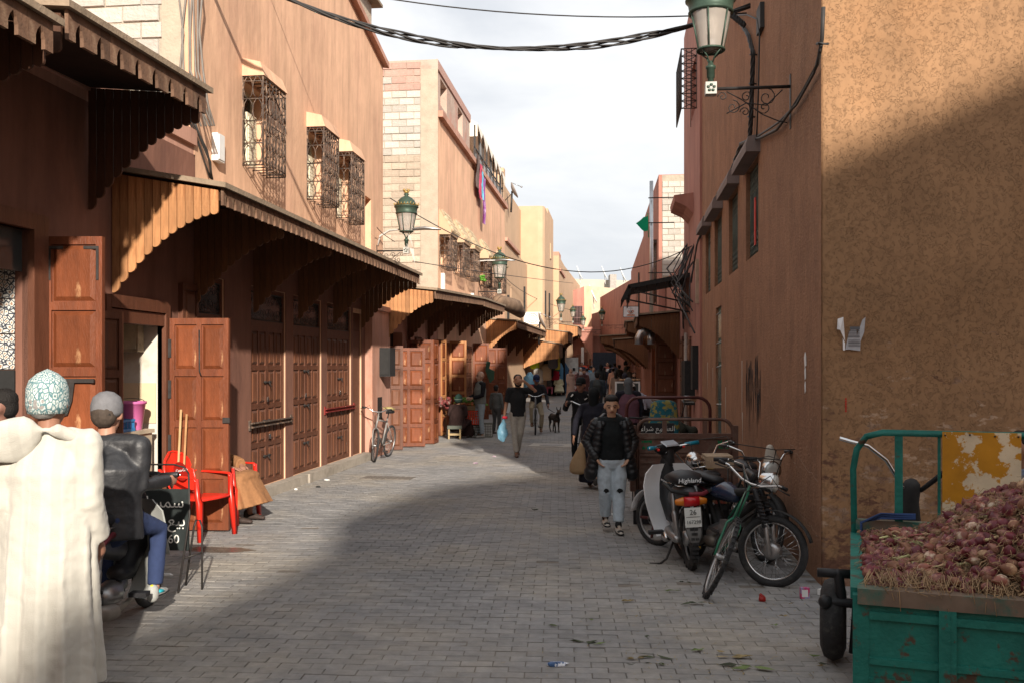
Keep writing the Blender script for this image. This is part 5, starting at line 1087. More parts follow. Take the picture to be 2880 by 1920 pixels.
# ================================================================ wheels, bicycles, mopeds, tricycles   (local: forward +x, axle along y)
def wheel(par, c, r, tw=.02, rimm=None, spokes=28, hub=.022, tyre=None, steer=0, name='wheel', knob=False):
    h = MB(); h.lathe([(hub*.6, -.05), (hub, -.045), (hub, .045), (hub*.6, .05)], axis='y', seg=10); w_ = obj(name, h, steel, par, c, (0, 0, steer))
    mb = MB(); mb.torus((0, 0, 0), r-tw, (tw, tw*.9), 'y', 36, 8)
    if knob:
        for k in range(40):
            a = 2*pi*k/40
            for s in (-1, 1): mb.cbox((cos(a)*(r-.004), s*tw*.45*(1 if k % 2 else .6), sin(a)*(r-.004)), (.022, tw*.7, .022))
    obj('tyre', mb, tyre or rubber, w_)
    mb = MB(); mb.torus((0, 0, 0), r-tw*1.9, (.012, .014), 'y', 32, 6); obj('rim', mb, rimm or steel, w_)
    if spokes:
        mb = MB()
        for k in range(spokes):
            a = 2*pi*k/spokes; s = (-1)**k; b_ = a+.45*(1 if k % 4 < 2 else -1); mb.tube([(hub*cos(b_), s*.03, hub*sin(b_)), ((r-tw*2)*cos(a), 0, (r-tw*2)*sin(a))], .0019, 3)
        obj('spokes', mb, chrome, w_)
    return w_
def bicycle(label, loc_, yaw, lean=0, steer=0, fcol=(.10, .10, .11), r=.335, saddle=.95, bar=1.0, wb=1.04, mud=False, basket=False, grip=None, kn=False, group=None):
    """origin on the ground midway between the wheels"""
    t = thing('bicycle', label, 'bicycle', loc_, group=group); t.rotation_mode = 'XYZ'; t.rotation_euler = (lean, 0, yaw)
    fm = M('bike_paint_%d%d%d' % tuple(int(99*c) for c in fcol), fcol, .35, var=.2, vs=12, spec=.5)
    bb_ = V((-.10, 0, .28)); rear = V((-wb/2, 0, r)); st = V((-.24, 0, saddle-.12)); hd = V((wb/2-.21, 0, .83*bar)); hb = V((wb/2-.165, 0, .66*bar))
    mb = MB()
    for a, c, q in ((bb_, hb, .017), (st-V((0, 0, .08)), hd-V((-.01, 0, .03)), .015), (bb_, st, .016), (hd+V((-.02, 0, .05)), hb+V((.01, 0, -.02)), .019)): mb.tube([a, c], q, 8)
    for s in (-1, 1): mb.tube([bb_+V((0, s*.03, 0)), rear+V((0, s*.06, 0))], .009, 6); mb.tube([st+V((0, s*.012, -.1)), rear+V((0, s*.06, 0))], .008, 6)
    obj('frame', mb, fm, t)
    f = bpy.data.objects.new('fork', None)
    mb = MB(); fx = V((wb/2-.16, 0, .62*bar))
    off = V((wb/2, 0, r))-hb; ca, sa = cos(steer), sin(steer)
    rt = lambda p: V((hb.x+(p.x-hb.x)*ca-p.y*sa, (p.x-hb.x)*sa+p.y*ca, p.z))
    for s in (-1, 1): mb.tube([rt(V((hb.x+.02, s*.02, hb.z-.01))), rt(V((hb.x+.04, s*.055, hb.z-.06))), rt(V((hb.x+.08, s*.055, r+.1))), rt(V((wb/2, s*.055, r)))], .011, 6)
    mb.tube([hb, hd, hd+V((-.02, 0, .1))], .012, 6); obj('fork', mb, fm, t)
    wheel(t, rt(V((wb/2, 0, r))), r, .022, steer=steer, knob=kn); wheel(t, rear, r, .022, knob=kn)
    mb = MB(); top = hd+V((-.02, 0, .12)); hy = .29
    pts = [rt(top+V((-.06, -hy, .06))), rt(top+V((.0, -hy*.75, .07))), rt(top+V((.03, -.08, .01))), rt(top+V((.03, 0, 0))), rt(top+V((.03, .08, .01))), rt(top+V((.0, hy*.75, .07))), rt(top+V((-.06, hy, .06)))]
    mb.tube(pts, .011, 7); obj('handlebar', mb, chrome, t)
    gm_ = grip or blackP
    for a, c in ((pts[0], pts[1]), (pts[-1], pts[-2])): mb = MB(); mb.limb([a, a.lerp(c, .7)], [.017, .017], 8, rnd_=False); obj('grip', mb, gm_, t)
    mb = MB()
    for s, a in ((-1, pts[1]), (1, pts[-2])): mb.tube([a, a+V((.06, 0, -.02)), a+V((.05, s*.1, -.03))], .006, 5); mb.tube([a+V((.03, 0, -.01)), a+V((.12, -s*.1, .06)), a+V((.08, -s*.22, -.15)), hb+V((.05, 0, .0))], .004, 4)
    obj('brake_levers', mb, iron, t)
    mb = MB(); sp = V((-.27, 0, saddle)); mb.loft([[sp+V((x, y*wd, z)) for y, z in ((-1, 0), (-.8, .03), (0, .04), (.8, .03), (1, 0), (.7, -.03), (0, -.035), (-.7, -.03))] for x, wd in ((-.13, .05), (-.12, .085), (-.05, .075), (.03, .035), (.12, .02), (.14, .012))]); mb.tube([sp-V((0, 0, .02)), st-V((0, 0, .02))], .012, 6); obj('saddle', mb, blackP, t)
    mb = MB(); mb.torus(tuple(bb_+V((0, -.045, 0))), .085, .006, 'y', 24, 4)
    for s in (-1, 1): mb.tube([bb_+V((0, s*.06, 0)), bb_+V((s*.12, s*.075, -s*.1))], .009, 5); mb.cbox(tuple(bb_+V((s*.12, s*.12, -s*.1))), (.08, .09, .02))
    mb.tube([bb_+V((0, -.045, .085)), rear+V((0, -.045, .035))], .004, 3); mb.tube([bb_+V((0, -.045, -.085)), rear+V((0, -.045, -.035))], .004, 3); obj('crank', mb, iron, t)
    if mud:
        mb = MB()
        for c in (rear,): mb.torus(tuple(c), r+.03, (.004, .028), 'y', 16, 4, .2, 3.0)
        mb.torus(tuple(rt(V((wb/2, 0, r)))), r+.03, (.004, .028), 'y', 16, 4, .5, 2.7) if abs(steer) < .1 else None
        obj('mudguard', mb, steel, t)
    return t
# ---- bicycle leaning by the pier on the left
bicycle('old grey bicycle leaning against the pink pier on the left', C(-2.62, 18.3), R(-96), R(-7), R(30), (.22, .21, .20), r=.325, mud=False, saddle=.93)
b_ = bpy.data.objects['bicycle']
mb = MB(); mb.box((-.34, -.10, .98), (-.20, .10, 1.01)); mb.ball((-.27, 0, 1.0), (.11, .09, .035), 8, 5); obj('saddle_cover', mb, M('yellow_bag', (.34, .28, .12), .6), b_)
# ---- bicycles by the right wall
bicycle('green framed mountain bicycle with knobbly tyres leaning between the mopeds', C(1.66, 7.93), R(-106)+TH, R(-23), R(6), (.008, .13, .07), r=.34, kn=True, bar=1.0)
DEFER_BK = 1
mb = MB(); mb.at(MX.Rotation(.12, 4, 'X')); mb.box((-.45, -.13, .95), (-.12, .13, .965)); mb.box((-.46, -.12, .97), (-.14, .125, .99)); mb.box((-.46, -.125, .88), (-.45, .13, .97)); mb.at(None)
for k in range(12): mb.tube([(-.47, -.1+.018*k, .96), (-.50, -.1+.018*k+rnd.uniform(-.02, .02), .93+rnd.uniform(-.03, .03))], .003, 3)
CARD_ = mb
MM_ = (M('cardboard', (.34, .25, .17), .9, var=.2))
# ---- mopeds
def moped(label, loc_, yaw, lean, steer, r=.30, wb=1.15, white_bag=False):
    t = thing('moped', label, 'moped', loc_); t.rotation_mode = 'XYZ'; t.rotation_euler = (lean, 0, yaw)
    ca, sa = cos(steer), sin(steer); hb = V((wb/2-.18, 0, .72)); rt = lambda p: V((hb.x+(p.x-hb.x)*ca-p.y*sa, (p.x-hb.x)*sa+p.y*ca, p.z))
    fw = wheel(t, rt(V((wb/2, 0, r))), r, .034, steer=steer, hub=.07, rimm=chrome, spokes=32); wheel(t, (-wb/2, 0, r), r, .034, hub=.06, rimm=chrome, spokes=32)
    mb = MB()
    for s in (-1, 1): mb.limb([rt(V((wb/2, s*.075, r-.02))), rt(V((wb/2-.05, s*.075, r+.22)))], [.018, .02], 8)
    obj('fork_legs', mb, steel, t)
    mb = MB()
    for s in (-1, 1):
        mb.limb([rt(V((wb/2-.05, s*.075, r+.2))), rt(V((wb/2-.16, s*.075, .78)))], [.024, .022], 8)
        for k in range(7): mb.torus(tuple(rt(V((wb/2-.055-.012*k, s*.075, r+.24+.028*k)))), .027, .008, 'z', 10, 4)
    mb.box(tuple(hb+V((-.05, -.1, -.02))), tuple(hb+V((.03, .1, .02)))); obj('fork_gaiters', mb, blackP, t)
    mb = MB(); mb.at(MX.Translation(rt(V((wb/2, 0, r)))) @ MX.Rotation(steer, 4, 'Z')); mb.torus((0, 0, 0), r+.035, (.005, .05), 'y', 16, 5, .35, 2.5); mb.at(None); obj('front_mudguard', mb, blackM, t)
    mb = MB(); q = rt(V((wb/2-.03, 0, .86))); d = V((ca, sa, -.05)); 
    rings = []
    sd = V((-sa, ca, 0)); up = V((0, 0, 1))
    for k, (rr_, dd) in enumerate(((.03, -.13), (.07, -.10), (.085, -.04), (.092, 0), (.092, .015))): rings.append([q+d*dd+sd*rr_*cos(a)+up*rr_*sin(a) for a in [2*pi*i/18 for i in range(18)]])
    mb.loft(rings); obj('headlight', mb, chrome, t); mb = MB(); mb.loft([[q+d*dd+sd*rr_*cos(a)+up*rr_*sin(a) for a in [2*pi*i/18 for i in range(18)]] for rr_, dd in ((.08, .016), (.05, .03), (.01, .035))]); obj('headlight_lens', mb, M('lens', (.45, .45, .42), .15, var=.2, vs=20, spec=.6), t)
    mb = MB(); tp = hb+V((-.05, 0, .26)); P_ = [rt(tp+V((-.20, -.34, .04))), rt(tp+V((-.08, -.33, .05))), rt(tp+V((-.0, -.22, .02))), rt(tp+V((.03, -.10, -.18))), rt(tp+V((.03, .10, -.18))), rt(tp+V((.0, .22, .02))), rt(tp+V((-.08, .33, .05))), rt(tp+V((-.20, .34, .04)))]
    mb.tube(P_, .012, 7); obj('handlebar', mb, chrome, t)
    for a, c in ((P_[0], P_[1]), (P_[-1], P_[-2])): mb = MB(); mb.limb([a, c], [.018, .018], 8, rnd_=False); obj('grip', mb, blackP, t)
    mb = MB(); mb.tube([P_[1], P_[1]+V((.08, .0, .0)), P_[0]+V((.08, 0, -.02))], .006, 4); mb.tube([P_[-2], P_[-2]+V((.08, .0, .0)), P_[-1]+V((.08, 0, -.02))], .006, 4)
    for s in (1, -2): mb.tube([P_[s], P_[s]+V((.16, 0, .04)), q+V((.08, 0, .2)), q+V((-.05, 0, -.1))], .005, 4)
    obj('levers_and_cables', mb, iron, t)
    mb = MB(); mb.limb([hb+V((-.02, 0, -.06)), (.05, 0, .45), (-.12, 0, .40)], [.035, .03, .03], 8); mb.limb([(-.12, 0, .40), (-.30, 0, .62), (-.33, 0, .72)], [.025, .02, .02], 8); mb.limb([hb+V((-.02, 0, .06)), (-.0, 0, .70), (-.28, 0, .64)], [.02, .05, .03], 8)
    for s in (-1, 1): mb.tube([(-.12, s*.06, .36), (-wb/2, s*.08, r)], .014, 6); mb.tube([(-.3, s*.05, .66), (-wb/2, s*.08, r+.02)], .013, 6)
    obj('frame', mb, blackM, t)
    mb = MB(); mb.limb([(.10, 0, .70), (-.02, 0, .72), (-.18, 0, .70)], [(.07, .07), (.10, .09), (.07, .06)], 10, ref=(0, 1, 0)); obj('fuel_tank', mb, M('tank_navy', (.02, .03, .06), .25, spec=.6), t)
    mb = MB(); mb.limb([(-.17, 0, .80), (-.32, 0, .81), (-.52, 0, .82)], [(.07, .035), (.11, .045), (.10, .04)], 10, ref=(0, 1, 0)); obj('seat', mb, blackP, t)
    mb = MB(); mb.box((-.78, -.10, .72), (-.50, .10, .735))
    for s in (-1, 1): mb.tube([(-.78, s*.1, .73), (-wb/2, s*.09, r)], .008, 5)
    obj('rack', mb, iron, t)
    mb = MB(); mb.limb([(.0, 0, .40), (-.15, 0, .33), (-.2, 0, .25)], [.075, .09, .06], 10); mb.cbox((.06, 0, .42), (.12, .13, .12)); obj('engine', mb, steel, t)
    mb = MB(); mb.limb([(.0, .11, .22), (-.35, .12, .22), (-.65, .12, .25)], [.03, .04, .035], 10); obj('exhaust', mb, steel, t)
    for s in (-1, 1):
        mb = MB(); mb.tube([(-.10, s*.08, .28), (-.10+.1*s, s*.12, .20)], .010, 5); mb.cbox((-.10+.1*s, s*.17, .20), (.07, .10, .025)); obj('pedal', mb, blackP, t)
        mb = MB(); mb.cbox((-.10+.1*s+.036, s*.17, .20), (.004, .07, .014)); obj('pedal_reflector', mb, M('reflector', (.75, .42, .05), .3), t)
    return t
moped('black moped with round headlight and chrome spoked wheel against the wall', C(1.85, 8.2), R(-69)+TH, R(-5), R(34), r=.30)
moped('second dark moped half hidden behind the green bicycle', C(2.32, 9.25), R(-92)+TH, R(-6), R(14), r=.30)
bk = moped('black moped facing away with a cardboard covered seat beside the white scooter', C(1.98, 9.1), R(86)+TH, R(-8), R(5), r=.28)
obj('cardboard_cover', CARD_, MM_, bk)
mb = MB(); p = C(2.42, 8.75); mb.limb([p+V((0, 0, 1.06)), p+V((.03, .02, .92)), p+V((.02, 0, .76))], [(.035, .03), (.085, .05), (.06, .045)], 6)
o = single('sack', mb, M('sack_cream', (.46, .42, .36), .9, var=.15, bump=.8, bs=10), 'crumpled cream sack hanging among the parked mopeds', 'sack')
# ---- underbone scooter
def scooter(label, loc_, yaw, lean, steer, writing=True, shield=(.78, .79, .80), rider=False):
    t = thing('scooter', label, 'scooter', loc_); t.rotation_mode = 'XYZ'; t.rotation_euler = (lean, 0, yaw)
    wb = 1.14; r = .275; hb = V((.36, 0, .60)); ca, sa = cos(steer), sin(steer); rt = lambda p: V((hb.x+(p.x-hb.x)*ca-p.y*sa, (p.x-hb.x)*sa+p.y*ca, p.z))
    sm = M('shield_%d' % int(shield[0]*100), shield, .35, var=.08, vs=3, col2=tuple(c*.75 for c in shield), cs=7, ct=(.6, .75), spec=.5)
    w_ = wheel(t, rt(V((wb/2, 0, r))), r, .03, steer=steer, spokes=0, hub=.06)
    mb = MB()
    for k in range(5): a = 2*pi*k/5; mb.limb([(0, 0, 0), ((r-.06)*cos(a), 0, (r-.06)*sin(a))], [.022, .014], 6)
    obj('cast_spokes', mb, M('maroon_paint', (.10, .03, .03), .5), w_)
    wheel(t, (-wb/2, 0, r), r, .042, hub=.07, spokes=0, knob=True)
    mb = MB()
    for s in (-1, 1): mb.limb([rt(V((wb/2, s*.07, r))), rt(V((wb/2-.12, s*.07, .66)))], [.02, .022], 8)
    obj('fork_legs', mb, blackP, t)
    mb = MB(); mb.at(MX.Translation(rt(V((wb/2, 0, r)))) @ MX.Rotation(steer, 4, 'Z')); mb.torus((0, 0, 0), r+.035, (.006, .06), 'y', 14, 6, .2, 2.5); mb.at(None); obj('front_mudguard', mb, sm, t)
    # leg shield: two curved wings joined at the front, swept down and back
    for s in (-1, 1):
        rows_ = []
        for z, x0, wd, dp in ((.86, .30, .16, .05), (.78, .33, .24, .10), (.66, .35, .27, .13), (.50, .33, .26, .13), (.36, .27, .23, .10), (.24, .18, .20, .06), (.19, .10, .19, .04)):
            rows_.append([(x0-dp*(k/5)**1.6-.0, s*(.03+(wd-.03)*k/5), z) for k in range(6)])
        inn = [[(p[0]-.012, p[1]*.97, p[2]) for p in r_] for r_ in rows_]
        mb = MB(); A = rows_ if s < 0 else rows_; mb.loft(A, cap=False, closed=False); mb.loft([q[::-1] for q in inn], cap=False, closed=False)
        for a_, b__ in zip(range(len(A)-1), range(1, len(A))): mb.poly([A[a_][5], A[b__][5], inn[b__][5], inn[a_][5]])
        obj('leg_shield', mb, sm, t)
    mb = MB(); mb.limb([(.34, 0, .88), (.36, 0, .75), (.30, 0, .52), (.14, 0, .36), (.0, 0, .38)], [(.07, .06), (.09, .08), (.10, .08), (.08, .07), (.07, .06)], 12, ref=(0, 1, 0)); obj('centre_cover', mb, blackP, t)
    mb = MB(); tp = V((.30, 0, 1.0)); mb.limb([rt(tp+V((.02, -.17, .02))), rt(tp+V((.05, -.08, .0))), rt(tp+V((.06, 0, 0))), rt(tp+V((.05, .08, .0))), rt(tp+V((.02, .17, .02)))], [(.03, .035), (.055, .055), (.075, .07), (.055, .055), (.03, .035)], 12, ref=(1, 0, 0)); mb.limb([rt(tp+V((.05, 0, -.02))), rt(V((.33, 0, .86)))], [.07, .06], 10); obj('handlebar_cover', mb, blackP, t)
    mb = MB(); mb.at(MX.Translation(rt(tp+V((.0, 0, .055)))) @ MX.Rotation(steer, 4, 'Z') @ MX.Rotation(-.5, 4, 'Y')); mb.box((-.05, -.09, 0), (.05, .09, .012), .01); mb.at(None); obj('speedometer', mb, M('gauge', (.40, .43, .47), .12, var=.1, spec=.7), t)
    for s in (-1, 1):
        a, c = rt(tp+V((-.06, s*.34, .04))), rt(tp+V((-.01, s*.20, .03)))
        mb = MB(); mb.limb([a, c], [.021, .019], 9, rnd_=False); obj('grip', mb, M('teal_grip', (.01, .20, .30), .5) if writing else blackP, t)
        mb = MB(); mb.tube([a, rt(tp+V((.0, s*.12, .02)))], .012, 6); mb.tube([c+V((.03, 0, 0)), c+V((.07, s*.02, .0)), a+V((.07, 0, -.01))], .006, 5); obj('lever', mb, chrome, t)
        mb = MB(); mb.ball(tuple(c+V((-.02, -s*.02, -.02))), .016, 8, 5); obj('switch', mb, M('red_switch', (.6, .03, .02), .4), t)
    mb = MB(); mb.limb([(-.02, 0, .77), (-.18, 0, .78), (-.38, 0, .81), (-.58, 0, .82), (-.66, 0, .81)], [(.10, .035), (.13, .055), (.15, .065), (.15, .068), (.12, .055)], 12, ref=(0, 1, 0)); obj('seat', mb, blackP, t)
    mb = MB(); mb.torus((-.36, 0, .755), .0, .0, 'z', 3, 3) if 0 else mb.limb([(-.05, -.13, .75), (-.4, -.145, .765), (-.66, -.09, .765), (-.66, .09, .765), (-.4, .145, .765), (-.05, .13, .75)], [.008]*6, 6); obj('seat_trim', mb, chrome, t)
    mb = MB(); mb.limb([(.02, 0, .55), (-.2, 0, .62), (-.5, 0, .70), (-.72, 0, .70)], [(.07, .09), (.09, .10), (.10, .08), (.06, .05)], 10, ref=(0, 1, 0)); obj('side_covers', mb, M('scooter_dark', (.05, .05, .055), .4), t)
    mb = MB(); mb.tube([(-.40, -.15, .72), (-.62, -.17, .69), (-.74, -.10, .69), (-.76, .02, .70)], .021, 8); obj('grab_rail', mb, M('dark_red_tube', (.16, .02, .03), .5), t)
    mb = MB(); mb.tube([(-.76, .02, .70), (-.72, .16, .73), (-.5, .19, .77)], .018, 8); obj('grab_rail_wrap', mb, blackM, t)
    mb = MB(); mb.limb([(-.76, -.065, .635), (-.77, 0, .635), (-.76, .065, .635)], [(.03, .045)]*3, 10, ref=(1, 0, 0), rnd_=False); obj('tail_light', mb, M('tail_red', (.45, .01, .015), .2, spec=.6), t)
    for s in (-1, 1): mb = MB(); mb.limb([(-.75, s*.068, .635), (-.74, s*.13, .63)], [(.028, .042), (.015, .028)], 10, ref=(1, 0, 0)); obj('turn_signal', mb, M('amber', (.55, .16, .01), .25, spec=.6), t)
    mb = MB(); mb.at(MX.Translation((-.80, 0, .50)) @ MX.Rotation(.12, 4, 'Y')); mb.box((-.004, -.072, -.085), (.004, .072, .085)); mb.at(None); pl = obj('number_plate', mb, M('plate_white', (.62, .63, .60), .4, var=.05), t)
    ik = M('plate_ink', (.02, .02, .02), .6)
    if writing:
        mb = MB(); mb.box((-.8055, -.062, .502), (-.8045, .062, .506)); obj('plate_line', mb, ik, t)
        text('plate_text', '26', .062, ik, t, (-.813, 0, .545), (pi/2, 0, -pi/2)); text('plate_text', '167298', .043, ik, t, (-.824, 0, .462), (pi/2, 0, -pi/2))
        text('seat_lettering', 'Highland', .058, M('silver_print', (.5, .5, .5), .4, metal=.5), t, (-.728, 0, .812), (pi/2-.35, 0, -pi/2), shear=.2)
    mb = MB(); mb.limb([(-.78, 0, .44), (-.82, 0, .36), (-.84, 0, .29)], [(.075, .01), (.07, .012), (.045, .01)], 10, ref=(0, 1, 0)); obj('rear_mudflap', mb, M('flap_grey', (.12, .115, .11), .6), t)
    mb = MB()
    for s in (-1, 1): mb.limb([(-wb/2, s*.10, r), (-wb/2+.02, s*.115, .50)], [.025, .028], 8); mb.limb([(-wb/2+.02, s*.115, .48), (-wb/2+.06, s*.115, .66)], [.02, .02], 8)
    obj('rear_shocks', mb, steel, t)
    mb = MB(); mb.limb([(.05, 0, .30), (-.08, 0, .27), (-.2, 0, .27)], [.06, .09, .08], 10); mb.limb([(-.1, .09, .27), (-.3, .1, .26), (-wb/2, .11, r)], [.05, .04, .04], 8); obj('engine', mb, steel, t)
    mb = MB(); mb.limb([(-.05, .09, .24), (-.15, .13, .22), (-.2, .14, .22)], [.05, .055, .03], 8); obj('engine_cover', mb, chrome, t)
    mb = MB(); mb.limb([(.0, -.10, .20), (-.3, -.14, .20), (-.42, -.155, .22)], [.018, .02, .03], 8); mb.limb([(-.42, -.155, .22), (-.82, -.18, .29)], [.052, .052], 12, rnd_=False); obj('exhaust', mb, M('sooty_steel', (.22, .19, .16), .5, metal=.6, var=.3), t)
    mb = MB(); mb.lathe([(.03, 0), (.03, .01)], seg=10); 
    mb = MB(); mb.tube([(-.25, .08, .2), (-.33, .17, .05), (-.36, .24, .012)], .011, 6); mb.tube([(-.36, .24, .012), (-.33, .33, .012)], .013, 6); obj('kickstand', mb, iron, t)
    mb = MB(); mb.cbox((-.1, .22, .26), (.08, .14, .03)); mb.cbox((-.1, -.2, .26), (.08, .12, .03)); obj('footrest', mb, blackP, t)
    return t
scooter('white and black underbone scooter with teal grips parked behind the brown tricycle', C(1.60, 8.97), R(91)+TH, R(-3), R(34))
# ---- brown cargo tricycle seen from behind (local x right, y forward)
rust = M('brown_rusty_paint', (.12, .062, .046), .6, var=.3, vs=5, bump=.3, bs=30, col2=(.155, .115, .09), cs=4, ct=(.5, .68))
t = thing('cargo_tricycle', 'brown rusty cargo tricycle with an arched tail rail, parked with its back to us', 'tricycle', C(1.96, 10.62), TH-R(2))
mb = MB()
def rail(mb, y, w0, w1, z0, z1, r=.02, cr=.13):
    pts = [(w0, y, z0), (w0, y, z1-cr)]+[(w0+cr-cr*cos(a), y, z1-cr+cr*sin(a)) for a in (pi/8, pi/4, 3*pi/8, pi/2)]+[(w1-cr+cr*sin(a), y, z1-cr+cr*cos(a)) for a in (0, pi/8, pi/4, 3*pi/8)]+[(w1, y, z1-cr), (w1, y, z0)]
    mb.tube(pts, r, 6)
rail(mb, 0, -.53, .55, .42, 1.22, .02); mb.box((-.53, -.02, 1.02), (.55, .02, 1.06))
for x in (-.22, .24): mb.box((x-.025, -.018, 1.06), (x+.025, .018, 1.2))
obj('tail_rail', mb, rust, t)
mb = MB(); rail(mb, 1.5, -.52, .56, .42, 1.42, .022, .16); obj('front_rail', mb, M('maroon_paint2', (.08, .022, .02), .4), t)
mb = MB(); mb.box((-.51, -.015, .45), (.53, .015, 1.02))
for z in (.48, .56, .72, .80): mb.box((-.50, -.035, z), (.52, -.015, z+.03))
mb.box((-.50, -.03, .84), (.52, -.014, .86)); mb.box((-.50, -.03, 1.0), (.52, -.014, 1.02)); obj('tailgate', mb, rust, t)
for s in (-1, 1):
    mb = MB(); mb.box((s*.55-.02, 0, .45), (s*.55+.02, 1.55, .80)); 
    for k in range(4): mb.box((s*.575-.012, .1+.42*k, .45), (s*.575+.012, .14+.42*k, .8))
    mb.box((s*.58-.03, -.03, .40), (s*.58+.03, .05, 1.15)); obj('side_panel', mb, rust, t)
mb = MB(); mb.box((-.55, 0, .42), (.55, 1.55, .45)); obj('load_floor', mb, rust, t)
mb = MB(); mb.box((-.56, -.02, .36), (.56, .06, .42)); mb.box((-.56, .02, .02), (-.52, .9, .38)) if 0 else mb.box((-.56, .0, .19), (.56, .03, .36)); obj('rear_beam', mb, M('dark_steel', (.05, .05, .052), .6, var=.3), t)
mb = MB(); mb.box((-.57, .04, .015), (.57, .06, .20)); mb.box((-.30, -.012, .03), (.12, .03, .19)) if 0 else None; obj('mudflap', mb, blackP, t)
for x0, x1 in ((-.53, -.27), (.25, .53)):
    mb = MB(); mb.box((x0, -.045, .27), (x1, -.0, .35)); l = obj('tail_light', mb, M('dull_red', (.24, .05, .035), .4, var=.3, vs=20, col2=(.35, .2, .1), cs=12), t)
    mb = MB(); [mb.box((x0+(x1-x0)*k/6-.003, -.05, .27), (x0+(x1-x0)*k/6+.003, -.045, .35)) for k in range(1, 6)]; mb.box((x0, -.05, .307), (x1, -.045, .312)); obj('lens_ribs', mb, rust, l)
mb = MB(); mb.box((-.02, -.02, .255), (.20, -.002, .365)); obj('number_plate', mb, M('plate_white', (0, 0, 0)), t)
text('plate_text', 'L 92', .085, MATS['plate_ink'], t, (.09, -.022, .31), (pi/2, 0, 0))
yl_ = M('yellow_paint', (.46, .32, .10), .7, var=.2)
def stroke(mb, pts, y, r=.008): mb.tube([(p[0], y, p[1]) for p in pts], r, 4)
mb = MB(); X0 = -.30; stroke(mb, [(X0, .69), (X0+.1, .70)], -.018, .009); stroke(mb, [(X0+.05, .70), (X0+.03, .62)], -.018, .009)
X0 = -.02; stroke(mb, [(X0, .64), (X0+.05, .69), (X0+.07, .70)], -.018, .009)
X0 = .12; stroke(mb, [(X0, .635), (X0+.01, .66), (X0+.03, .70)], -.018, .009); stroke(mb, [(X0-.01, .70), (X0+.1, .70)], -.018, .009); stroke(mb, [(X0+.0, .665), (X0+.07, .665)], -.018); stroke(mb, [(X0-.02, .632), (X0+.02, .63)], -.018)
stroke(mb, [(X0+.12, .635), (X0+.13, .67), (X0+.15, .70), (X0+.23, .70), (X0+.24, .68), (X0+.2, .665), (X0+.14, .665), (X0+.22, .632)], -.018, .009); obj('painted_letters', mb, yl_, t)
mb = MB(); rg = random.Random(3)
for sx_ in (-.42, .44):
    for k in range(16): x = sx_+rg.uniform(-.055, .055); z = .93+rg.choice((-.035, .035))+rg.uniform(-.012, .012); mb.box((x-.008, -.0175, z-.012), (x+.008, -.0155, z+.012))
obj('green_stencil', mb, M('stencil_green', (.01, .18, .07), .8), t)
for s in (-1, 1): wheel(t, (s*.47, .55, .25), .25, .055, spokes=0, hub=.09, steer=pi/2)
wheel(t, (0, 2.6, .26), .26, .045, spokes=0, hub=.06, steer=pi/2)
seatm = M('teal_pattern', (.01, .10, .13), .8, var=.3, vs=20, col2=(.24, .20, .05), cs=13, ct=(.50, .53))
mb = MB(); mb.limb([(0, 1.72, .85), (0, 1.78, 1.05), (0, 1.80, 1.33)], [(.20, .06), (.21, .07), (.17, .05)], 12); mb.box((-.25, 1.6, .5), (.25, 2.05, .72)); obj('driver_seat', mb, seatm, t)
mb = MB(); mb.tube([(0, 2.6, .3), (0, 2.5, .7), (0, 2.4, 1.05)], .03, 8); mb.tube([(-.42, 2.2, 1.12), (-.2, 2.36, 1.1), (0, 2.4, 1.06), (.2, 2.36, 1.1), (.42, 2.2, 1.12)], .014, 6); mb.limb([(0, 2.5, 1.1), (0, 2.6, 1.05)], [.12, .09], 10); mb.tube([(.3, 2.25, 1.12), (.36, 2.28, 1.34)], .008, 5); obj('handlebar', mb, blackP, t)
mb = MB(); mb.limb([(.34, 2.26, 1.37), (.47, 2.26, 1.37)], [(.04, .05), (.04, .05)], 10, ref=(0, 1, 0)); obj('mirror', mb, chrome, t)
mb = MB(); mb.limb([(.05, 2.0, .75), (.3, 2.05, 1.0), (.42, 2.0, .95)], [.07, .10, .07], 8); obj('bundle', mb, M('dark_cloth', (.03, .03, .022), .9), t)
mb = MB(); mb.box((-.14, .9, .0), (-.12, .9, .0)) if 0 else mb.box((-.36, .95, .82), (.02, .97, 1.12)); sg = single('sign_board', mb, blackP, 'black lettered board lying upright in the brown tricycle bed', 'sign'); sg.matrix_world = t.matrix_world.copy(); sg.location = t.location; sg.rotation_euler = t.rotation_euler; sg.location.z += .0
mb = MB(); mb.box((-.36, .94, .45), (-.33, .98, .82)); mb.box((-.02, .94, .45), (.01, .98, .82)); obj('sign_legs', mb, iron, sg)
wch = M('chalk_white', (.66, .66, .62), .8)
text('sign_text', '\uFEAD\uFE8E\uFED8\uFECC\uFEDF\uFE8D', .085, wch, sg, (-.06, .946, 1.05), (pi/2, 0, 0), align='CENTER'); text('sign_text', '\uFE80\uFE8D\uFEAE\uFEB7 \uFECA\uFEF4\uFE91', .085, wch, sg, (-.25, .946, 1.05), (pi/2, 0, 0)); text('sign_text', '06.67.', .07, wch, sg, (-.25, .946, .90), (pi/2, 0, 0))
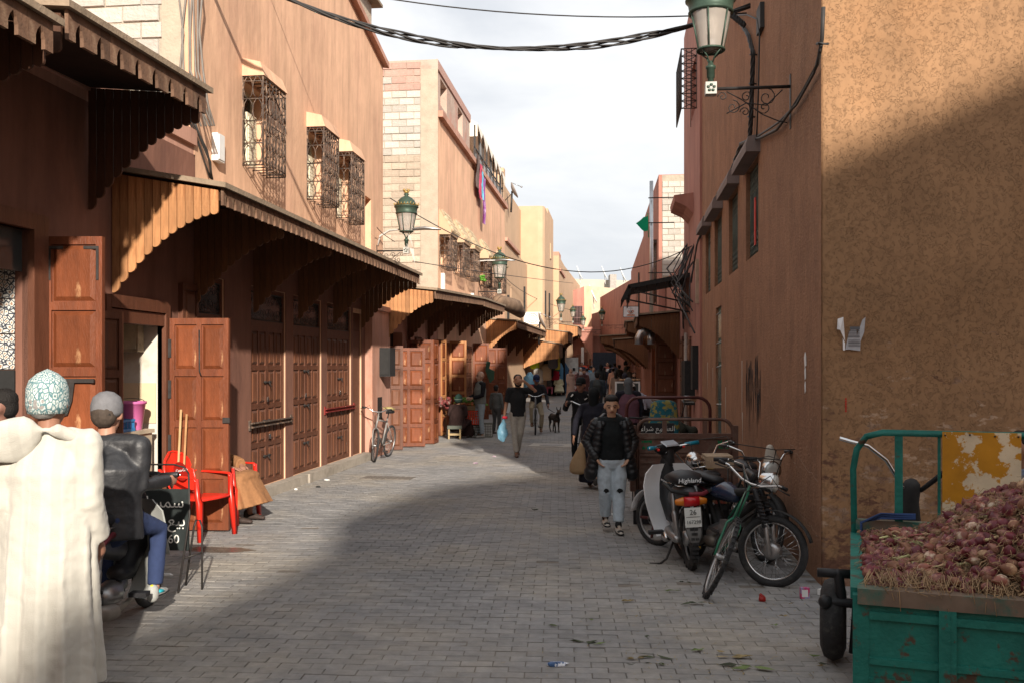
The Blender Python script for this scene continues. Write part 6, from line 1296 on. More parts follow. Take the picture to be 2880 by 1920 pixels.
# ---- green cargo tricycle with onions (local x right, y forward)
grn = M('green_chipped_paint', (.012, .135, .11), .5, var=.3, vs=5, bump=.3, bs=30, col2=(.07, .045, .03), cs=6, ct=(.56, .61))
grR = M('green_rubbed_rail', (.03, .12, .095), .55, var=.3, vs=6, col2=(.16, .115, .085), cs=3.2, ct=(.44, .56))
tz = TH-R(20)
t = thing('cargo_tricycle', 'green chipped cargo tricycle loaded with onions in the right foreground', 'tricycle', C(1.55, 4.18), tz)
W_ = 1.35
mb = MB(); mb.box((-.02, -.02, .03), (.05, .04, .80)); mb.box((W_-.05, -.02, .03), (W_+.02, .04, .8)); obj('corner_post', mb, grn, t)
mb = MB(); mb.box((.05, -.015, .40), (W_-.05, .015, .80)); obj('tailgate', mb, grn, t)
mb = MB(); mb.box((.0, -.04, .765), (W_, .045, .835)); obj('tailgate_top_rail', mb, grR, t)
for i in range(4):
    x0 = .05+.35*i; mb = MB(); mb.box((x0+.28, -.045, .40), (x0+.325, -.015, .765)); mb.box((x0+.325, -.04, .40), (x0+.35, -.015, .765)); obj('tailgate_rib', mb, grR if i % 2 else grn, t)
    mb = MB(); mb.prism([(x0+.0, .70), (x0+.28, .70), (x0+.28, .735), (x0+.0, .735)], -.032, -.015, 'y'); mb.box((x0, -.03, .50), (x0+.28, -.015, .53)); mb.box((x0, -.03, .42), (x0+.28, -.015, .44)); obj('pressed_ridge', mb, grn, t)
mb = MB(); mb.box((.0, -.03, .33), (W_, .03, .395)); obj('lower_beam', mb, grR, t)
L_ = 1.55
mb = MB(); mb.box((-.015, .04, .42), (.015, L_, .80)); mb.box((-.03, .04, .77), (.03, L_, .82)); mb.box((W_-.015, .04, .42), (W_+.015, L_, .8)); obj('side_panel', mb, grn, t)
mb = MB(); mb.box((0, 0, .40), (W_, L_, .43)); obj('load_floor', mb, grR, t)
mb = MB(); mb.box((.03, L_, .42), (W_-.03, L_+.02, .86)); obj('headboard', mb, grn, t)
mb = MB(); mb.box((.0, L_-.02, .84), (W_, L_+.04, .90)); obj('headboard_rail', mb, grR, t)
mb = MB(); rad = .022
pts = [(-.0, L_, .30), (-.015, L_, 1.20), (.005, L_, 1.32), (.06, L_, 1.40), (.15, L_, 1.425), (W_-.15, L_, 1.425), (W_-.05, L_, 1.39), (W_, L_, 1.3), (W_, L_, .3)]
mb.limb(pts, [(.026, .026)]*len(pts), 4, rnd_=False, phase=pi/4); obj('arched_frame', mb, grn, t)
for x in (.24, .46, .92, 1.14):
    mb = MB(); mb.box((x-.022, L_-.018, .90), (x+.022, L_+.018, 1.41)) if x == .24 else mb.box((x-.008, L_-.01, .90), (x+.008, L_+.01, 1.41)); obj('frame_bar', mb, grn, t)
mb = MB(); mb.box((.475, L_-.028, .89), (.885, L_-.018, 1.44)); obj('yellow_sheet', mb, M('peeled_yellow', (.46, .21, .015), .45, var=.2, vs=6, col2=(.62, .52, .36), cs=5.2, ct=(.505, .53), stretch=(1, 1, 1)), t)
mb = MB(); [mb.ball((x, L_-.03, z), .006, 6, 4) for x, z in ((.49, 1.42), (.62, 1.425), (.75, 1.42), (.87, 1.42), (.49, .93))]; obj('rivets', mb, iron, t)
for s, yy in ((-.13, 1.45), (W_+.13, 1.45)): wheel(t, (s, yy+.22, .255), .255, .085, spokes=0, hub=.10, steer=pi/2)
mb = MB(); mb.limb([(-.02, 1.52, .57), (-.22, 1.50, .57)], [.028, .028], 10, rnd_=False); mb.limb([(-.10, 1.51, .57), (-.08, 1.51, .42)], [.03, .03], 8); mb.limb([(.0, 1.5, .40), (-.17, 1.48, .40)], [.028, .028], 10); mb.ball((-.17, 1.48, .40), .045, 10, 6); mb.tube([(0, 1.5, .4), (-.02, 1.5, .1)], .02, 6); obj('tow_bar', mb, blackP, t)
mb = MB(); mb.limb([(.42, 2.45, .98), (.30, 2.42, 1.0), (.20, 2.40, 1.18), (.08, 2.35, 1.28), (-.10, 2.30, 1.33)], [.014]*5, 8, rnd_=False); obj('handlebar', mb, chrome, t)
mb = MB(); mb.limb([(.42, 2.45, .98), (.56, 2.35, 1.12), (.70, 2.22, 1.10)], [.016, .02, .022], 8); mb.limb([(.33, 2.5, .70), (.34, 2.47, .9), (.36, 2.45, 1.0)], [.10, .07, .06], 10); mb.limb([(.35, 2.8, .25), (.34, 2.52, .8)], [.04, .05], 8); obj('steering_head', mb, blackM, t)
wheel(t, (.35, 2.85, .26), .26, .045, spokes=0, hub=.06, steer=pi/2)
mb = MB(); mb.box((.2, 1.75, .45), (1.1, 2.1, .78)); obj('driver_bench', mb, blackP, t)
mb = MB()
for k in range(3): mb.tube([(.01+.02*k, L_-.04, .42), (.03, L_-.05, .7), (.03, L_-.05-.01*k, .89), (.14, L_-.05, .92+.012*k), (.33, L_-.04, .925+.012*k)], .009, 5)
obj('blue_rope', mb, M('blue_rope_m', (.03, .06, .16), .9), t)
# onions
oni = [M('onion_red', (.11, .018, .026), .42, var=.35, vs=20, col2=(.30, .14, .10), cs=12, ct=(.5, .62), rand=.25), M('onion_pale', (.22, .08, .055), .45, var=.3, vs=18, col2=(.48, .38, .28), cs=10, ct=(.5, .6), rand=.2), M('onion_brown', (.19, .085, .05), .6, var=.35, vs=18, col2=(.42, .28, .16), cs=12, rand=.25)]
on_me = []
for k in range(6):
    mb = MB(); mb.lathe([(.003, -.028), (.016, -.024), (.026, -.010), (.029, .002), (.026, .016), (.016, .028), (.007, .036), (.004, .046)], seg=9); on_me.append(mb.mesh('onion', oni[k % 3]))
T = MX.Translation(t.location) @ MX.Rotation(tz, 4, 'Z')
def pile(x, y):
    kx = ((0, .80), (.08, .85), (.35, .89), (.47, .99), (.62, 1.09), (.95, 1.23), (1.36, 1.22)); zx = .8
    for (a, c), (d, e) in zip(kx, kx[1:]):
        if a <= x <= d: zx = c+(e-c)*(x-a)/(d-a)
    f = min(1, max(0, y-.02)/.5)**.62*min(1, max(0, 1.52-y)/.35)**.6
    return .80+(zx-.80)*f+.015*sin(x*31)*sin(y*27)
    a = max(0, 1-((x-1.05)/.62)**2)*max(0, 1-((y-.75)/.85)**2)
    b__ = max(0, 1-((x-.28)/.24)**2)*max(0, 1-((y-.75)/.75)**2)
    return .50+.58*a**.7+.27*max(0, b__)**.6
rg = random.Random(21); cnt = 0; cand = []
while len(cand) < 285:
    x, y = rg.uniform(.04, 1.32), rg.uniform(.07, 1.48)
    if x < .2 and rg.random() < .5: continue
    z = pile(x, y)
    if z < .81: continue
    if all((x-q[0])**2+(y-q[1])**2+(z-q[2])**2 > .043**2 for q in cand): cand.append((x, y, z))
for x, y, z in cand:
    o = obj('onion', rg.choice(on_me), None, None, T @ V((x, y, z+rg.uniform(-.01, .025))), (rg.uniform(-1.8, 1.8), rg.uniform(-1.8, 1.8), rg.uniform(0, 6)))
    s = rg.uniform(.72, 1.15); o.scale = (s, s, s*rg.uniform(.9, 1.2)); o['label'] = 'red onion in the dried heap on the green cargo tricycle'; o['category'] = 'onion'; o['group'] = 'onions heaped on the green tricycle'
mb = MB(); mb.at(T); nx, ny = 20, 20
G_ = [[(0.03+(W_-.06)*i/nx, .04+(L_-.1)*j/ny) for i in range(nx+1)] for j in range(ny+1)]
rows_ = [[(x, y, pile(x, y)-.025+rg.uniform(-.02, .01)) for x, y in r_] for r_ in G_]; mb.loft(rows_, cap=False, closed=False)
obj('onion_bedding', mb, M('dry_roots', (.20, .13, .075), .95, var=.4, vs=30, bump=1, bs=90, col2=(.10, .045, .035), cs=14), None, label='matted dry roots and stalks filling the onion heap', category='onion roots', kind='stuff')
mb = MB()
for k in range(800):
    x, y = rg.uniform(.04, 1.33), rg.uniform(.05, 1.5); z = pile(x, y)+rg.uniform(-.02, .01); s = rg.uniform(.8, 1.25)
    mb.at(T @ MX.Translation((x, y, z)) @ MX.Rotation(rg.uniform(0, 6), 4, 'Z') @ MX.Rotation(rg.uniform(-1.8, 1.8), 4, 'X') @ MX.Scale(s, 4)); mb.lathe([(.004, -.028), (.019, -.022), (.028, -.004), (.026, .014), (.014, .028), (.005, .038)], seg=7)
obj('onion_heap', mb, oni[0], None, label='smaller red onions filling the gaps of the heap', category='onions', kind='stuff')
mb = MB(); mb.at(T)
for k in range(7000):
    x, y = rg.uniform(.03, 1.33), rg.uniform(.03, 1.5); z = pile(x, y)
    if z < .81: continue
    z += rg.uniform(-.01, .035); a = rg.uniform(0, 2*pi); l = rg.uniform(.02, .07); p0 = V((x, y, z)); p1 = p0+V((cos(a)*l*.5, sin(a)*l*.5, rg.uniform(-.01, .02))); p2 = p1+V((cos(a+rg.uniform(-1, 1))*l*.5, sin(a+rg.uniform(-1, 1))*l*.5, rg.uniform(-.035, .0)))
    mb.tube([p0, p1, p2], rg.uniform(.0009, .0022), 3)
for k in range(420):          # roots hanging over the tailgate
    x = rg.uniform(.05, 1.3); y = rg.uniform(-.01, .12); z = .84+rg.uniform(-.01, .03); p0 = V((x, y+.06, z+.03)); p1 = V((x+rg.uniform(-.03, .03), y-.03, z)); p2 = p1+V((rg.uniform(-.03, .03), -.03, -rg.uniform(.0, .10) if rg.random() < .35 else .0)); mb.tube([p0, p1, p2], rg.uniform(.001, .0024), 3)
obj('onion_roots', mb, M('root_hair', (.30, .20, .11), .9, var=.3, rand=.35), None, label='tangle of dry onion root hairs over the heap', category='onion roots', kind='stuff')
mb = MB(); mb.at(T)
for k in range(46):
    x, y = rg.uniform(.1, .6), rg.uniform(.3, 1.2); z = pile(x, y)+.02; a = rg.uniform(-.5, .5); l = rg.uniform(.1, .22); mb.limb([(x, y, z), (x+l*.5*cos(a), y+l*.5*sin(a), z+.02), (x+l*cos(a), y+l*sin(a), z+rg.uniform(-.03, .02))], [.008, .007, .002], 5)
obj('onion_stalks', mb, M('stalk', (.35, .34, .16), .6, var=.3, rand=.3, col2=(.4, .06, .1), cs=6), None, label='pale green and pink onion stalks lying on the heap', category='onion stalks', kind='stuff')
# ================================================================ people
CLT = bpy.data.textures.new('cloth_folds', 'CLOUDS'); CLT.noise_scale = .09; CLT.noise_depth = 2
CLF = bpy.data.textures.new('cloth_fine', 'CLOUDS'); CLF.noise_scale = .045; CLF.noise_depth = 2
def organic(name, mb, mat, parent, vox=.012, fold=0., it=3, tex=None):
    o = obj(name, mb, mat, parent)
    r = o.modifiers.new('r', 'REMESH'); r.mode = 'VOXEL'; r.voxel_size = vox; r.use_smooth_shade = True
    s = o.modifiers.new('s', 'SMOOTH'); s.factor = .5; s.iterations = it
    if fold: d = o.modifiers.new('d', 'DISPLACE'); d.texture = tex or CLT; d.strength = fold; d.mid_level = .5; d.texture_coords = 'LOCAL'
    return o
SK = lambda c=(.36, .20, .13): M('skin_%d' % int(c[0]*100), c, .5, var=.08, vs=14, spec=.35)
def cloth(c, **k):
    key = 'cloth_%d_%d_%d' % tuple(int(v*200) for v in c[:3]); key += ''.join(sorted(k)); return M(key, c, k.pop('rough', .88), var=k.pop('var', .15), vs=k.pop('vs', 25), bump=.25, bs=160, **k)
HAIR = M('hair_black', (.012, .010, .009), .7, var=.3, vs=60, bump=.5, bs=120)
def L3(a, b, t): return V(a).lerp(V(b), t)
POSES = {
 'stand': dict(),
 'walk': dict(lk=(.055, -.045, .29), la=(.055, -.13, .055), rk=(-.055, -.03, .28), ra=(-.05, .13, .09), le=(.135, .035, .64), lw=(.14, -.03, .50), re=(-.135, -.02, .64), rw=(-.13, -.08, .50)),
 'walk2': dict(lk=(.055, -.02, .285), la=(.05, .12, .09), rk=(-.055, -.045, .29), ra=(-.055, -.12, .05), le=(.135, -.01, .64), lw=(.13, -.07, .50), re=(-.135, .03, .64), rw=(-.14, -.02, .50)),
 'sit': dict(pel=(0, 0, .27), ch=(0, -.02, .46), nk=(0, -.025, .56), hd=(0, -.05, .65), lk=(.085, -.25, .285), la=(.085, -.24, .05), rk=(-.085, -.25, .285), ra=(-.085, -.24, .05), le=(.15, -.03, .38), lw=(.07, -.16, .33), re=(-.15, -.03, .38), rw=(-.07, -.16, .33)),
 'ride': dict(pel=(0, .06, .50), ch=(0, -.02, .68), nk=(0, -.05, .78), hd=(0, -.08, .87), lk=(.07, -.16, .37), la=(.065, -.06, .14), rk=(-.07, -.13, .27), ra=(-.065, -.06, .06), le=(.17, -.07, .60), lw=(.17, -.24, .58), re=(-.17, -.07, .60), rw=(-.17, -.24, .58)),
}
def person(label, loc_, rz, H=1.72, pose='stand', top=(.03, .03, .035), sleeve=1, bottom=(.05, .05, .06), shoe=(.05, .045, .04), skin=(.36, .20, .13), hair='short', hcol=None, vox=.014, robe=None, extra=None, fold=.016, girth=1., hat=None, cat='person', group=None, face=True, torso_h=0, barefoot=False, shadefold=None, topmat=None, botmat=None, over=None):
    P_ = dict(pel=(0, 0, .53), ch=(0, .0, .71), nk=(0, .005, .825), hd=(0, -.005, .925), lk=(.055, -.012, .285), la=(.06, .01, .045), rk=(-.055, -.012, .285), ra=(-.06, .01, .045), le=(.14, .015, .635), lw=(.15, -.03, .485), re=(-.14, .015, .635), rw=(-.15, -.03, .485), lf=None, rf=None, lh=None, rh=None)
    if isinstance(pose, dict): P_.update(POSES[pose.get('base', 'stand')]); P_.update(pose)
    else: P_.update(POSES[pose])
    g = girth; J = {k: V(v)*H for k, v in P_.items() if isinstance(v, tuple)}
    t = thing('person', label, cat, loc_, rz, group); t.empty_display_size = .2
    up = (J['nk']-J['pel']).normalized(); side = V((1, 0, 0)); hdd = (J['hd']-J['nk']).normalized()
    sh = {s: J['nk']-up*.022*H+side*(.105*H*g**.5)*(1 if s == 'l' else -1) for s in 'lr'}
    hip = {s: J['pel']-up*.01*H+side*.052*H*(1 if s == 'l' else -1) for s in 'lr'}
    sk = SK(skin); R_ = lambda v: v*H
    # ---- body: one continuous mesh
    mb = MB(); hr = .058*H
    mb.limb([J['pel']-up*.02*H, L3(J['pel'], J['ch'], .45), J['ch'], J['nk']-up*.03*H], [(R_(.085), R_(.06)), (R_(.075), R_(.055)), (R_(.09), R_(.062)), (R_(.06), R_(.04))], 14)
    mb.limb([J['nk']-up*.03*H, J['hd']-hdd*.03*H], [R_(.034), R_(.032)], 10)
    h = J['hd']; hd_ang = math.atan2(-(h-J['nk']).y, (h-J['nk']).z)
    yaw_h = P_.get('hyaw', 0); tilt = P_.get('htilt', 0)
    Th = MX.Translation(h) @ MX.Rotation(yaw_h, 4, 'Z') @ MX.Rotation(tilt, 4, 'X'); mb.at(Th)
    a = H*.062
    mb.ball((0, .012*H, .012*H), (a*.80, a*1.0, a*1.02), 14, 9); mb.ball((0, -.012*H, -.028*H), (a*.62, a*.66, a*.78), 12, 8); mb.ball((0, -.032*H, -.056*H), (a*.34, a*.26, a*.24), 8, 6)
    mb.limb([(0, -.046*H, .004*H), (0, -.058*H, -.018*H)], [a*.13, a*.24], 8); mb.ball((0, -.046*H, -.036*H), (a*.30, a*.14, a*.10), 8, 5)
    for s in (-1, 1): mb.ball((s*a*.82, .004*H, -.008*H), (a*.14, a*.22, a*.32), 8, 6)
    mb.at(None)
    for s, sg in (('l', 1), ('r', -1)):
        e, w_ = J[s+'e'], J[s+'w']; S = sh[s]
        mb.limb([S, L3(S, e, .5), e, L3(e, w_, .4), w_], [R_(.031), R_(.028), R_(.023), R_(.022), R_(.015)], 10)
        d = (w_-e).normalized() if not P_.get(s+'hd') else V(P_[s+'hd']).normalized()
        nrm = V(P_.get(s+'hn', (sg, .3, 0))); nrm = (nrm-d*nrm.dot(d)).normalized(); cr = d.cross(nrm)*sg
        palm = w_+d*.028*H; mb.limb([w_, palm, w_+d*.052*H], [(R_(.012), R_(.017)), (R_(.011), R_(.023)), (R_(.010), R_(.022))], 10, ref=tuple(nrm))
        if vox < .02:
            curl = P_.get('curl', .5)
            for k in range(4):
                o_ = w_+d*.048*H+cr*((k-1.5)*.0115*H); l = (.038, .044, .041, .032)[k]*H; d1 = (d-nrm*curl*.5).normalized(); d2 = (d-nrm*curl*1.3).normalized()
                mb.limb([o_-d*.012*H, o_+d1*l*.5, o_+d1*l*.5+d2*l*.5], [.0056*H, .0053*H, .0045*H], 6)
            o_ = w_+d*.018*H-cr*.018*H; mb.limb([o_, o_-cr*.016*H+d*.018*H-nrm*.006*H, o_-cr*.018*H+d*.036*H-nrm*.012*H], [.008*H, .0068*H, .0055*H], 6)
        k_, an = J[s+'k'], J[s+'a']; hp = hip[s]
        mb.limb([hp, L3(hp, k_, .5), k_, L3(k_, an, .35), an], [R_(.048), R_(.042), R_(.031), R_(.030), R_(.019)], 10)
        fd = V(P_.get(s+'f') or (0, -1, 0)); mb.limb([an+V((0, .01*H, -.02*H)), an+fd*.05*H+V((0, 0, -.028*H)), an+fd*.095*H+V((0, 0, -.034*H))], [R_(.02), R_(.02), R_(.012)], 8)
    organic('body', mb, sk, t, min(vox, .010) if vox < .012 else vox, 0, 2)
    # ---- eyes and brows
    if face and vox < .02:
        mb = MB(); mb.at(Th)
        for s in (-1, 1): mb.ball((s*a*.33, -.0475*H, -.003*H), (a*.13, a*.07, a*.065), 8, 5)
        obj('eyes', mb, M('eye_dark', (.03, .02, .018), .6, spec=.2), t)
        mb = MB(); mb.at(Th)
        for s in (-1, 1): mb.limb([(s*a*.14, -.054*H, .012*H), (s*a*.36, -.053*H, .016*H), (s*a*.56, -.046*H, .011*H)], [a*.05]*3, 5)
        obj('eyebrows', mb, HAIR, t)
        mb = MB(); mb.at(Th); mb.limb([(-a*.22, -.052*H, -.037*H), (0, -.0565*H, -.036*H), (a*.22, -.052*H, -.037*H)], [a*.045, a*.065, a*.045], 6); obj('lips', mb, M('lips', (.30, .11, .09), .5), t)
    # ---- hair, beard, hat, hood
    hm = hcol and M('hair_%d' % int(hcol[0]*100), hcol, .8, var=.3, vs=60) or HAIR
    if hair in ('short', 'beard', 'full'):
        mb = MB(); mb.at(Th); hk = .84 if hat else 1; mb.ball((0, .022*H, .030*H*hk), (a*.89*(.96 if hat else 1), a*.93*hk, a*.84*hk), 14, 8); mb.ball((0, .035*H, -.002*H), (a*.80, a*.72, a*.85), 12, 7)
        if hair == 'full': mb.ball((0, -.002*H, .054*H), (a*.76, a*.78, a*.40), 12, 7)
        organic('hair', mb, hm, t, max(.006, min(vox, .012)*.8), .006, 1, CLF)
    if hair == 'beard':
        mb = MB(); mb.at(Th); mb.limb([(-a*.62, -.012*H, -.03*H), (-a*.45, -.034*H, -.055*H), (0, -.045*H, -.068*H), (a*.45, -.034*H, -.055*H), (a*.62, -.012*H, -.03*H)], [a*.14, a*.22, a*.24, a*.22, a*.14], 8); mb.limb([(-a*.3, -.054*H, -.029*H), (0, -.060*H, -.026*H), (a*.3, -.054*H, -.029*H)], [a*.06]*3, 6); obj('beard', mb, hm, t)
    if hat:
        kind, hc = hat[:2]; hmn = hat[2] if len(hat) > 2 else cloth(hc)
        mb = MB(); mb.at(Th @ MX.Diagonal((.86, .96, 1, 1)))
        if kind == 'cap':
            mb.lathe([(a*1.0, .010*H), (a*1.06, .02*H), (a*1.04, .044*H), (a*.86, .069*H), (a*.45, .083*H), (.001, .087*H)], (0, .012*H, 0), 18)
            mb.limb([(0, -.05*H, .020*H), (0, -.075*H, .016*H), (0, -.095*H, .008*H)], [(a*.62, a*.05), (a*.66, a*.05), (a*.5, a*.04)], 10)
        elif kind == 'backcap': mb.lathe([(a*1.02, -.008*H), (a*1.08, .006*H), (a*1.08, .034*H), (a*.92, .064*H), (a*.48, .083*H), (.001, .088*H)], (0, .010*H, 0), 20)
        elif kind == 'beanie': mb.lathe([(a*1.03, -.034*H), (a*1.12, -.006*H), (a*1.10, .042*H), (a*.94, .068*H), (a*.55, .088*H), (a*.15, .099*H), (.001, .102*H)], (0, .012*H, 0), 22)
        elif kind == 'skull': mb.lathe([(a*.90, .026*H), (a*.93, .04*H), (a*.78, .063*H), (a*.4, .076*H), (.001, .08*H)], (0, .014*H, 0), 18)
        elif kind == 'hood': mb.ball((0, .022*H, .010*H), (a*1.08, a*1.12, a*1.22), 16, 10); mb.limb([(0, .03*H, -.02*H), (0, .02*H, -.075*H), (0, .012*H, -.10*H)], [(a*.95, a*.95), (a*.98, a*.95), (a*1.25, a*1.1)], 14)
        elif kind == 'scarf': mb.ball((0, .014*H, .012*H), (a*.97, a*1.04, a*1.10), 14, 9); mb.limb([(0, .02*H, -.02*H), (0, .0*H, -.07*H), (0, -.005*H, -.11*H), (0, .0, -.14*H)], [(a*.8, a*.85), (a*.85, a*.85), (a*1.5, a*1.1), (a*1.7, a*1.2)], 14)
        if kind in ('hood', 'scarf'): organic('headscarf' if kind == 'scarf' else 'hood', mb, hmn, t, max(vox, .011), .008, 2)
        else: obj('hat', mb, hmn, t)
    fl = fold
    # ---- legs clothing
    if robe is None:
        mb = MB(); mb.limb([J['pel']+up*.035*H, J['pel']-up*.02*H], [(R_(.092*g), R_(.068*g)), (R_(.095*g), R_(.075*g))], 14)
        for s in 'lr':
            k_, an, hp = J[s+'k'], J[s+'a'], hip[s]; wl_ = P_.get('legw', 1)
            mb.limb([hp, L3(hp, k_, .5), k_, L3(k_, an, .5), L3(k_, an, P_.get('cuff', .93))], [R_(.056*g), R_(.048*wl_), R_(.038*wl_), R_(.034*wl_), R_(.031*wl_)], 12, rnd_='start')
        organic('trousers', mb, botmat or cloth(bottom), t, vox, fl*.9)
    mb = MB()
    for s in 'lr':
        an = J[s+'a']; fd = V(P_.get(s+'f') or (0, -1, 0)); mb.limb([an+V((0, 0, .0))-fd*.02*H, an-fd*.022*H+V((0, 0, -.028*H))], [R_(.024)]*2, 10); mb.limb([an-fd*.02*H+V((0, 0, -.026*H)), an+fd*.05*H+V((0, 0, -.026*H)), an+fd*.105*H+V((0, 0, -.032*H))], [(R_(.023), R_(.020)), (R_(.027), R_(.021)), (R_(.020), R_(.014))], 10)
    organic('shoes', mb, cloth(shoe, rough=.6), t, min(vox, .012), 0, 2) if not barefoot else None
    # ---- torso clothing
    tm = topmat or cloth(top); mb = MB(); lo = J['pel']-up*(.01+torso_h)*H
    if robe is None:
        mb.limb([lo, L3(J['pel'], J['ch'], .4), J['ch'], J['nk']-up*.028*H, J['nk']-up*.008*H], [(R_(.10*g), R_(.076*g)), (R_(.092*g), R_(.070*g)), (R_(.104*g), R_(.078*g)), (R_(.078), R_(.052)), (R_(.045), R_(.04))], 18, rnd_='end')
    else:
        hem, wd, dp = robe[:3]; kf = robe[3] if len(robe) > 3 else 9; amp = robe[4] if len(robe) > 4 else .06
        if P_.get('sitrobe'):
            kn = (J['lk']+J['rk'])/2
            mb.limb([J['pel']-up*.03*H, L3(J['pel'], J['ch'], .5), J['ch'], J['nk']-up*.02*H], [(R_(.12*g), R_(.09)), (R_(.115*g), R_(.085)), (R_(.115*g), R_(.08)), (R_(.07), R_(.05))], 18)
            mb.limb([J['pel']+V((0, 0, -.01*H)), L3(J['pel'], kn, .5), kn+V((0, -.01*H, .0))], [(R_(.13*g), R_(.07)), (R_(.15), R_(.062)), (R_(.15), R_(.055))], 16)
            mb.limb([kn+V((0, 0, .0)), kn+V((0, -.03*H, -.08*H)), kn+V((0, -.06*H, -hem*H))], [(R_(.145), R_(.05)), (R_(.16), R_(.07)), (R_(.168), R_(.105))], 20, rnd_='start', fold=lambda q, a_: .07*q*cos(7*a_))
        else:
            lowc = V(((J['la']+J['ra']).x/2, (J['la']+J['ra']).y/2, hem*H)); pel = J['pel']
            mb.limb([lowc, L3(lowc, pel, .33), L3(lowc, pel, .7), pel, L3(pel, J['ch'], .5), J['ch'], J['nk']-up*.026*H, J['nk']-up*.004*H], [(R_(wd), R_(dp)), (R_(wd*.93), R_(dp*.94)), (R_(wd*.85), R_(dp*.86)), (R_(.115*g), R_(.088*g)), (R_(.105*g), R_(.08*g)), (R_(.110*g), R_(.08*g)), (R_(.08), R_(.055)), (R_(.045), R_(.04))], 44, rnd_='end', fold=lambda q, a_: amp*max(0, 1-q*1.35)*(cos(kf*a_+1.3)+.5*cos((kf*1.7)//1*a_)))
    yk = (R_(.036*g**.3), R_(.040)); mb.limb([sh['r']+V((.012*H, 0, .004*H)), (sh['l']+sh['r'])/2+up*.004*H, sh['l']+V((-.012*H, 0, .004*H))], [yk, (R_(.045), R_(.05)), yk], 10, ref=(0, 0, 1))
    for s in 'lr':
        e, w_ = J[s+'e'], J[s+'w']; S = sh[s]; sw = P_.get('slv', 1)
        if sleeve == 1: mb.limb([S-V((0, 0, .004*H)), L3(S, e, .5), e, L3(e, w_, .5), L3(e, w_, .93)], [R_(.040*g**.4*sw), R_(.036*g**.4*sw), R_(.033*sw), R_(.030*sw), R_(.026*sw)], 12, rnd_='start')
        elif sleeve > 1: mb.limb([S, L3(S, e, .5), e, L3(e, w_, .95)], [(R_(.045), R_(.045)), (R_(.045), R_(.05)), (R_(.045), R_(.055)), (R_(.038), R_(.052))], 14, rnd_='start')
        elif sleeve > 0: mb.limb([S, L3(S, e, .4), L3(S, e, .85)], [R_(.042), R_(.040), R_(.040)], 12, rnd_='start')
    organic('robe' if robe else 'jacket' if sleeve == 1 else 'shirt', mb, tm, t, vox, fl)
    if over:      # sleeveless vest over the jacket
        mb = MB(); mb.limb([lo-up*.01*H, L3(J['pel'], J['ch'], .4), J['ch'], J['nk']-up*.03*H, J['nk']+up*.002*H], [(R_(.112*g), R_(.09*g)), (R_(.106*g), R_(.085*g)), (R_(.116*g), R_(.09*g)), (R_(.098), R_(.065)), (R_(.05), R_(.048))], 18, rnd_='end')
        organic('vest', mb, cloth(over), t, vox, fl)
    t['_J'] = 1; PJ[t.name] = (J, sh, Th); return t
PJ = {}
def bagon(par, pts, rad, m, name='backpack'): mb = MB(); mb.limb(pts, rad, 12); return organic(name, mb, m, par, .014, .012)
def at_px(px, zc, z=0): return C((px-1440)/F*zc, zc, z)
FC = TH           # facing the camera: local -y towards the viewer
FA = TH+pi        # facing away
# ---- 1 man in cream djellaba, left foreground, back to us
stripe = M('cream_wool', (.50, .485, .43), .92, var=.04, vs=3, bump=.3, bs=200, sheen=.2)
nt = stripe.node_tree; nn = nt.nodes; wv = nn.new('ShaderNodeTexWave'); wv.inputs['Scale'].default_value = 3.2; wv.inputs['Distortion'].default_value = .6; tcn = nn.new('ShaderNodeTexCoord'); nt.links.new(tcn.outputs['Object'], wv.inputs['Vector'])
mr = nn.new('ShaderNodeMapRange'); mr.inputs[1].default_value = .35; mr.inputs[2].default_value = .65; mr.inputs[3].default_value = .94; mr.inputs[4].default_value = 1.04; nt.links.new(wv.outputs[0], mr.inputs[0])
s_ = nn['Principled BSDF'].inputs['Base Color'].links[0].from_socket; v_ = nn.new('ShaderNodeVectorMath'); v_.operation = 'SCALE'; nt.links.new(s_, v_.inputs[0]); nt.links.new(mr.outputs[0], v_.inputs[3]); nt.links.new(v_.outputs[0], nn['Principled BSDF'].inputs['Base Color'])
kn = M('knit_teal', (.50, .56, .54), .9, bump=.5, bs=120)
nt = kn.node_tree; nn = nt.nodes; tcn = nn.new('ShaderNodeTexCoord'); mpk = nn.new('ShaderNodeMapping'); mpk.inputs['Scale'].default_value = (1, 1, .6); nt.links.new(tcn.outputs['Object'], mpk.inputs[0]); vk = nn.new('ShaderNodeTexVoronoi'); vk.inputs['Scale'].default_value = 46; vk.feature = 'DISTANCE_TO_EDGE'; nt.links.new(mpk.outputs[0], vk.inputs['Vector'])
ck = nn.new('ShaderNodeValToRGB'); ck.color_ramp.interpolation = 'LINEAR'; ck.color_ramp.elements[0].position = .06; ck.color_ramp.elements[0].color = (.11, .22, .24, 1); ck.color_ramp.elements[1].position = .12; ck.color_ramp.elements[1].color = (.52, .58, .56, 1); e = ck.color_ramp.elements.new(.3); e.color = (.52, .58, .56, 1); e = ck.color_ramp.elements.new(.34); e.color = (.10, .20, .21, 1)
nt.links.new(vk.outputs['Distance'], ck.inputs[0]); nt.links.new(ck.outputs[0], nn['Principled BSDF'].inputs['Base Color'])
p1_ = person('man in a long cream striped djellaba and patterned knit cap, back to us', C(-2.51, 5.05), TH+pi+R(4), 1.76, dict(base='stand', le=(.118, .02, .62), re=(-.118, .0, .62), lw=(.125, -.05, .47), rw=(-.125, -.06, .49), hyaw=R(-8)), robe=(.06, .165, .135, 11, .08), sleeve=2, topmat=stripe, hair='short', hcol=(.25, .24, .23), hat=('beanie', (0, 0, 0), kn), vox=.011, fold=.018, girth=1.2, shoe=(.10, .06, .03), skin=(.30, .15, .10), face=False)
mb = MB(); H = 1.75   # hood lying on the back, pointed to the side
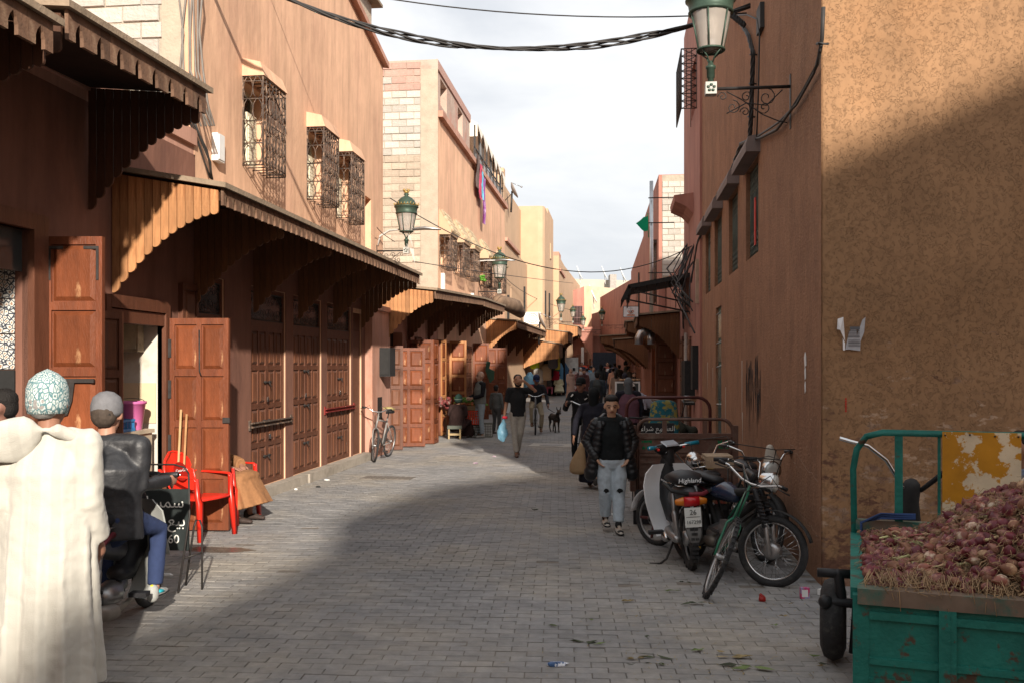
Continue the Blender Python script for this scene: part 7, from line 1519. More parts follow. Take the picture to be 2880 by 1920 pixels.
J = PJ[p1_.name][0]; nk = J['nk']
rows_ = []
for q, w_, h_ in ((0, .09, .07), (.3, .11, .07), (.6, .125, .06), (1, .12, .045), (1.35, .09, .035), (1.7, .05, .03), (1.95, .012, .015)):
    c = nk+V((.06+.0+.10*q, .11+.03*q, .03-.075*q)); rows_.append((c, (w_*1.05, h_*.85)))
mb.limb([r_[0] for r_ in rows_], [r_[1] for r_ in rows_], 14, ref=(0, .3, 1)); mb.limb([nk+V((-.17, .02, -.02)), nk+V((-.08, .10, .03)), nk+V((.04, .12, .04)), nk+V((.15, .06, .0)), nk+V((.12, -.05, .0)), nk+V((-.1, -.06, .0))], [.035, .04, .045, .045, .035, .03], 10)
organic('djellaba_hood', mb, stripe, p1_, .012, .010)
mb = MB(); mb.tube([(.262, .10, .86), (.262, .11, .4), (.262, .12, .005)], .012, 8); single('cane', mb, blackM, 'thin black walking cane beside the man in the cream djellaba', 'cane', p1_.location, TH+pi)
mb = MB(); mb.limb([(0, .0, .05), (0, 0, .30)], [(.19, .14), (.17, .12)], 20); obj('trousers_hem', mb, cloth((.25, .30, .36)), p1_)
# ---- 2 man in black leather jacket on a moped
lea = M('leather_black', (.020, .021, .024), .5, var=.3, vs=8, bump=.2, bs=30, spec=.5)
p2_ = person('man in a black leather jacket and grey cap astride a moped, back to us', C(-2.76, 6.3), TH+pi, 1.78, dict(base='ride', pel=(0, .0, .46), ch=(0, -.01, .63), nk=(0, -.02, .745), hd=(0, -.035, .842), slv=.95, la=(.085, -.20, .135), lk=(.09, -.22, .38), ra=(-.12, -.19, .135), rk=(-.125, -.22, .37), le=(.13, -.01, .57), re=(-.135, -.01, .57), lw=(.16, -.20, .56), rw=(-.165, -.22, .565)), topmat=lea, hair='short', hcol=(.06, .045, .035), hat=('backcap', (.16, .16, .17)), bottom=(.025, .04, .10), shoe=(.35, .36, .34), skin=(.42, .22, .15), vox=.012, girth=1.5, face=False, torso_h=.08, fold=.009)
text('cap_lettering', 'UNDER ARMOUR', .018, M('cap_ink', (.03, .03, .03), .8), p2_, (0, PJ[p2_.name][0]['hd'].y+.118, PJ[p2_.name][0]['hd'].z-.0), (pi/2, 0, pi))
J = PJ[p2_.name][0]
for s in 'lr':
    an = J[s+'a']; mb = MB(); mb.limb([an+V((0, .03, -.045)), an+V((0, -.1, -.052)), an+V((0, -.19, -.058))], [(.045, .014), (.05, .014), (.04, .012)], 10); obj('shoe_sole', mb, blackP, p2_)
    mb = MB(); mb.limb([an+V((.0, .0, -.02)), an+V((.0, -.06, -.03))], [(.047, .018), (.052, .016)], 10); obj('shoe_stripe', mb, M('shoe_teal', (.02, .35, .42), .6), p2_)
    mb = MB(); mb.limb([an+V((0, .02, .005)), an+V((0, .045, .02))], [.028, .02], 8); obj('shoe_tab', mb, M('shoe_yellow', (.65, .55, .02), .6), p2_)
sc2 = scooter('grey moped with a pale leg shield ridden by the man in the leather jacket', C(-2.76, 6.5), R(90)+TH, 0, 0, writing=False, shield=(.32, .33, .31))
# ---- 3 a head at the far left edge
person('dark haired man in dark clothes cut off by the left edge', C(-3.63, 6.6), TH-R(60), 1.66, 'stand', top=(.015, .015, .018), vox=.016, skin=(.22, .11, .08))
# ---- red plastic chairs
redP = M('red_plastic', (.60, .022, .010), .32, var=.05, spec=.5)
def chair(label, loc_, rz):
    """local: faces -y"""
    t = thing('plastic_chair', label, 'chair', loc_, rz, group='red plastic armchairs on the left')
    mb = MB(); mb.limb([(0, .22, .43), (0, .05, .425), (0, -.2, .44), (0, -.245, .43)], [(.20, .012), (.22, .012), (.235, .014), (.22, .014)], 16); mb.limb([(-.225, .1, .42), (-.24, -.2, .43), (-.2, -.25, .425), (0, -.265, .425), (.2, -.25, .425), (.24, -.2, .43), (.225, .1, .42)], [(.014, .028)]*7, 6, ref=(0, 0, 1)); obj('seat', mb, redP, t)
    mb = MB(); n = 9; fr = []; bk = []
    for k in range(n):
        z = .47+.40*k/(n-1); wd = .17+.05*sin(pi*min(1, k/(n-1)*1.1)) if k < n-2 else (.17 if k == n-2 else .11); y = .21+.13*(k/(n-1)); 
        fr.append([(wd*x, y+.04*(1-x*x)-.04, z+(.015*(1-x*x) if k == n-1 else 0)) for x in [-1+.25*i for i in range(9)]])
    mb.loft(fr, cap=False, closed=False); mb.loft([[(p[0], p[1]+.012, p[2]) for p in r_][::-1] for r_ in fr], cap=False, closed=False); obj('backrest', mb, redP, t)
    edge = [V((s*r_[8 if s > 0 else 0][0]/abs(r_[8][0])*abs(r_[8][0]), r_[8][1], r_[8][2])) for s in (1,) for r_ in fr]
    top_ = [V(p) for p in fr[-1]]
    L_ = [V(r_[0]) for r_ in fr]; Rr_ = [V(r_[8]) for r_ in fr]
    mb = MB(); mb.limb(L_+[top_[2]+V((0, 0, .012)), top_[4]+V((0, 0, .018)), top_[6]+V((0, 0, .012))]+Rr_[::-1], [(.016, .013)]*(2*n+3), 6); obj('back_rim', mb, redP, t)
    for s in (-1, 1):
        mb = MB(); mb.limb([(s*.225, .30, .72), (s*.26, .20, .67), (s*.275, -.08, .665), (s*.275, -.20, .66), (s*.272, -.225, .63)], [(.030, .013)]*5, 8, ref=(1, 0, 0)); obj('armrest', mb, redP, t)
        mb = MB(); mb.limb([(s*.272, -.22, .655), (s*.262, -.235, .45), (s*.255, -.25, .40), (s*.275, -.275, .0)], [(.03, .026), (.036, .028), (.046, .034), (.032, .026)], 4, phase=pi/4, rnd_=False); obj('leg', mb, redP, t)
        mb = MB(); mb.limb([(s*.20, .22, .46), (s*.215, .24, .40), (s*.245, .31, .0)], [(.034, .028), (.046, .034), (.032, .026)], 4, phase=pi/4, rnd_=False); obj('leg', mb, redP, t)
    return t
c1 = chair('empty red plastic armchair with white script on its back', C(-3.38, 10.0), R(90)+TH-R(22))
mb = MB(); mb.lathe([(.001, 0), (.105, 0)], (0, 0, 0), 20, cap=False); dsc = obj('back_badge', mb, M('badge_red', (.28, .012, .008), .4), c1, (0, .222, .69), (pi/2-.31, 0, 0))
for y_, s_ in ((.197, 1),): text('back_script', 'Coca-Cola', .042, white, c1, (0, .212, .70), (pi/2-.31, 0, 0), shear=.4)
c2 = chair('red plastic armchair holding the seated man in brown', C(-3.36, 10.98), R(90)+TH-R(12))
br = cloth((.28, .135, .06))
p4_ = person('man in a brown djellaba seated on a red chair, head hidden by the door', C(-3.56, 11.05), R(90)+TH-R(14), 1.72, dict(base='sit', pel=(0, .03, .285), ch=(0, .05, .46), nk=(0, .06, .56), hd=(0, .05, .65), rw=(-.06, -.19, .37), lw=(.05, -.2, .375), re=(-.15, -.04, .40), le=(.15, -.03, .40), lhd=(-.8, -.6, -.2), rhd=(.7, -.7, -.2), lhn=(0, 0, 1), rhn=(0, 0, 1), sitrobe=1, lk=(.075, -.26, .30), rk=(-.075, -.26, .30), rf=(0, -1, 0)), robe=(.19, .2, .15), sleeve=2, topmat=br, skin=(.30, .15, .10), vox=.010, shoe=(.05, .035, .03), fold=.014)
mb = MB(); mb.at(None)
# ---- chalk board
t = thing('chalkboard', 'black A-frame board with white Arabic lettering and a phone number', 'board', C(-2.74, 7.62), TH-R(4))
mb = MB(); mb.box((-.36, -.012, .32), (.10, .012, .82)); obj('board', mb, M('board_black', (.018, .024, .024), .55, var=.3, vs=10), t)
mb = MB(); mb.tube([(.10, -.005, .95), (.06, -.005, 1.0), (-.02, -.005, 1.02), (-.3, -.005, 1.02)], .008, 6); mb.tube([(.10, -.005, .95), (.105, 0, .6), (.07, -.14, .0)], .009, 6); mb.tube([(.02, .12, .0), (.12, .05, .50), (.14, .05, .56), (.17, .05, .56), (.19, .05, .50), (.21, .0, .0)], .009, 6); mb.tube([(.09, -.07, .27), (.20, .02, .30)], .007, 5); mb.tube([(-.36, -.005, 1.0), (-.38, -.14, 0)], .009, 6); obj('iron_frame', mb, iron, t)
for s_, z_, sz, x_ in (('\uFEAD\uFE8E\uFEB4\uFEE4\uFEB3', .71, .13, -.12), ('\uFEB7 : \uFECA\uFEF4\uFE91', .56, .13, -.10), ('1.74.60', .41, .10, -.12)): text('board_text', s_, sz, wch, t, (x_, -.014, z_), (pi/2, 0, 0))
# ---- 5 T-shirt man
person('man in a black polo shirt and grey trousers shading his eyes with one hand', C(.12, 18.9), TH+R(4), 1.66, dict(base='walk', lk=(.03, -.03, .285), la=(.0, .06, .06), rk=(-.045, -.04, .29), ra=(-.025, -.10, .05), le=(.21, -.04, .80), lw=(.06, -.12, .925), lhd=(-.95, -.05, .05), lhn=(0, -1, 0), re=(-.14, .02, .64), rw=(-.17, -.04, .49), cuff=.97), sleeve=.5, top=(.012, .013, .015), bottom=(.36, .34, .30), shoe=(.12, .07, .05), skin=(.36, .19, .12), hair='beard', vox=.011, torso_h=.03)
mb = MB(); p = C(-.17, 18.75, .50); mb.limb([p+V((0, 0, .27)), p+V((0, 0, .18)), p+V((-.03, 0, .05)), p+V((-.02, 0, -.06)), p+V((-.05, 0, -.15))], [(.01, .015), (.05, .03), (.11, .06), (.12, .06), (.07, .03)], 10)
plb = M('bag_blue', (.22, .48, .66), .35, var=.2, vs=8, bump=.6, bs=12, trans=.15)
o = obj('plastic_bag', mb, plb); o['label'] = 'light blue plastic bag hanging from the hand of the polo shirt man'; o['category'] = 'bag'
d = o.modifiers.new('d', 'SUBSURF'); d.levels = 2; d.render_levels = 2; d = o.modifiers.new('e', 'DISPLACE'); d.texture = CLT; d.strength = .06; d.texture_coords = 'LOCAL'
mb = MB(); mb.ball(tuple(C(-.16, 18.72, .80)), (.04, .03, .03), 8, 5); mb.ball(tuple(C(-.12, 18.70, .80)), (.035, .03, .035), 8, 5); single('red_bundle', mb, M('pink_red', (.7, .03, .06), .5), 'small bright red bundle in the hand of the polo shirt man', 'bundle')
# ---- 6 cyclist with dog
bicycle('silver bicycle ridden towards us by the man with the dog', C(.64, 25.35), R(-92)+TH, 0, R(0), (.35, .35, .36), r=.34, bar=1.08, kn=True)
p6_ = person('cyclist in a dark jacket, khaki trousers and navy cap riding towards us', C(.66, 25.5), TH+R(2), 1.68, dict(base='ride', lw=(.185, -.15, .47), le=(.17, -.02, .60), rw=(-.19, -.25, .60), la=(.075, -.07, .07), lk=(.085, -.13, .30), ra=(-.075, -.12, .16), rk=(-.085, -.16, .41), htilt=R(22), hyaw=R(10)), top=(.02, .02, .025), bottom=(.30, .245, .165), shoe=(.16, .09, .05), hat=('cap', (.012, .02, .06)), skin=(.26, .13, .09), vox=.013)
mb = MB(); J = PJ[p6_.name][0]; sh6 = PJ[p6_.name][1]; mb.limb([sh6['r']+V((-.02, 0, .02)), sh6['r']+V((.06, -.07, .0))], [.05, .045], 8); obj('red_shoulder', mb, cloth((.42, .015, .03)), p6_)
# dog
t = thing('dog', 'dark brindle dog with pricked ears walking on a lead', 'dog', C(1.20, 25.9), TH+R(14))
dk = M('fur_dark', (.028, .022, .018), .85, var=.5, vs=25, bump=.6, bs=140, col2=(.085, .05, .03), cs=7, ct=(.5, .66))
mb = MB(); mb.limb([(0, -.16, .40), (0, -.02, .39), (0, .18, .41), (0, .34, .43)], [(.085, .12), (.085, .115), (.07, .09), (.075, .09)], 12); mb.limb([(0, -.18, .45), (.0, -.27, .53), (.01, -.31, .57)], [(.06, .07), (.052, .055), (.05, .05)], 10)
mb.ball((.01, -.33, .585), (.055, .065, .058), 12, 8); mb.limb([(.01, -.37, .565), (.015, -.45, .54), (.015, -.47, .535)], [.034, .026, .020], 8)
for s in (-1, 1):
    mb.limb([(.01+s*.035, -.31, .62), (.01+s*.055, -.30, .68), (.01+s*.06, -.295, .73)], [(.024, .012), (.018, .010), (.005, .004)], 6)
    mb.limb([(s*.06, -.16, .36), (s*.065, -.13+.03*s, .24), (s*.06, -.18+.04*s, .13), (s*.06, -.18+.03*s, .03)], [.042, .028, .021, .019], 8); mb.limb([(s*.06, -.17+.03*s, .025), (s*.06, -.22+.03*s, .018)], [.024, .019], 8)
    mb.limb([(s*.055, .33, .40), (s*.06, .27, .27), (s*.055, .36, .15), (s*.055, .33+.05*s, .03)], [.055, .036, .02, .018], 8); mb.limb([(s*.055, .33+.05*s, .022), (s*.055, .29+.05*s, .016)], [.022, .018], 8)
mb.limb([(0, .40, .44), (0, .47, .34), (0, .48, .20)], [.024, .018, .008], 8); organic('body', mb, dk, t, .009, .004, 2, CLF)
mb = MB(); mb.tube([C(.93, 25.2, .80), C(.98, 25.3, .68), C(1.1, 25.5, .60), C(1.17, 25.6, .56)], .008, 5); single('lead', mb, blackM, 'dark lead running from the cyclist hand to the dog', 'lead')
# ---- 7 boy in black puffer jacket
p7_ = person('boy in an open black puffer jacket and ripped pale jeans walking towards us', C(1.10, 10.3), TH+R(3), 1.50, dict(base='walk2', le=(.175, .03, .66), re=(-.185, .03, .66), lw=(.12, -.045, .545), rw=(-.12, -.045, .545), lhd=(-.5, -.3, -.8), rhd=(.5, -.3, -.8), lk=(.048, -.03, .285), la=(.035, -.10, .05), rk=(-.05, -.02, .29), ra=(-.04, .04, .085), legw=1.28, cuff=.86, htilt=R(10), hyaw=R(-6)), sleeve=0, top=(.006, .008, .009), bottom=(.42, .49, .54), shoe=(.45, .42, .37), skin=(.50, .29, .19), hair='full', vox=.0095, torso_h=-.01, fold=.02)
J, sh7, Th7 = PJ[p7_.name]; puf = M('puffer_black', (.010, .011, .013), .42, var=.3, vs=12, bump=.5, bs=25, spec=.45)
mb = MB(); HH = 1.5
for s, sg in (('l', 1), ('r', -1)):      # front panels, hanging open, quilted
    pts = []; rd = []
    for k in range(19):
        q = k/18; z = J['nk'].z-.05-q*.56; x = sg*(.135+.055*q+.04*q*q); y = .005+.02*q; b_ = .010*abs(sin(pi*k/2)) ; pts.append((x, y, z)); rd.append((.055+b_+.02*q, .095+b_))
    mb.limb(pts, rd, 14)
pts = []; rd = []
for k in range(19):
    q = k/18; z = J['nk'].z-.04-q*.56; b_ = .010*abs(sin(pi*k/2)); pts.append((0, .065, z)); rd.append((.17+.05*q+b_, .05+b_))
mb.limb(pts, rd, 16)
organic('puffer_body', mb, puf, p7_, .009, 0, 1)
for s, sg in (('l', 1), ('r', -1)):
    S, e, w_ = sh7[s]+V((sg*.01, 0, .0)), J[s+'e'], J[s+'w']; pts = []; rd = []
    for k in range(23):
        q = k/22; p = S.lerp(e, q*2) if q < .5 else e.lerp(w_, (q-.5)*2*.97); b_ = .010*abs(sin(pi*k/2)); pts.append(p); rd.append(.058-.014*q+b_)
    mb = MB(); mb.limb(pts, rd, 14); organic('puffer_sleeve', mb, puf, p7_, .009, 0, 1)
mb = MB(); nk = J['nk']; mb.limb([nk+V((-.10, -.06, -.05)), nk+V((-.11, .01, .0)), nk+V((-.06, .08, .03)), nk+V((0, .10, .035)), nk+V((.06, .08, .03)), nk+V((.11, .01, .0)), nk+V((.10, -.06, -.05))], [.03, .04, .045, .05, .045, .04, .03], 10); organic('puffer_hood', mb, puf, p7_, .010, .006)
mb = MB(); mb.limb([nk+V((0, 0, -.03)), nk+V((0, -.005, .03))], [(.062, .058), (.054, .052)], 12, rnd_=False); obj('polo_neck', mb, cloth((.006, .008, .009)), p7_)
for s, dz in (('r', 0), ('l', .01)):
    k_ = J[s+'k']; mb = MB(); rg = random.Random(7); mb.prism([(k_.x+(.045 if s == 'l' else .038)*cos(2*pi*i/11)*rg.uniform(.6, 1.1), k_.z+dz+.03+.028*sin(2*pi*i/11)*rg.uniform(.5, 1.2)) for i in range(11)], k_.y-.075, k_.y-.045, 'y'); obj('knee_rip', mb, M('rip_black', (.01, .01, .01), .9), p7_)
for s in 'lr':
    an = J[s+'a']; mb = MB(); mb.limb([an+V((0, .02, .10)), an+V((0, .015, .0))], [.030, .032], 10, rnd_=False); obj('sock', mb, cloth((.55, .52, .56)) if s == 'l' else cloth((.10, .10, .11)), p7_)
    mb = MB(); mb.limb([an+V((0, .03, -.045)), an+V((0, -.07, -.050)), an+V((0, -.165, -.054))], [(.037, .012), (.042, .013), (.034, .012)], 10); mb.limb([an+V((0, .04, .0)), an+V((0, .045, -.03))], [(.034, .02), (.036, .02)], 8); mb.limb([an+V((0, -.12, -.03)), an+V((0, -.155, -.042))], [(.036, .016), (.026, .014)], 8); mb.limb([an+V((0, .0, .035)), an+V((0, .0, .015))], [.036, .037], 10); obj('shoe_black_panels', mb, blackM, p7_)
    mb = MB(); mb.limb([an+V((0, -.03, .012)), an+V((0, -.10, -.018))], [(.018, .012), (.018, .01)], 8); obj('laces', mb, M('lace', (.40, .34, .28), .9), p7_)
# ---- 8 hooded woman with tan bag, walking away behind the boy
p8_ = person('hooded figure in black and navy carrying a tan bag behind the boy', C(1.22, 14.0), TH+pi-R(15), 1.56, dict(base='walk', re=(-.14, .0, .64), le=(.17, -.02, .65), lw=(.19, .0, .49), ch=(0, -.02, .70), nk=(0, -.045, .80), hd=(0, -.06, .885)), robe=(.06, .14, .12, 7, .05), top=(.012, .012, .02), hat=('hood', (.006, .006, .008)), vox=.014, face=False)
bagon(p8_, [(-.25, .06, 1.15), (-.2, .13, 1.0), (-.15, .14, .85)], [(.10, .06), (.13, .08), (.12, .07)], cloth((.01, .01, .012)), 'shoulder_bag')
mb = MB(); p = C(.98, 13.85, .42); mb.limb([p+V((.06, 0, .26)), p+V((.04, 0, .12)), p+V((0, 0, -.04)), p+V((-.0, 0, -.14))], [(.03, .03), (.08, .05), (.13, .07), (.14, .07)], 10); o = single('bag', mb, M('tan_bag', (.36, .24, .13), .6, var=.15, bump=.5, bs=10), 'tan shopping bag carried by the hooded figure', 'bag'); d = o.modifiers.new('s', 'SUBSURF'); d.levels = 2; d.render_levels = 2
# ---- 9 black tracksuit rider
bicycle('bicycle with white handlebar ridden by the man in black sportswear', C(1.32, 17.3), R(-92)+TH, 0, 0, (.05, .05, .05), r=.33, bar=1.2)
p9_ = person('rider in black sportswear with white shoulder stripes, cap and sunglasses', C(1.30, 17.65), TH-R(4), 1.70, dict(base='ride', rw=(-.16, -.22, .66), lw=(.14, -.22, .66), hyaw=R(-18)), top=(.010, .010, .012), bottom=(.008, .008, .009), hat=('cap', (.008, .008, .008)), skin=(.26, .13, .09), vox=.013)
J, s9, T9 = PJ[p9_.name]; mb = MB()
for s, sg in (('l', 1), ('r', -1)): mb.limb([s9[s]+V((-sg*.03, -.06, .0)), s9[s]+V((sg*.045, -.05, -.07))], [.018, .014], 6)
obj('white_stripe', mb, white, p9_); mb = MB(); mb.at(T9); mb.box((-.062, -.105, -.012), (.062, -.085, .018)); obj('sunglasses', mb, blackP, p9_)
mb = MB(); mb.limb([J['ch']+V((.08, -.155, .05)), J['ch']+V((.12, -.150, .075))], [.012, .006], 6); obj('chest_mark', mb, white, p9_)
# ---- 10 purple vest
person('figure in a purple padded vest and grey hood seen from behind', C(2.27, 18.2), TH+pi, 1.60, dict(base='stand', ch=(0, -.01, .70), le=(.165, .0, .63), re=(-.165, 0, .63)), top=(.01, .012, .022), over=(.125, .058, .082), bottom=(.02, .02, .025), hat=('hood', (.10, .11, .12)), vox=.014, girth=1.25, face=False, torso_h=.06)
# ---- 11 crouched man in white skullcap
person('man in a pale shirt and white skullcap crouched by the right wall', C(2.93, 19.6, .2), TH-R(70), 1.66, dict(base='sit', pel=(0, .05, .40), ch=(0, -.12, .55), nk=(0, -.22, .63), hd=(0, -.30, .69), lk=(.08, -.20, .42), rk=(-.08, -.20, .42), la=(.08, -.2, .16), ra=(-.08, -.2, .16), le=(.13, -.16, .45), re=(-.13, -.16, .45), lw=(.06, -.26, .50), rw=(-.06, -.26, .5)), top=(.36, .37, .44), bottom=(.01, .01, .012), hat=('skull', (.55, .53, .48)), skin=(.12, .06, .045), vox=.014)
mb = MB(); mb.box((-.25, -.2, 0), (.25, .2, .76)); single('crate', mb, M('crate_grey', (.16, .15, .14), .8), 'grey box on which the man with the skullcap sits', 'crate', C(3.0, 19.65), TH)
t = thing('stall_table', 'dark market table with a white framed screen and bread on top', 'table', C(3.15, 22.2), TH); mb = MB(); mb.box((-.45, -.25, .0), (.32, .25, 1.0)); obj('table_front', mb, M('stall_black', (.03, .03, .032), .6), t); mb = MB(); mb.box((-.48, -.28, 1.0), (.34, .28, 1.04)); obj('table_top', mb, M('stall_brown', (.16, .11, .09), .7), t)
mb = MB(); mb.box((-.62, .3, 1.05), (-.1, .32, 1.42)); obj('screen', mb, M('screen_grey', (.07, .08, .08), .3), t); mb = MB(); [mb.box(a, c) for a, c in (((-.66, .28, 1.42), (-.06, .34, 1.46)), ((-.1, .28, 1.02), (-.06, .34, 1.42)), ((-.66, .28, 1.02), (-.62, .34, 1.42)))]; obj('screen_frame', mb, white, t)
mb = MB(); [mb.ball((-.5+.1*k, .3, 1.50), (.07, .06, .035), 8, 5) for k in range(5)]; obj('bread', mb, M('bread', (.42, .26, .15), .9, rand=.2), t)
# ---- stall at the left: old man, child, seated vendor
person('old man in a grey padded vest and pale jeans at the vegetable stall', C(-.82, 23.9), TH-R(60), 1.70, dict(base='stand', re=(-.13, -.02, .635), rw=(-.07, -.15, .60), le=(.13, -.03, .64), lw=(.06, -.16, .60), legw=1.05), top=(.008, .008, .010), over=(.17, .18, .165), bottom=(.30, .36, .40), shoe=(.32, .30, .27), skin=(.44, .26, .18), hair='none', vox=.013)
person('small boy in a grey hooded top behind the old man', C(-.42, 25.3), TH+pi-R(30), 1.32, 'stand', top=(.11, .115, .11), bottom=(.08, .08, .08), skin=(.3, .16, .1), vox=.015, face=False)
ps = person('vendor in a dark brown robe and striped green beanie on a low stool', C(-1.40, 23.6), TH+pi-R(25), 1.62, dict(base='sit', pel=(0, .0, .20), ch=(0, -.03, .40), nk=(0, -.05, .51), hd=(0, -.07, .60), lk=(.1, -.22, .26), rk=(-.1, -.22, .26), sitrobe=1), robe=(.22, .2, .2), top=(.035, .018, .016), hat=('beanie', (.03, .07, .055)), vox=.014, girth=1.2, face=False)
mb = MB(); h_ = PJ[ps.name][0]['hd']
for k in range(3): mb.torus((h_.x, h_.y+.02, h_.z+.02+.035*k), .104-.013*k, .006, 'z', 20, 4)
obj('beanie_stripes', mb, M('stripe_pale', (.35, .42, .38), .9), ps)
t = thing('stool', 'low wooden stool with pale rungs under the seated vendor', 'stool', C(-1.45, 23.45), TH+R(5)); mb = MB(); mb.box((-.18, -.13, .26), (.18, .13, .34)); obj('seat', mb, M('stool_green', (.10, .11, .09), .8), t)
for x in (-.14, .14):
    for y in (-.09, .09): mb = MB(); mb.box((x-.02, y-.02, 0), (x+.02, y+.02, .26)); obj('leg', mb, M('stool_wood', (.38, .28, .15), .8), t)
mb = MB(); mb.box((-.16, -.12, .1), (.16, -.09, .15)); obj('rung', mb, MATS['stool_wood'], t)
# vegetable stall
t = thing('vegetable_stall', 'wooden tray of celery and vegetables on stacked crates', 'stall', C(-1.02, 24.3), TH)
mb = MB(); mb.box((-.55, -.35, .70), (.30, .35, .72)); [mb.box(a, c) for a, c in (((-.55, -.37, .70), (.3, -.35, .82)), ((-.55, .35, .70), (.3, .37, .82)), ((.3, -.37, .70), (.32, .37, .82)), ((-.57, -.37, .7), (-.55, .37, .82)))]; obj('tray', mb, M('tray_wood', (.26, .17, .09), .8), t)
grn_ = M('celery_green', (.16, .30, .05), .6, var=.4, vs=20, rand=.35); org = M('veg_orange', (.45, .15, .06), .6, var=.3, rand=.35)
mb = MB(); rg = random.Random(2)
for k in range(60): y = rg.uniform(-.3, .3); x = rg.uniform(-.5, -.1); mb.limb([(x, y, .86+rg.random()*.16), (x+.25, y+rg.uniform(-.1, .1), .9+rg.random()*.1), (x+.5, y+rg.uniform(-.1, .1), .82)], [.012, .014, .008], 5)
for k in range(60): mb.ball((rg.uniform(-.1, .28), rg.uniform(-.36, .0), .82+rg.random()*.06), (.04, .03, .02), 5, 4)
obj('celery', mb, grn_, t, kind='stuff'); mb = MB(); [mb.ball((rg.uniform(-.5, .1), rg.uniform(-.36, -.05), .80+rg.random()*.08), .045, 7, 5) for k in range(60)]; obj('vegetables', mb, org, t, kind='stuff')
def crate(label, loc_, rz, w_, d_, h_, m):
    t = thing('crate', label, 'crate', loc_, rz); mb = MB()
    for z0, z1 in ((0, .02), (h_-.03, h_)):
        mb.box((-w_/2, -d_/2, z0), (w_/2, -d_/2+.012, z1)); mb.box((-w_/2, d_/2-.012, z0), (w_/2, d_/2, z1)); mb.box((-w_/2, -d_/2, z0), (-w_/2+.012, d_/2, z1)); mb.box((w_/2-.012, -d_/2, z0), (w_/2, d_/2, z1))
    n = int(w_/.05)
    for k in range(n+1): x = -w_/2+w_*k/n; mb.box((x-.009, -d_/2+.001, 0), (x+.009, -d_/2+.011, h_)); mb.box((x-.009, d_/2-.011, 0), (x+.009, d_/2-.001, h_))
    for k in range(1, 5): z = h_*k/5; mb.box((-w_/2, -d_/2+.002, z-.008), (w_/2, -d_/2+.010, z+.008))
    mb.box((-w_/2+.012, -d_/2+.012, .0), (w_/2-.012, d_/2-.012, .012)); obj('crate_body', mb, m, t); return t
crate('red plastic crate directly under the vegetable tray', C(-1.02, 24.0, .34), TH, .42, .30, .35, M('crate_red', (.60, .05, .02), .45)); crate('dark slatted crate under the red crate', C(-.98, 24.05), TH, .36, .3, .33, M('crate_dark', (.06, .06, .05), .7)); crate('grey slatted crate standing beside the red crate', C(-.68, 24.15), TH, .34, .3, .36, M('crate_grey2', (.18, .18, .15), .7))
mb = MB(); [mb.ball((rg.uniform(-.15, .1), rg.uniform(-.1, .1), rg.uniform(0, .25)), .07, 6, 4) for k in range(14)]; single('red_bags', mb, M('red_bag', (.16, .03, .03), .7, var=.6, vs=30, col2=(.2, .17, .14), cs=14), 'red and white packets hanging by the folded shutter', 'packets', C(-1.72, 24.1, .75))
mb = MB(); mb.box((-.16, -.015, 0), (.16, .015, .32)); single('white_box', mb, white, 'white box held at the stall behind the polo shirt man', 'box', C(-.02, 25.6, .55), TH)
t = thing('sheet_scrap', 'torn green cloth hanging on the sunlit open shutter', 'cloth', WX(1378, 1045, -4.3)) if 0 else None
mb = MB(); p = AT(1378, 1050, 31.5); mb.prism([(p.x-.12, p.z+.42), (p.x+.02, p.z+.40), (p.x-.02, p.z+.18), (p.x+.16, p.z+.08), (p.x+.14, p.z-.18), (p.x+.0, p.z-.32), (p.x-.1, p.z-.05), (p.x-.16, p.z+.1)], p.y, p.y+.01, 'y'); single('cloth', mb, cloth((.05, .11, .075)), 'torn green cloth hanging on the sunlit open shutter', 'cloth')
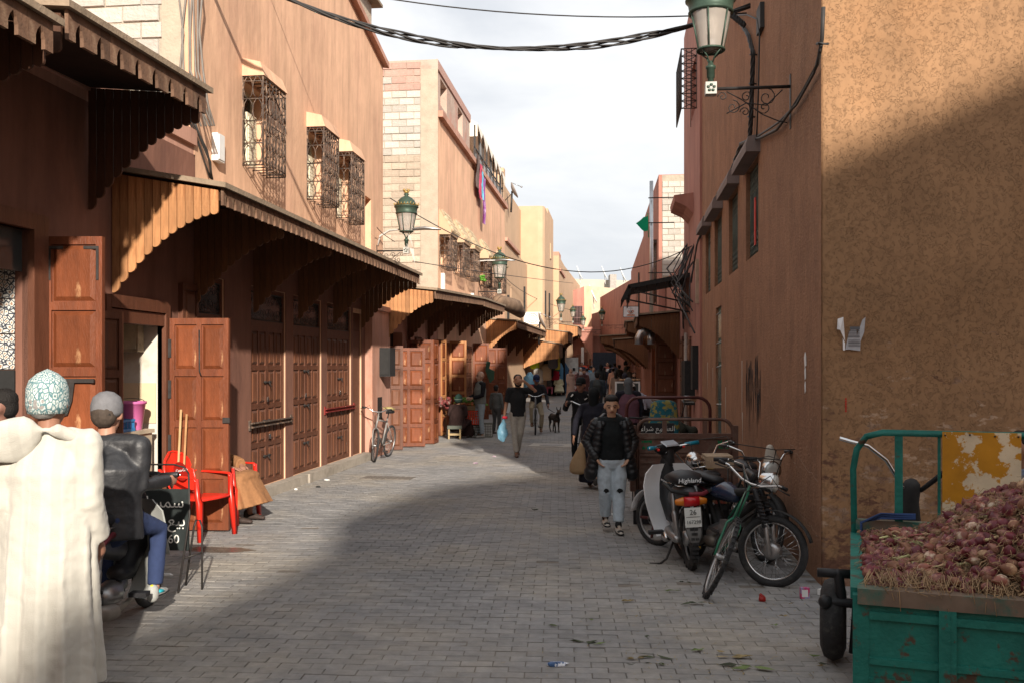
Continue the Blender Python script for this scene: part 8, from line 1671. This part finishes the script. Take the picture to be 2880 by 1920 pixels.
# ---- lane crowd: (px, Zc, H, facing, top, bottom, hat, robe, label)
CR = [
 (1538, 53, 1.66, 20, 'sit', (.10, .11, .10), (.55, .14, .20), ('cap', (.03, .03, .03)), None, 'seated youth in a dark top and pink trousers by the stall'),
 (1571, 53, 1.70, 0, 'sit', (.56, .44, .30), (.03, .03, .03), ('cap', (.03, .025, .02)), (.16, .2, .2), 'seated man in a beige djellaba beside the lane stall'),
 (1596, 60, 1.66, 180, 'stand', (.17, .095, .085), (.04, .02, .02), None, (.5, .12, .1), 'person in a mauve brown coat standing with back to us'),
 (1614, 52, 1.62, 180, 'walk', (.36, .06, .07), (.3, .05, .05), ('scarf', (.45, .44, .44)), (.04, .17, .14), 'woman in a red floral dress and pale headscarf walking away'),
 (1643, 44, 1.60, 0, 'stand', (.065, .022, .02), (.04, .02, .02), ('scarf', (.07, .03, .03)), (.05, .15, .12), 'woman in a maroon robe and glasses walking towards us'),
 (1633, 47, 1.66, 30, 'stand', (.06, .03, .03), (.04, .03, .03), ('scarf', (.42, .40, .40)), (.05, .15, .12), 'woman with a white headscarf behind the maroon robe'),
 (1680, 30, 1.66, 170, 'walk', (.018, .024, .03), (.012, .012, .014), None, None, 'man in a dark hoodie with a round backpack walking away'),
 (1661, 60, 1.72, 0, 'ride', (.12, .30, .45), (.03, .03, .04), ('cap', (.02, .02, .03)), None, 'cyclist in a light blue shirt coming down the lane'),
 (1636, 64, 1.85, 0, 'stand', (.02, .028, .05), (.03, .03, .04), None, None, 'large man in a navy top standing by the white panel'),
 (1641, 68, 1.9, 180, 'stand', (.75, .06, .03), (.1, .02, .02), None, None, 'person in a bright coral vest in the far crowd'),
 (1650, 72, 1.95, 10, 'stand', (.30, .01, .015), (.03, .03, .04), None, None, 'person in a crimson top far down the lane'),
 (1663, 72, 1.9, 0, 'stand', (.22, .14, .08), (.05, .04, .04), ('scarf', (.35, .34, .35)), None, 'person in a grey headscarf carrying a brown box'),
 (1696, 68, 1.95, 180, 'stand', (.27, .25, .19), (.08, .08, .08), None, None, 'tall man in an olive beige shirt walking away far off'),
 (1690, 52, 1.78, 180, 'stand', (.014, .018, .02), (.012, .012, .014), ('hood', (.012, .014, .016)), None, 'hooded figure in black walking away in the lane centre'),
 (1700, 54, 1.62, 180, 'walk2', (.02, .026, .05), (.06, .10, .17), ('scarf', (.012, .014, .02)), None, 'person in navy with blue jeans and a tote bag'),
 (1716, 56, 1.78, 180, 'stand', (.60, .60, .62), (.05, .05, .06), None, None, 'person in a white top with a black backpack'),
 (1724, 49, 1.62, 180, 'stand', (.50, .26, .19), (.4, .2, .15), ('scarf', (.52, .35, .30)), (.05, .15, .12), 'woman in a salmon pink robe and headscarf walking away'),
 (1732, 42, 1.50, 180, 'stand', (.21, .145, .11), (.1, .08, .07), ('hood', (.03, .025, .02)), (.05, .16, .13), 'person in a taupe djellaba with a dark hair bun'),
 (1741, 54, 1.75, 200, 'stand', (.035, .035, .032), (.03, .03, .03), None, None, 'dark dressed man at the right of the lane crowd'),
 (1760, 58, 1.92, 90, 'stand', (.05, .055, .05), (.04, .04, .04), ('beanie', (.03, .03, .03)), None, 'tall man in grey green leaning by the right shops'),
 (1768, 48, 1.72, 120, 'stand', (.03, .03, .03), (.03, .03, .03), None, None, 'man in black leaning forward beside the right shops'),
 (1757, 30, 1.62, 180, 'stand', (.016, .016, .02), (.012, .012, .015), ('hood', (.03, .028, .04)), (.05, .14, .12), 'hooded figure in black just beyond the purple vest'),
 (1784, 38, 1.55, 0, 'stand', (.02, .015, .015), (.02, .015, .015), ('scarf', (.015, .012, .012)), (.05, .15, .12), 'woman in a black headscarf facing us by the right shops'),
 (1651, 50, 1.62, 180, 'walk', (.20, .16, .22), (.08, .07, .09), ('scarf', (.30, .28, .32)), (.05, .15, .12), 'woman in a lilac robe and pale scarf in mid crowd'),
 (1669, 46, 1.70, 0, 'walk', (.13, .17, .20), (.05, .06, .09), None, None, 'man in a slate blue shirt walking toward us'),
 (1708, 64, 1.85, 0, 'walk2', (.32, .10, .07), (.06, .06, .07), None, None, 'person in a rust red top walking toward us far off'),
 (1748, 66, 1.85, 180, 'walk', (.30, .30, .28), (.10, .10, .12), ('cap', (.5, .5, .5)), None, 'person in a light grey top and white cap far off'),
 (1729, 62, 1.82, 180, 'stand', (.10, .13, .20), (.05, .05, .07), None, None, 'person in steel blue before the dark gate'),
 (1605, 47, 1.60, 20, 'walk', (.30, .20, .16), (.1, .08, .07), ('scarf', (.34, .22, .17)), (.05, .15, .12), 'woman in a light brown robe left of the crowd'),
 (1614, 70, 1.95, 0, 'stand', (.7, .68, .62), (.1, .1, .1), None, None, 'person in white half hidden behind the white panel'),
 (1625, 73, 2.0, 0, 'stand', (.03, .03, .03), (.03, .03, .03), None, None, 'dark figure at the far left of the lane end'),
]
flr = M('floral_red', (.24, .02, .03), .9, var=.1, col2=(.62, .5, .46), cs=9, ct=(.50, .53))
for i, (px, zc, H, rz, ps_, tc_, bc, hat, robe, lab) in enumerate(CR):
    pose = dict(base='sit', sitrobe=1) if (ps_ == 'sit' and robe) else ps_
    rise_ = max(0, (zc-32)*.008)
    tc_ = tuple(min(.7, v*1.5+.012) for v in tc_); bc = tuple(v*1.5+.01 for v in bc)
    p = person(lab, at_px(px, zc, rise_), TH+R(rz), H, pose, top=tc_, bottom=bc, hat=hat, robe=robe, vox=.021 if zc < 46 else .028, face=False, topmat=flr if 'floral' in lab else None, sleeve=1, group='people in the far lane', skin=(.40, .24, .17), fold=.012)
    if 'backpack' in lab: bagon(p, [(0, .17, .82*H), (0, .20, .74*H), (0, .18, .64*H)], [(.10, .06), (.14, .09), (.12, .07)], cloth((.012, .014, .03)) if 'white' in lab else cloth((.05, .055, .055)))
    if 'tote' in lab: bagon(p, [(-.28, 0, .62*H), (-.28, 0, .52*H), (-.28, 0, .42*H)], [(.12, .05), (.17, .07), (.16, .06)], cloth((.48, .42, .36)), 'tote_bag')
    if ps_ == 'sit': mb = MB(); mb.box((-.2, -.18, 0), (.2, .2, .40)); obj('seat_box', mb, blackM, p)
bicycle('small bicycle of the light blue cyclist in the lane', at_px(1661, 59.6, .22), R(-90)+TH, 0, 0, (.05, .05, .06))
# ---- clothes stall things
def hang(name, label, cat, px, py, zc, w_, h_, col, th=.08, **k):
    p = AT(px, py, zc); mb = MB(); mb.limb([p+V((0, 0, h_/2)), p+V((0, 0, h_*.3)), p, p+V((0, 0, -h_/2))], [(w_*.22, th*.5), (w_*.5, th), (w_*.48, th), (w_*.5, th)], 10); return single(name, mb, col if not isinstance(col, tuple) else cloth(col), label, cat)
hang('safety_vest', 'neon yellow safety vest hanging at the clothes stall', 'vest', 1504, 1007, 50, .5, 1.0, (.50, .65, .03)); hang('suitcase', 'grey suitcase hanging under the reddish awning', 'suitcase', 1555, 1008, 50.5, .55, .85, (.10, .10, .12), .14)
hang('garment', 'black clothes mass at the clothes stall', 'clothes', 1532, 1020, 51.5, 1.0, 1.4, (.012, .012, .015), .3); hang('garment', 'yellow and black striped cloth beside the grey suitcase', 'clothes', 1568, 1012, 51, .3, .9, (.45, .40, .06)); hang('garment', 'red dress hanging low at the clothes stall', 'clothes', 1561, 1050, 52, .5, .6, (.34, .01, .03)); hang('garment', 'green top above the red dress', 'clothes', 1562, 1030, 52, .5, .5, (.03, .12, .07)); hang('garment', 'white shirt hanging at the stall door', 'clothes', 1508, 1045, 50, .3, 1.2, (.55, .55, .52)); hang('garment', 'cream handbag shaped garment on display', 'clothes', 1536, 1045, 51, .6, .8, (.50, .38, .26)); hang('garment', 'white garment next to the cream one', 'clothes', 1519, 1055, 51, .35, .7, (.6, .6, .58)); hang('garment', 'pink cloth piece under the awning edge', 'clothes', 1542, 995, 51, .4, .35, (.6, .25, .28))
hang('garment', 'blue patterned curtain at the stall side', 'clothes', 1583, 1060, 54, .7, 1.7, (.05, .12, .22), .1); hang('garment', 'light blue printed cloth in front of the blue curtain', 'clothes', 1577, 1050, 53, .3, 1.1, (.12, .30, .50), .1)
hang('plastic_bag', 'light blue plastic sheet bag behind the polo shirt man', 'bag', 1490, 1072, 36, .5, .55, plb, .2)
mb = MB(); p = AT(1608, 1028, 56); mb.box((p.x-.38, p.y, p.z-.55), (p.x+.38, p.y+.3, p.z+.50)); single('display_board', mb, M('panel_white', (.72, .72, .68), .6), 'white panel carried upright in the lane crowd', 'panel')
mb = MB(); p = AT(1638, 1000, 66); mb.box((p.x-.09, p.y, p.z-.6), (p.x+.1, p.y+.06, p.z+.6)); single('plank_board', mb, white, 'white board sticking up behind the coral vest', 'board')
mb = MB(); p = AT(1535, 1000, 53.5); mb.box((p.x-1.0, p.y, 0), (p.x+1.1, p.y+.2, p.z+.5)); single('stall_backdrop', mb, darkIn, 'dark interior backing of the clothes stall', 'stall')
# ---- driver edge at right, drain covers
person('person in a blue grey shirt at the right edge beside the green tricycle', C(3.15, 5.62), TH-R(75), 1.50, dict(base='stand', ch=(0, -.05, .69), nk=(0, -.07, .79), hd=(0, -.08, .88)), top=(.17, .20, .26), vox=.014)
# ================================================================ litter and small ground things
t = thing('drain_cover', 'rectangular metal drain cover set in the sunlit paving', 'drain cover', G(1090, 1342, .008), -.0644); mb = MB(); mb.box((-.42, -.2, -.01), (.42, .2, .0)); obj('cover_plate', mb, M('cover_brown', (.17, .15, .13), .7, var=.3, vs=12), t)
mb = MB(); [mb.box((-.38+.095*k, -.17, 0), (-.33+.095*k, .17, .006)) for k in range(8)]; obj('cover_ribs', mb, MATS['cover_brown'], t)
t = thing('manhole', 'round manhole lid in a pale cement square', 'manhole', G(1552, 1250, .008), -.0644); mb = MB(); mb.box((-.5, -.42, -.01), (.5, .42, .0)); obj('cement_surround', mb, M('cement', (.40, .37, .33), .9, var=.25, vs=9), t); mb = MB(); mb.lathe([(.001, .006), (.28, .006), (.30, -.002)], seg=24); obj('lid', mb, M('lid_grey', (.22, .21, .2), .6), t)
rg = random.Random(31)
def scrap(name, label, cat, px, py, w_, d_, h_, m, crump=.3):
    p = G(px, py, .0); mb = MB(); n = 7
    ring = lambda z, s: [(w_*s*cos(2*pi*k/n)*rg.uniform(.7, 1.1), d_*s*sin(2*pi*k/n)*rg.uniform(.7, 1.1), z*rg.uniform(.7, 1.3)) for k in range(n)]
    mb.loft([ring(.001, .5), ring(h_*.5, .52), ring(h_, .34)], sm=False); return single(name, mb, m, label, cat, (p.x, p.y, .004), rg.uniform(-.5, .5))
def carton(label, px, py, w_, d_, h_, m1, m2, rz):
    p = G(px, py, 0); t = thing('carton', label, 'carton', (p.x, p.y, .004), rz); mb = MB(); mb.box((-w_/2, -d_/2, 0), (w_/2, d_/2, h_)); obj('carton_body', mb, m1, t); mb = MB(); mb.box((-w_*.4, -d_/2-.001, h_*.15), (w_*.3, -d_/2, h_*.8)); obj('print', mb, m2, t)
pkM = M('packet_pink', (.55, .05, .16), .4, var=.3, vs=40, col2=(.15, .45, .65), cs=25)
carton('crumpled pink and blue drink carton near the wall corner', 2263, 1682, .07, .03, .085, pkM, white, .2); carton('white and black cigarette box near the tricycle wheel', 2318, 1672, .09, .06, .045, white, blackM, .7)
scrap('tomato', 'dark red squashed tomato on the paving', 'tomato', 2144, 1690, .06, .055, .045, M('tomato', (.28, .015, .01), .4)); scrap('wrapper', 'blue and white crumpled wrapper in the foreground', 'wrapper', 1568, 1872, .14, .06, .025, M('wrap_blue', (.06, .13, .28), .35, var=.3, vs=40, col2=(.6, .62, .66), cs=20, ct=(.5, .55)))
for px, py, w_, d_, lab in ((920, 1350, .10, .05, 'white paper scrap near the doorstep'), (895, 1370, .09, .04, 'dark torn wrapper below the white scrap'), (1337, 1303, .10, .06, 'crushed packet in the sunlit patch'), (1390, 1284, .08, .03, 'small pale scrap beside the crushed packet'), (832, 1377, .05, .03, 'tiny red and white scrap by the doorstep'), (470, 1620, .12, .03, 'yellowish paper strip behind the board legs'), (2520, 1900, .12, .10, 'crumpled white paper under the green tricycle'), (1720, 1448, .05, .02, 'thin pale stick on the paving behind the boy')):
    scrap('paper_scrap', lab, 'litter', px, py, w_, d_, .02, blackM if 'dark' in lab else M('packet_mix', (.4, .3, .35), .6, var=.4, vs=50, col2=(.08, .05, .1), cs=30) if 'crushed' in lab else white)
lfm = [M('leaf_wilt', (.12, .16, .06), .8, var=.4, vs=30, rand=.4), M('leaf_dry', (.26, .20, .10), .85, var=.4, vs=30, rand=.4), M('leaf_dark', (.05, .06, .035), .8, rand=.4)]
def leafgeo(mb, x, y, l, a, wd=.3):
    c, s = cos(a), sin(a); pr = [(0, 0), (.3, wd*.5), (.65, wd*.45), (1, 0), (.65, -wd*.4), (.3, -wd*.5)]; mb.poly([(x+l*(u*c-v*s), y+l*(u*s+v*c), .007+rg.uniform(0, .014)) for u, v in pr])
LV = [(1570, 1762, .10), (1770, 1692, .09), (1935, 1698, .13), (1895, 1663, .09), (1798, 1738, .05), (1812, 1795, .06), (1990, 1830, .1), (1790, 1855, .09), (1790, 1873, .13), (1865, 1872, .1), (2060, 1850, .16), (2080, 1872, .12), (2115, 1880, .14), (2035, 1840, .08), (2300, 1870, .13), (2310, 1850, .1), (2330, 1880, .12), (1650, 1810, .12), (1680, 1815, .09), (2200, 1735, .06), (1925, 1640, .05), (1650, 1745, .05), (2230, 1700, .05), (1512, 1435, .09), (2190, 1760, .06), (1990, 1700, .09), (1850, 1850, .16)]
for i, (px, py, l) in enumerate(LV):
    mb = MB(); 
    for k in range(rg.randint(1, 4)): leafgeo(mb, rg.uniform(-.02, .02), rg.uniform(-.02, .02), l*rg.uniform(.5, 1), rg.uniform(-.6, .6)+(pi if rg.random() < .5 else 0), rg.uniform(.1, .4))
    p = G(px, py, 0); o = obj('vegetable_leaf', mb, lfm[i % 3], None, (p.x, p.y, .002)); o['label'] = 'wilted vegetable leaf scrap trodden onto the paving'; o['category'] = 'leaf'; o['group'] = 'wilted leaves on the paving'
mb = MB()
for k in range(380):
    px, py = rg.uniform(1400, 2900), rg.uniform(1500, 1915)
    if rg.random() < .6: px = rg.uniform(1750, 2420); py = rg.uniform(1640, 1915)
    p = G(px, py, 0); a = rg.uniform(0, pi); l = rg.uniform(.008, .035); mb.poly([(p.x, p.y, .006), (p.x+l*cos(a), p.y+l*sin(a), .008), (p.x+l*cos(a)-.004*sin(a), p.y+l*sin(a)+.004*cos(a), .008), (p.x-.004*sin(a), p.y+.004*cos(a), .006)])
obj('plant_crumbs', mb, lfm[1], None, label='fine crumbs of onion skin and leaf on the paving', category='crumbs', kind='stuff')
mb = MB()
for k in range(300):
    px, py = rg.uniform(760, 1500), rg.uniform(1240, 1500); p = G(px, py, 0); l = rg.uniform(.008, .03); a = rg.uniform(0, pi)
    if p.x < XL+.25: continue
    mb.poly([(p.x, p.y, .006), (p.x+l*cos(a), p.y+l*sin(a), .008), (p.x+l*.5*cos(a+1), p.y+l*.5*sin(a+1), .009)])
obj('dust_grit', mb, M('grit', (.35, .30, .24), .9, rand=.3), None, label='pale grit and paper crumbs on the sunlit paving', category='grit', kind='stuff')
# wet stain by the red chair: a thin dark film on the stones
mb = MB(); p = G(600, 1545, .0); mb.poly([(p.x+.42*cos(a)*rg.uniform(.75, 1.1), p.y+.16*sin(a)*rg.uniform(.7, 1.1), .0045) for a in [2*pi*k/18 for k in range(18)]]); obj('water_stain', mb, M('wet', (.10, .075, .05), .25, alpha=.55), None, kind='structure')
# far paving rises gently
for v in bpy.data.objects['far_paving'].data.vertices:
    if v.co.y > 33: v.co.z = -.002+(v.co.y-32.2)*.008
SPLIT = {"corner_post","side_panel","iron_fittings","pressed_ridge","dark_opening","window_opening","sheet_panels","steel_posts","hood_tiles","paint_drip","side_cable","wall_patch","fork_legs","rivets","brake_levers","shop_room_x","window_shutter","door_glazing","door_bars","red_tally","bread","shoes_x","sign_legs","knee_rip_x","screen_frame","sign_frame","footrest","rear_shocks"}
# ================================================================ last: lettering to meshes, loose pieces to parts
bpy.context.view_layer.update(); dg = bpy.context.evaluated_depsgraph_get()
for o in [o for o in bpy.data.objects if o.type == 'FONT']:
    me = bpy.data.meshes.new_from_object(o.evaluated_get(dg)); nm = o.name; o.name = 'old'; n = bpy.data.objects.new(nm, me); COL.objects.link(n); n.parent = o.parent; n.location = o.location; n.rotation_euler = o.rotation_euler; bpy.data.objects.remove(o)
def islands(me):
    p = list(range(len(me.vertices)))
    def f(a):
        while p[a] != a: p[a] = p[p[a]]; a = p[a]
        return a
    for q in me.polygons:
        v = q.vertices; r0 = f(v[0])
        for k in v[1:]:
            r1 = f(k)
            if r1 != r0: p[r1] = r0
    g = {}
    for q in me.polygons: g.setdefault(f(q.vertices[0]), []).append(q)
    return list(g.values())
for o in [o for o in bpy.data.objects if o.type == 'MESH' and o.name.split('.')[0] in SPLIT]:
    gs = islands(o.data)
    if len(gs) < 2: continue
    me = o.data; stem_ = o.name.split('.')[0]
    for i, g in enumerate(gs):
        mp_ = {}; vs2 = []; fs = []
        for q in g:
            f_ = []
            for k in q.vertices:
                if k not in mp_: mp_[k] = len(vs2); vs2.append(tuple(me.vertices[k].co))
                f_.append(mp_[k])
            fs.append(f_)
        m2 = bpy.data.meshes.new(stem_); m2.from_pydata(vs2, [], fs)
        for m_ in me.materials: m2.materials.append(m_)
        m2.polygons.foreach_set('use_smooth', [q.use_smooth for q in g])
        if i == 0: o.data = m2
        else: c = o.copy(); c.data = m2; COL.objects.link(c)
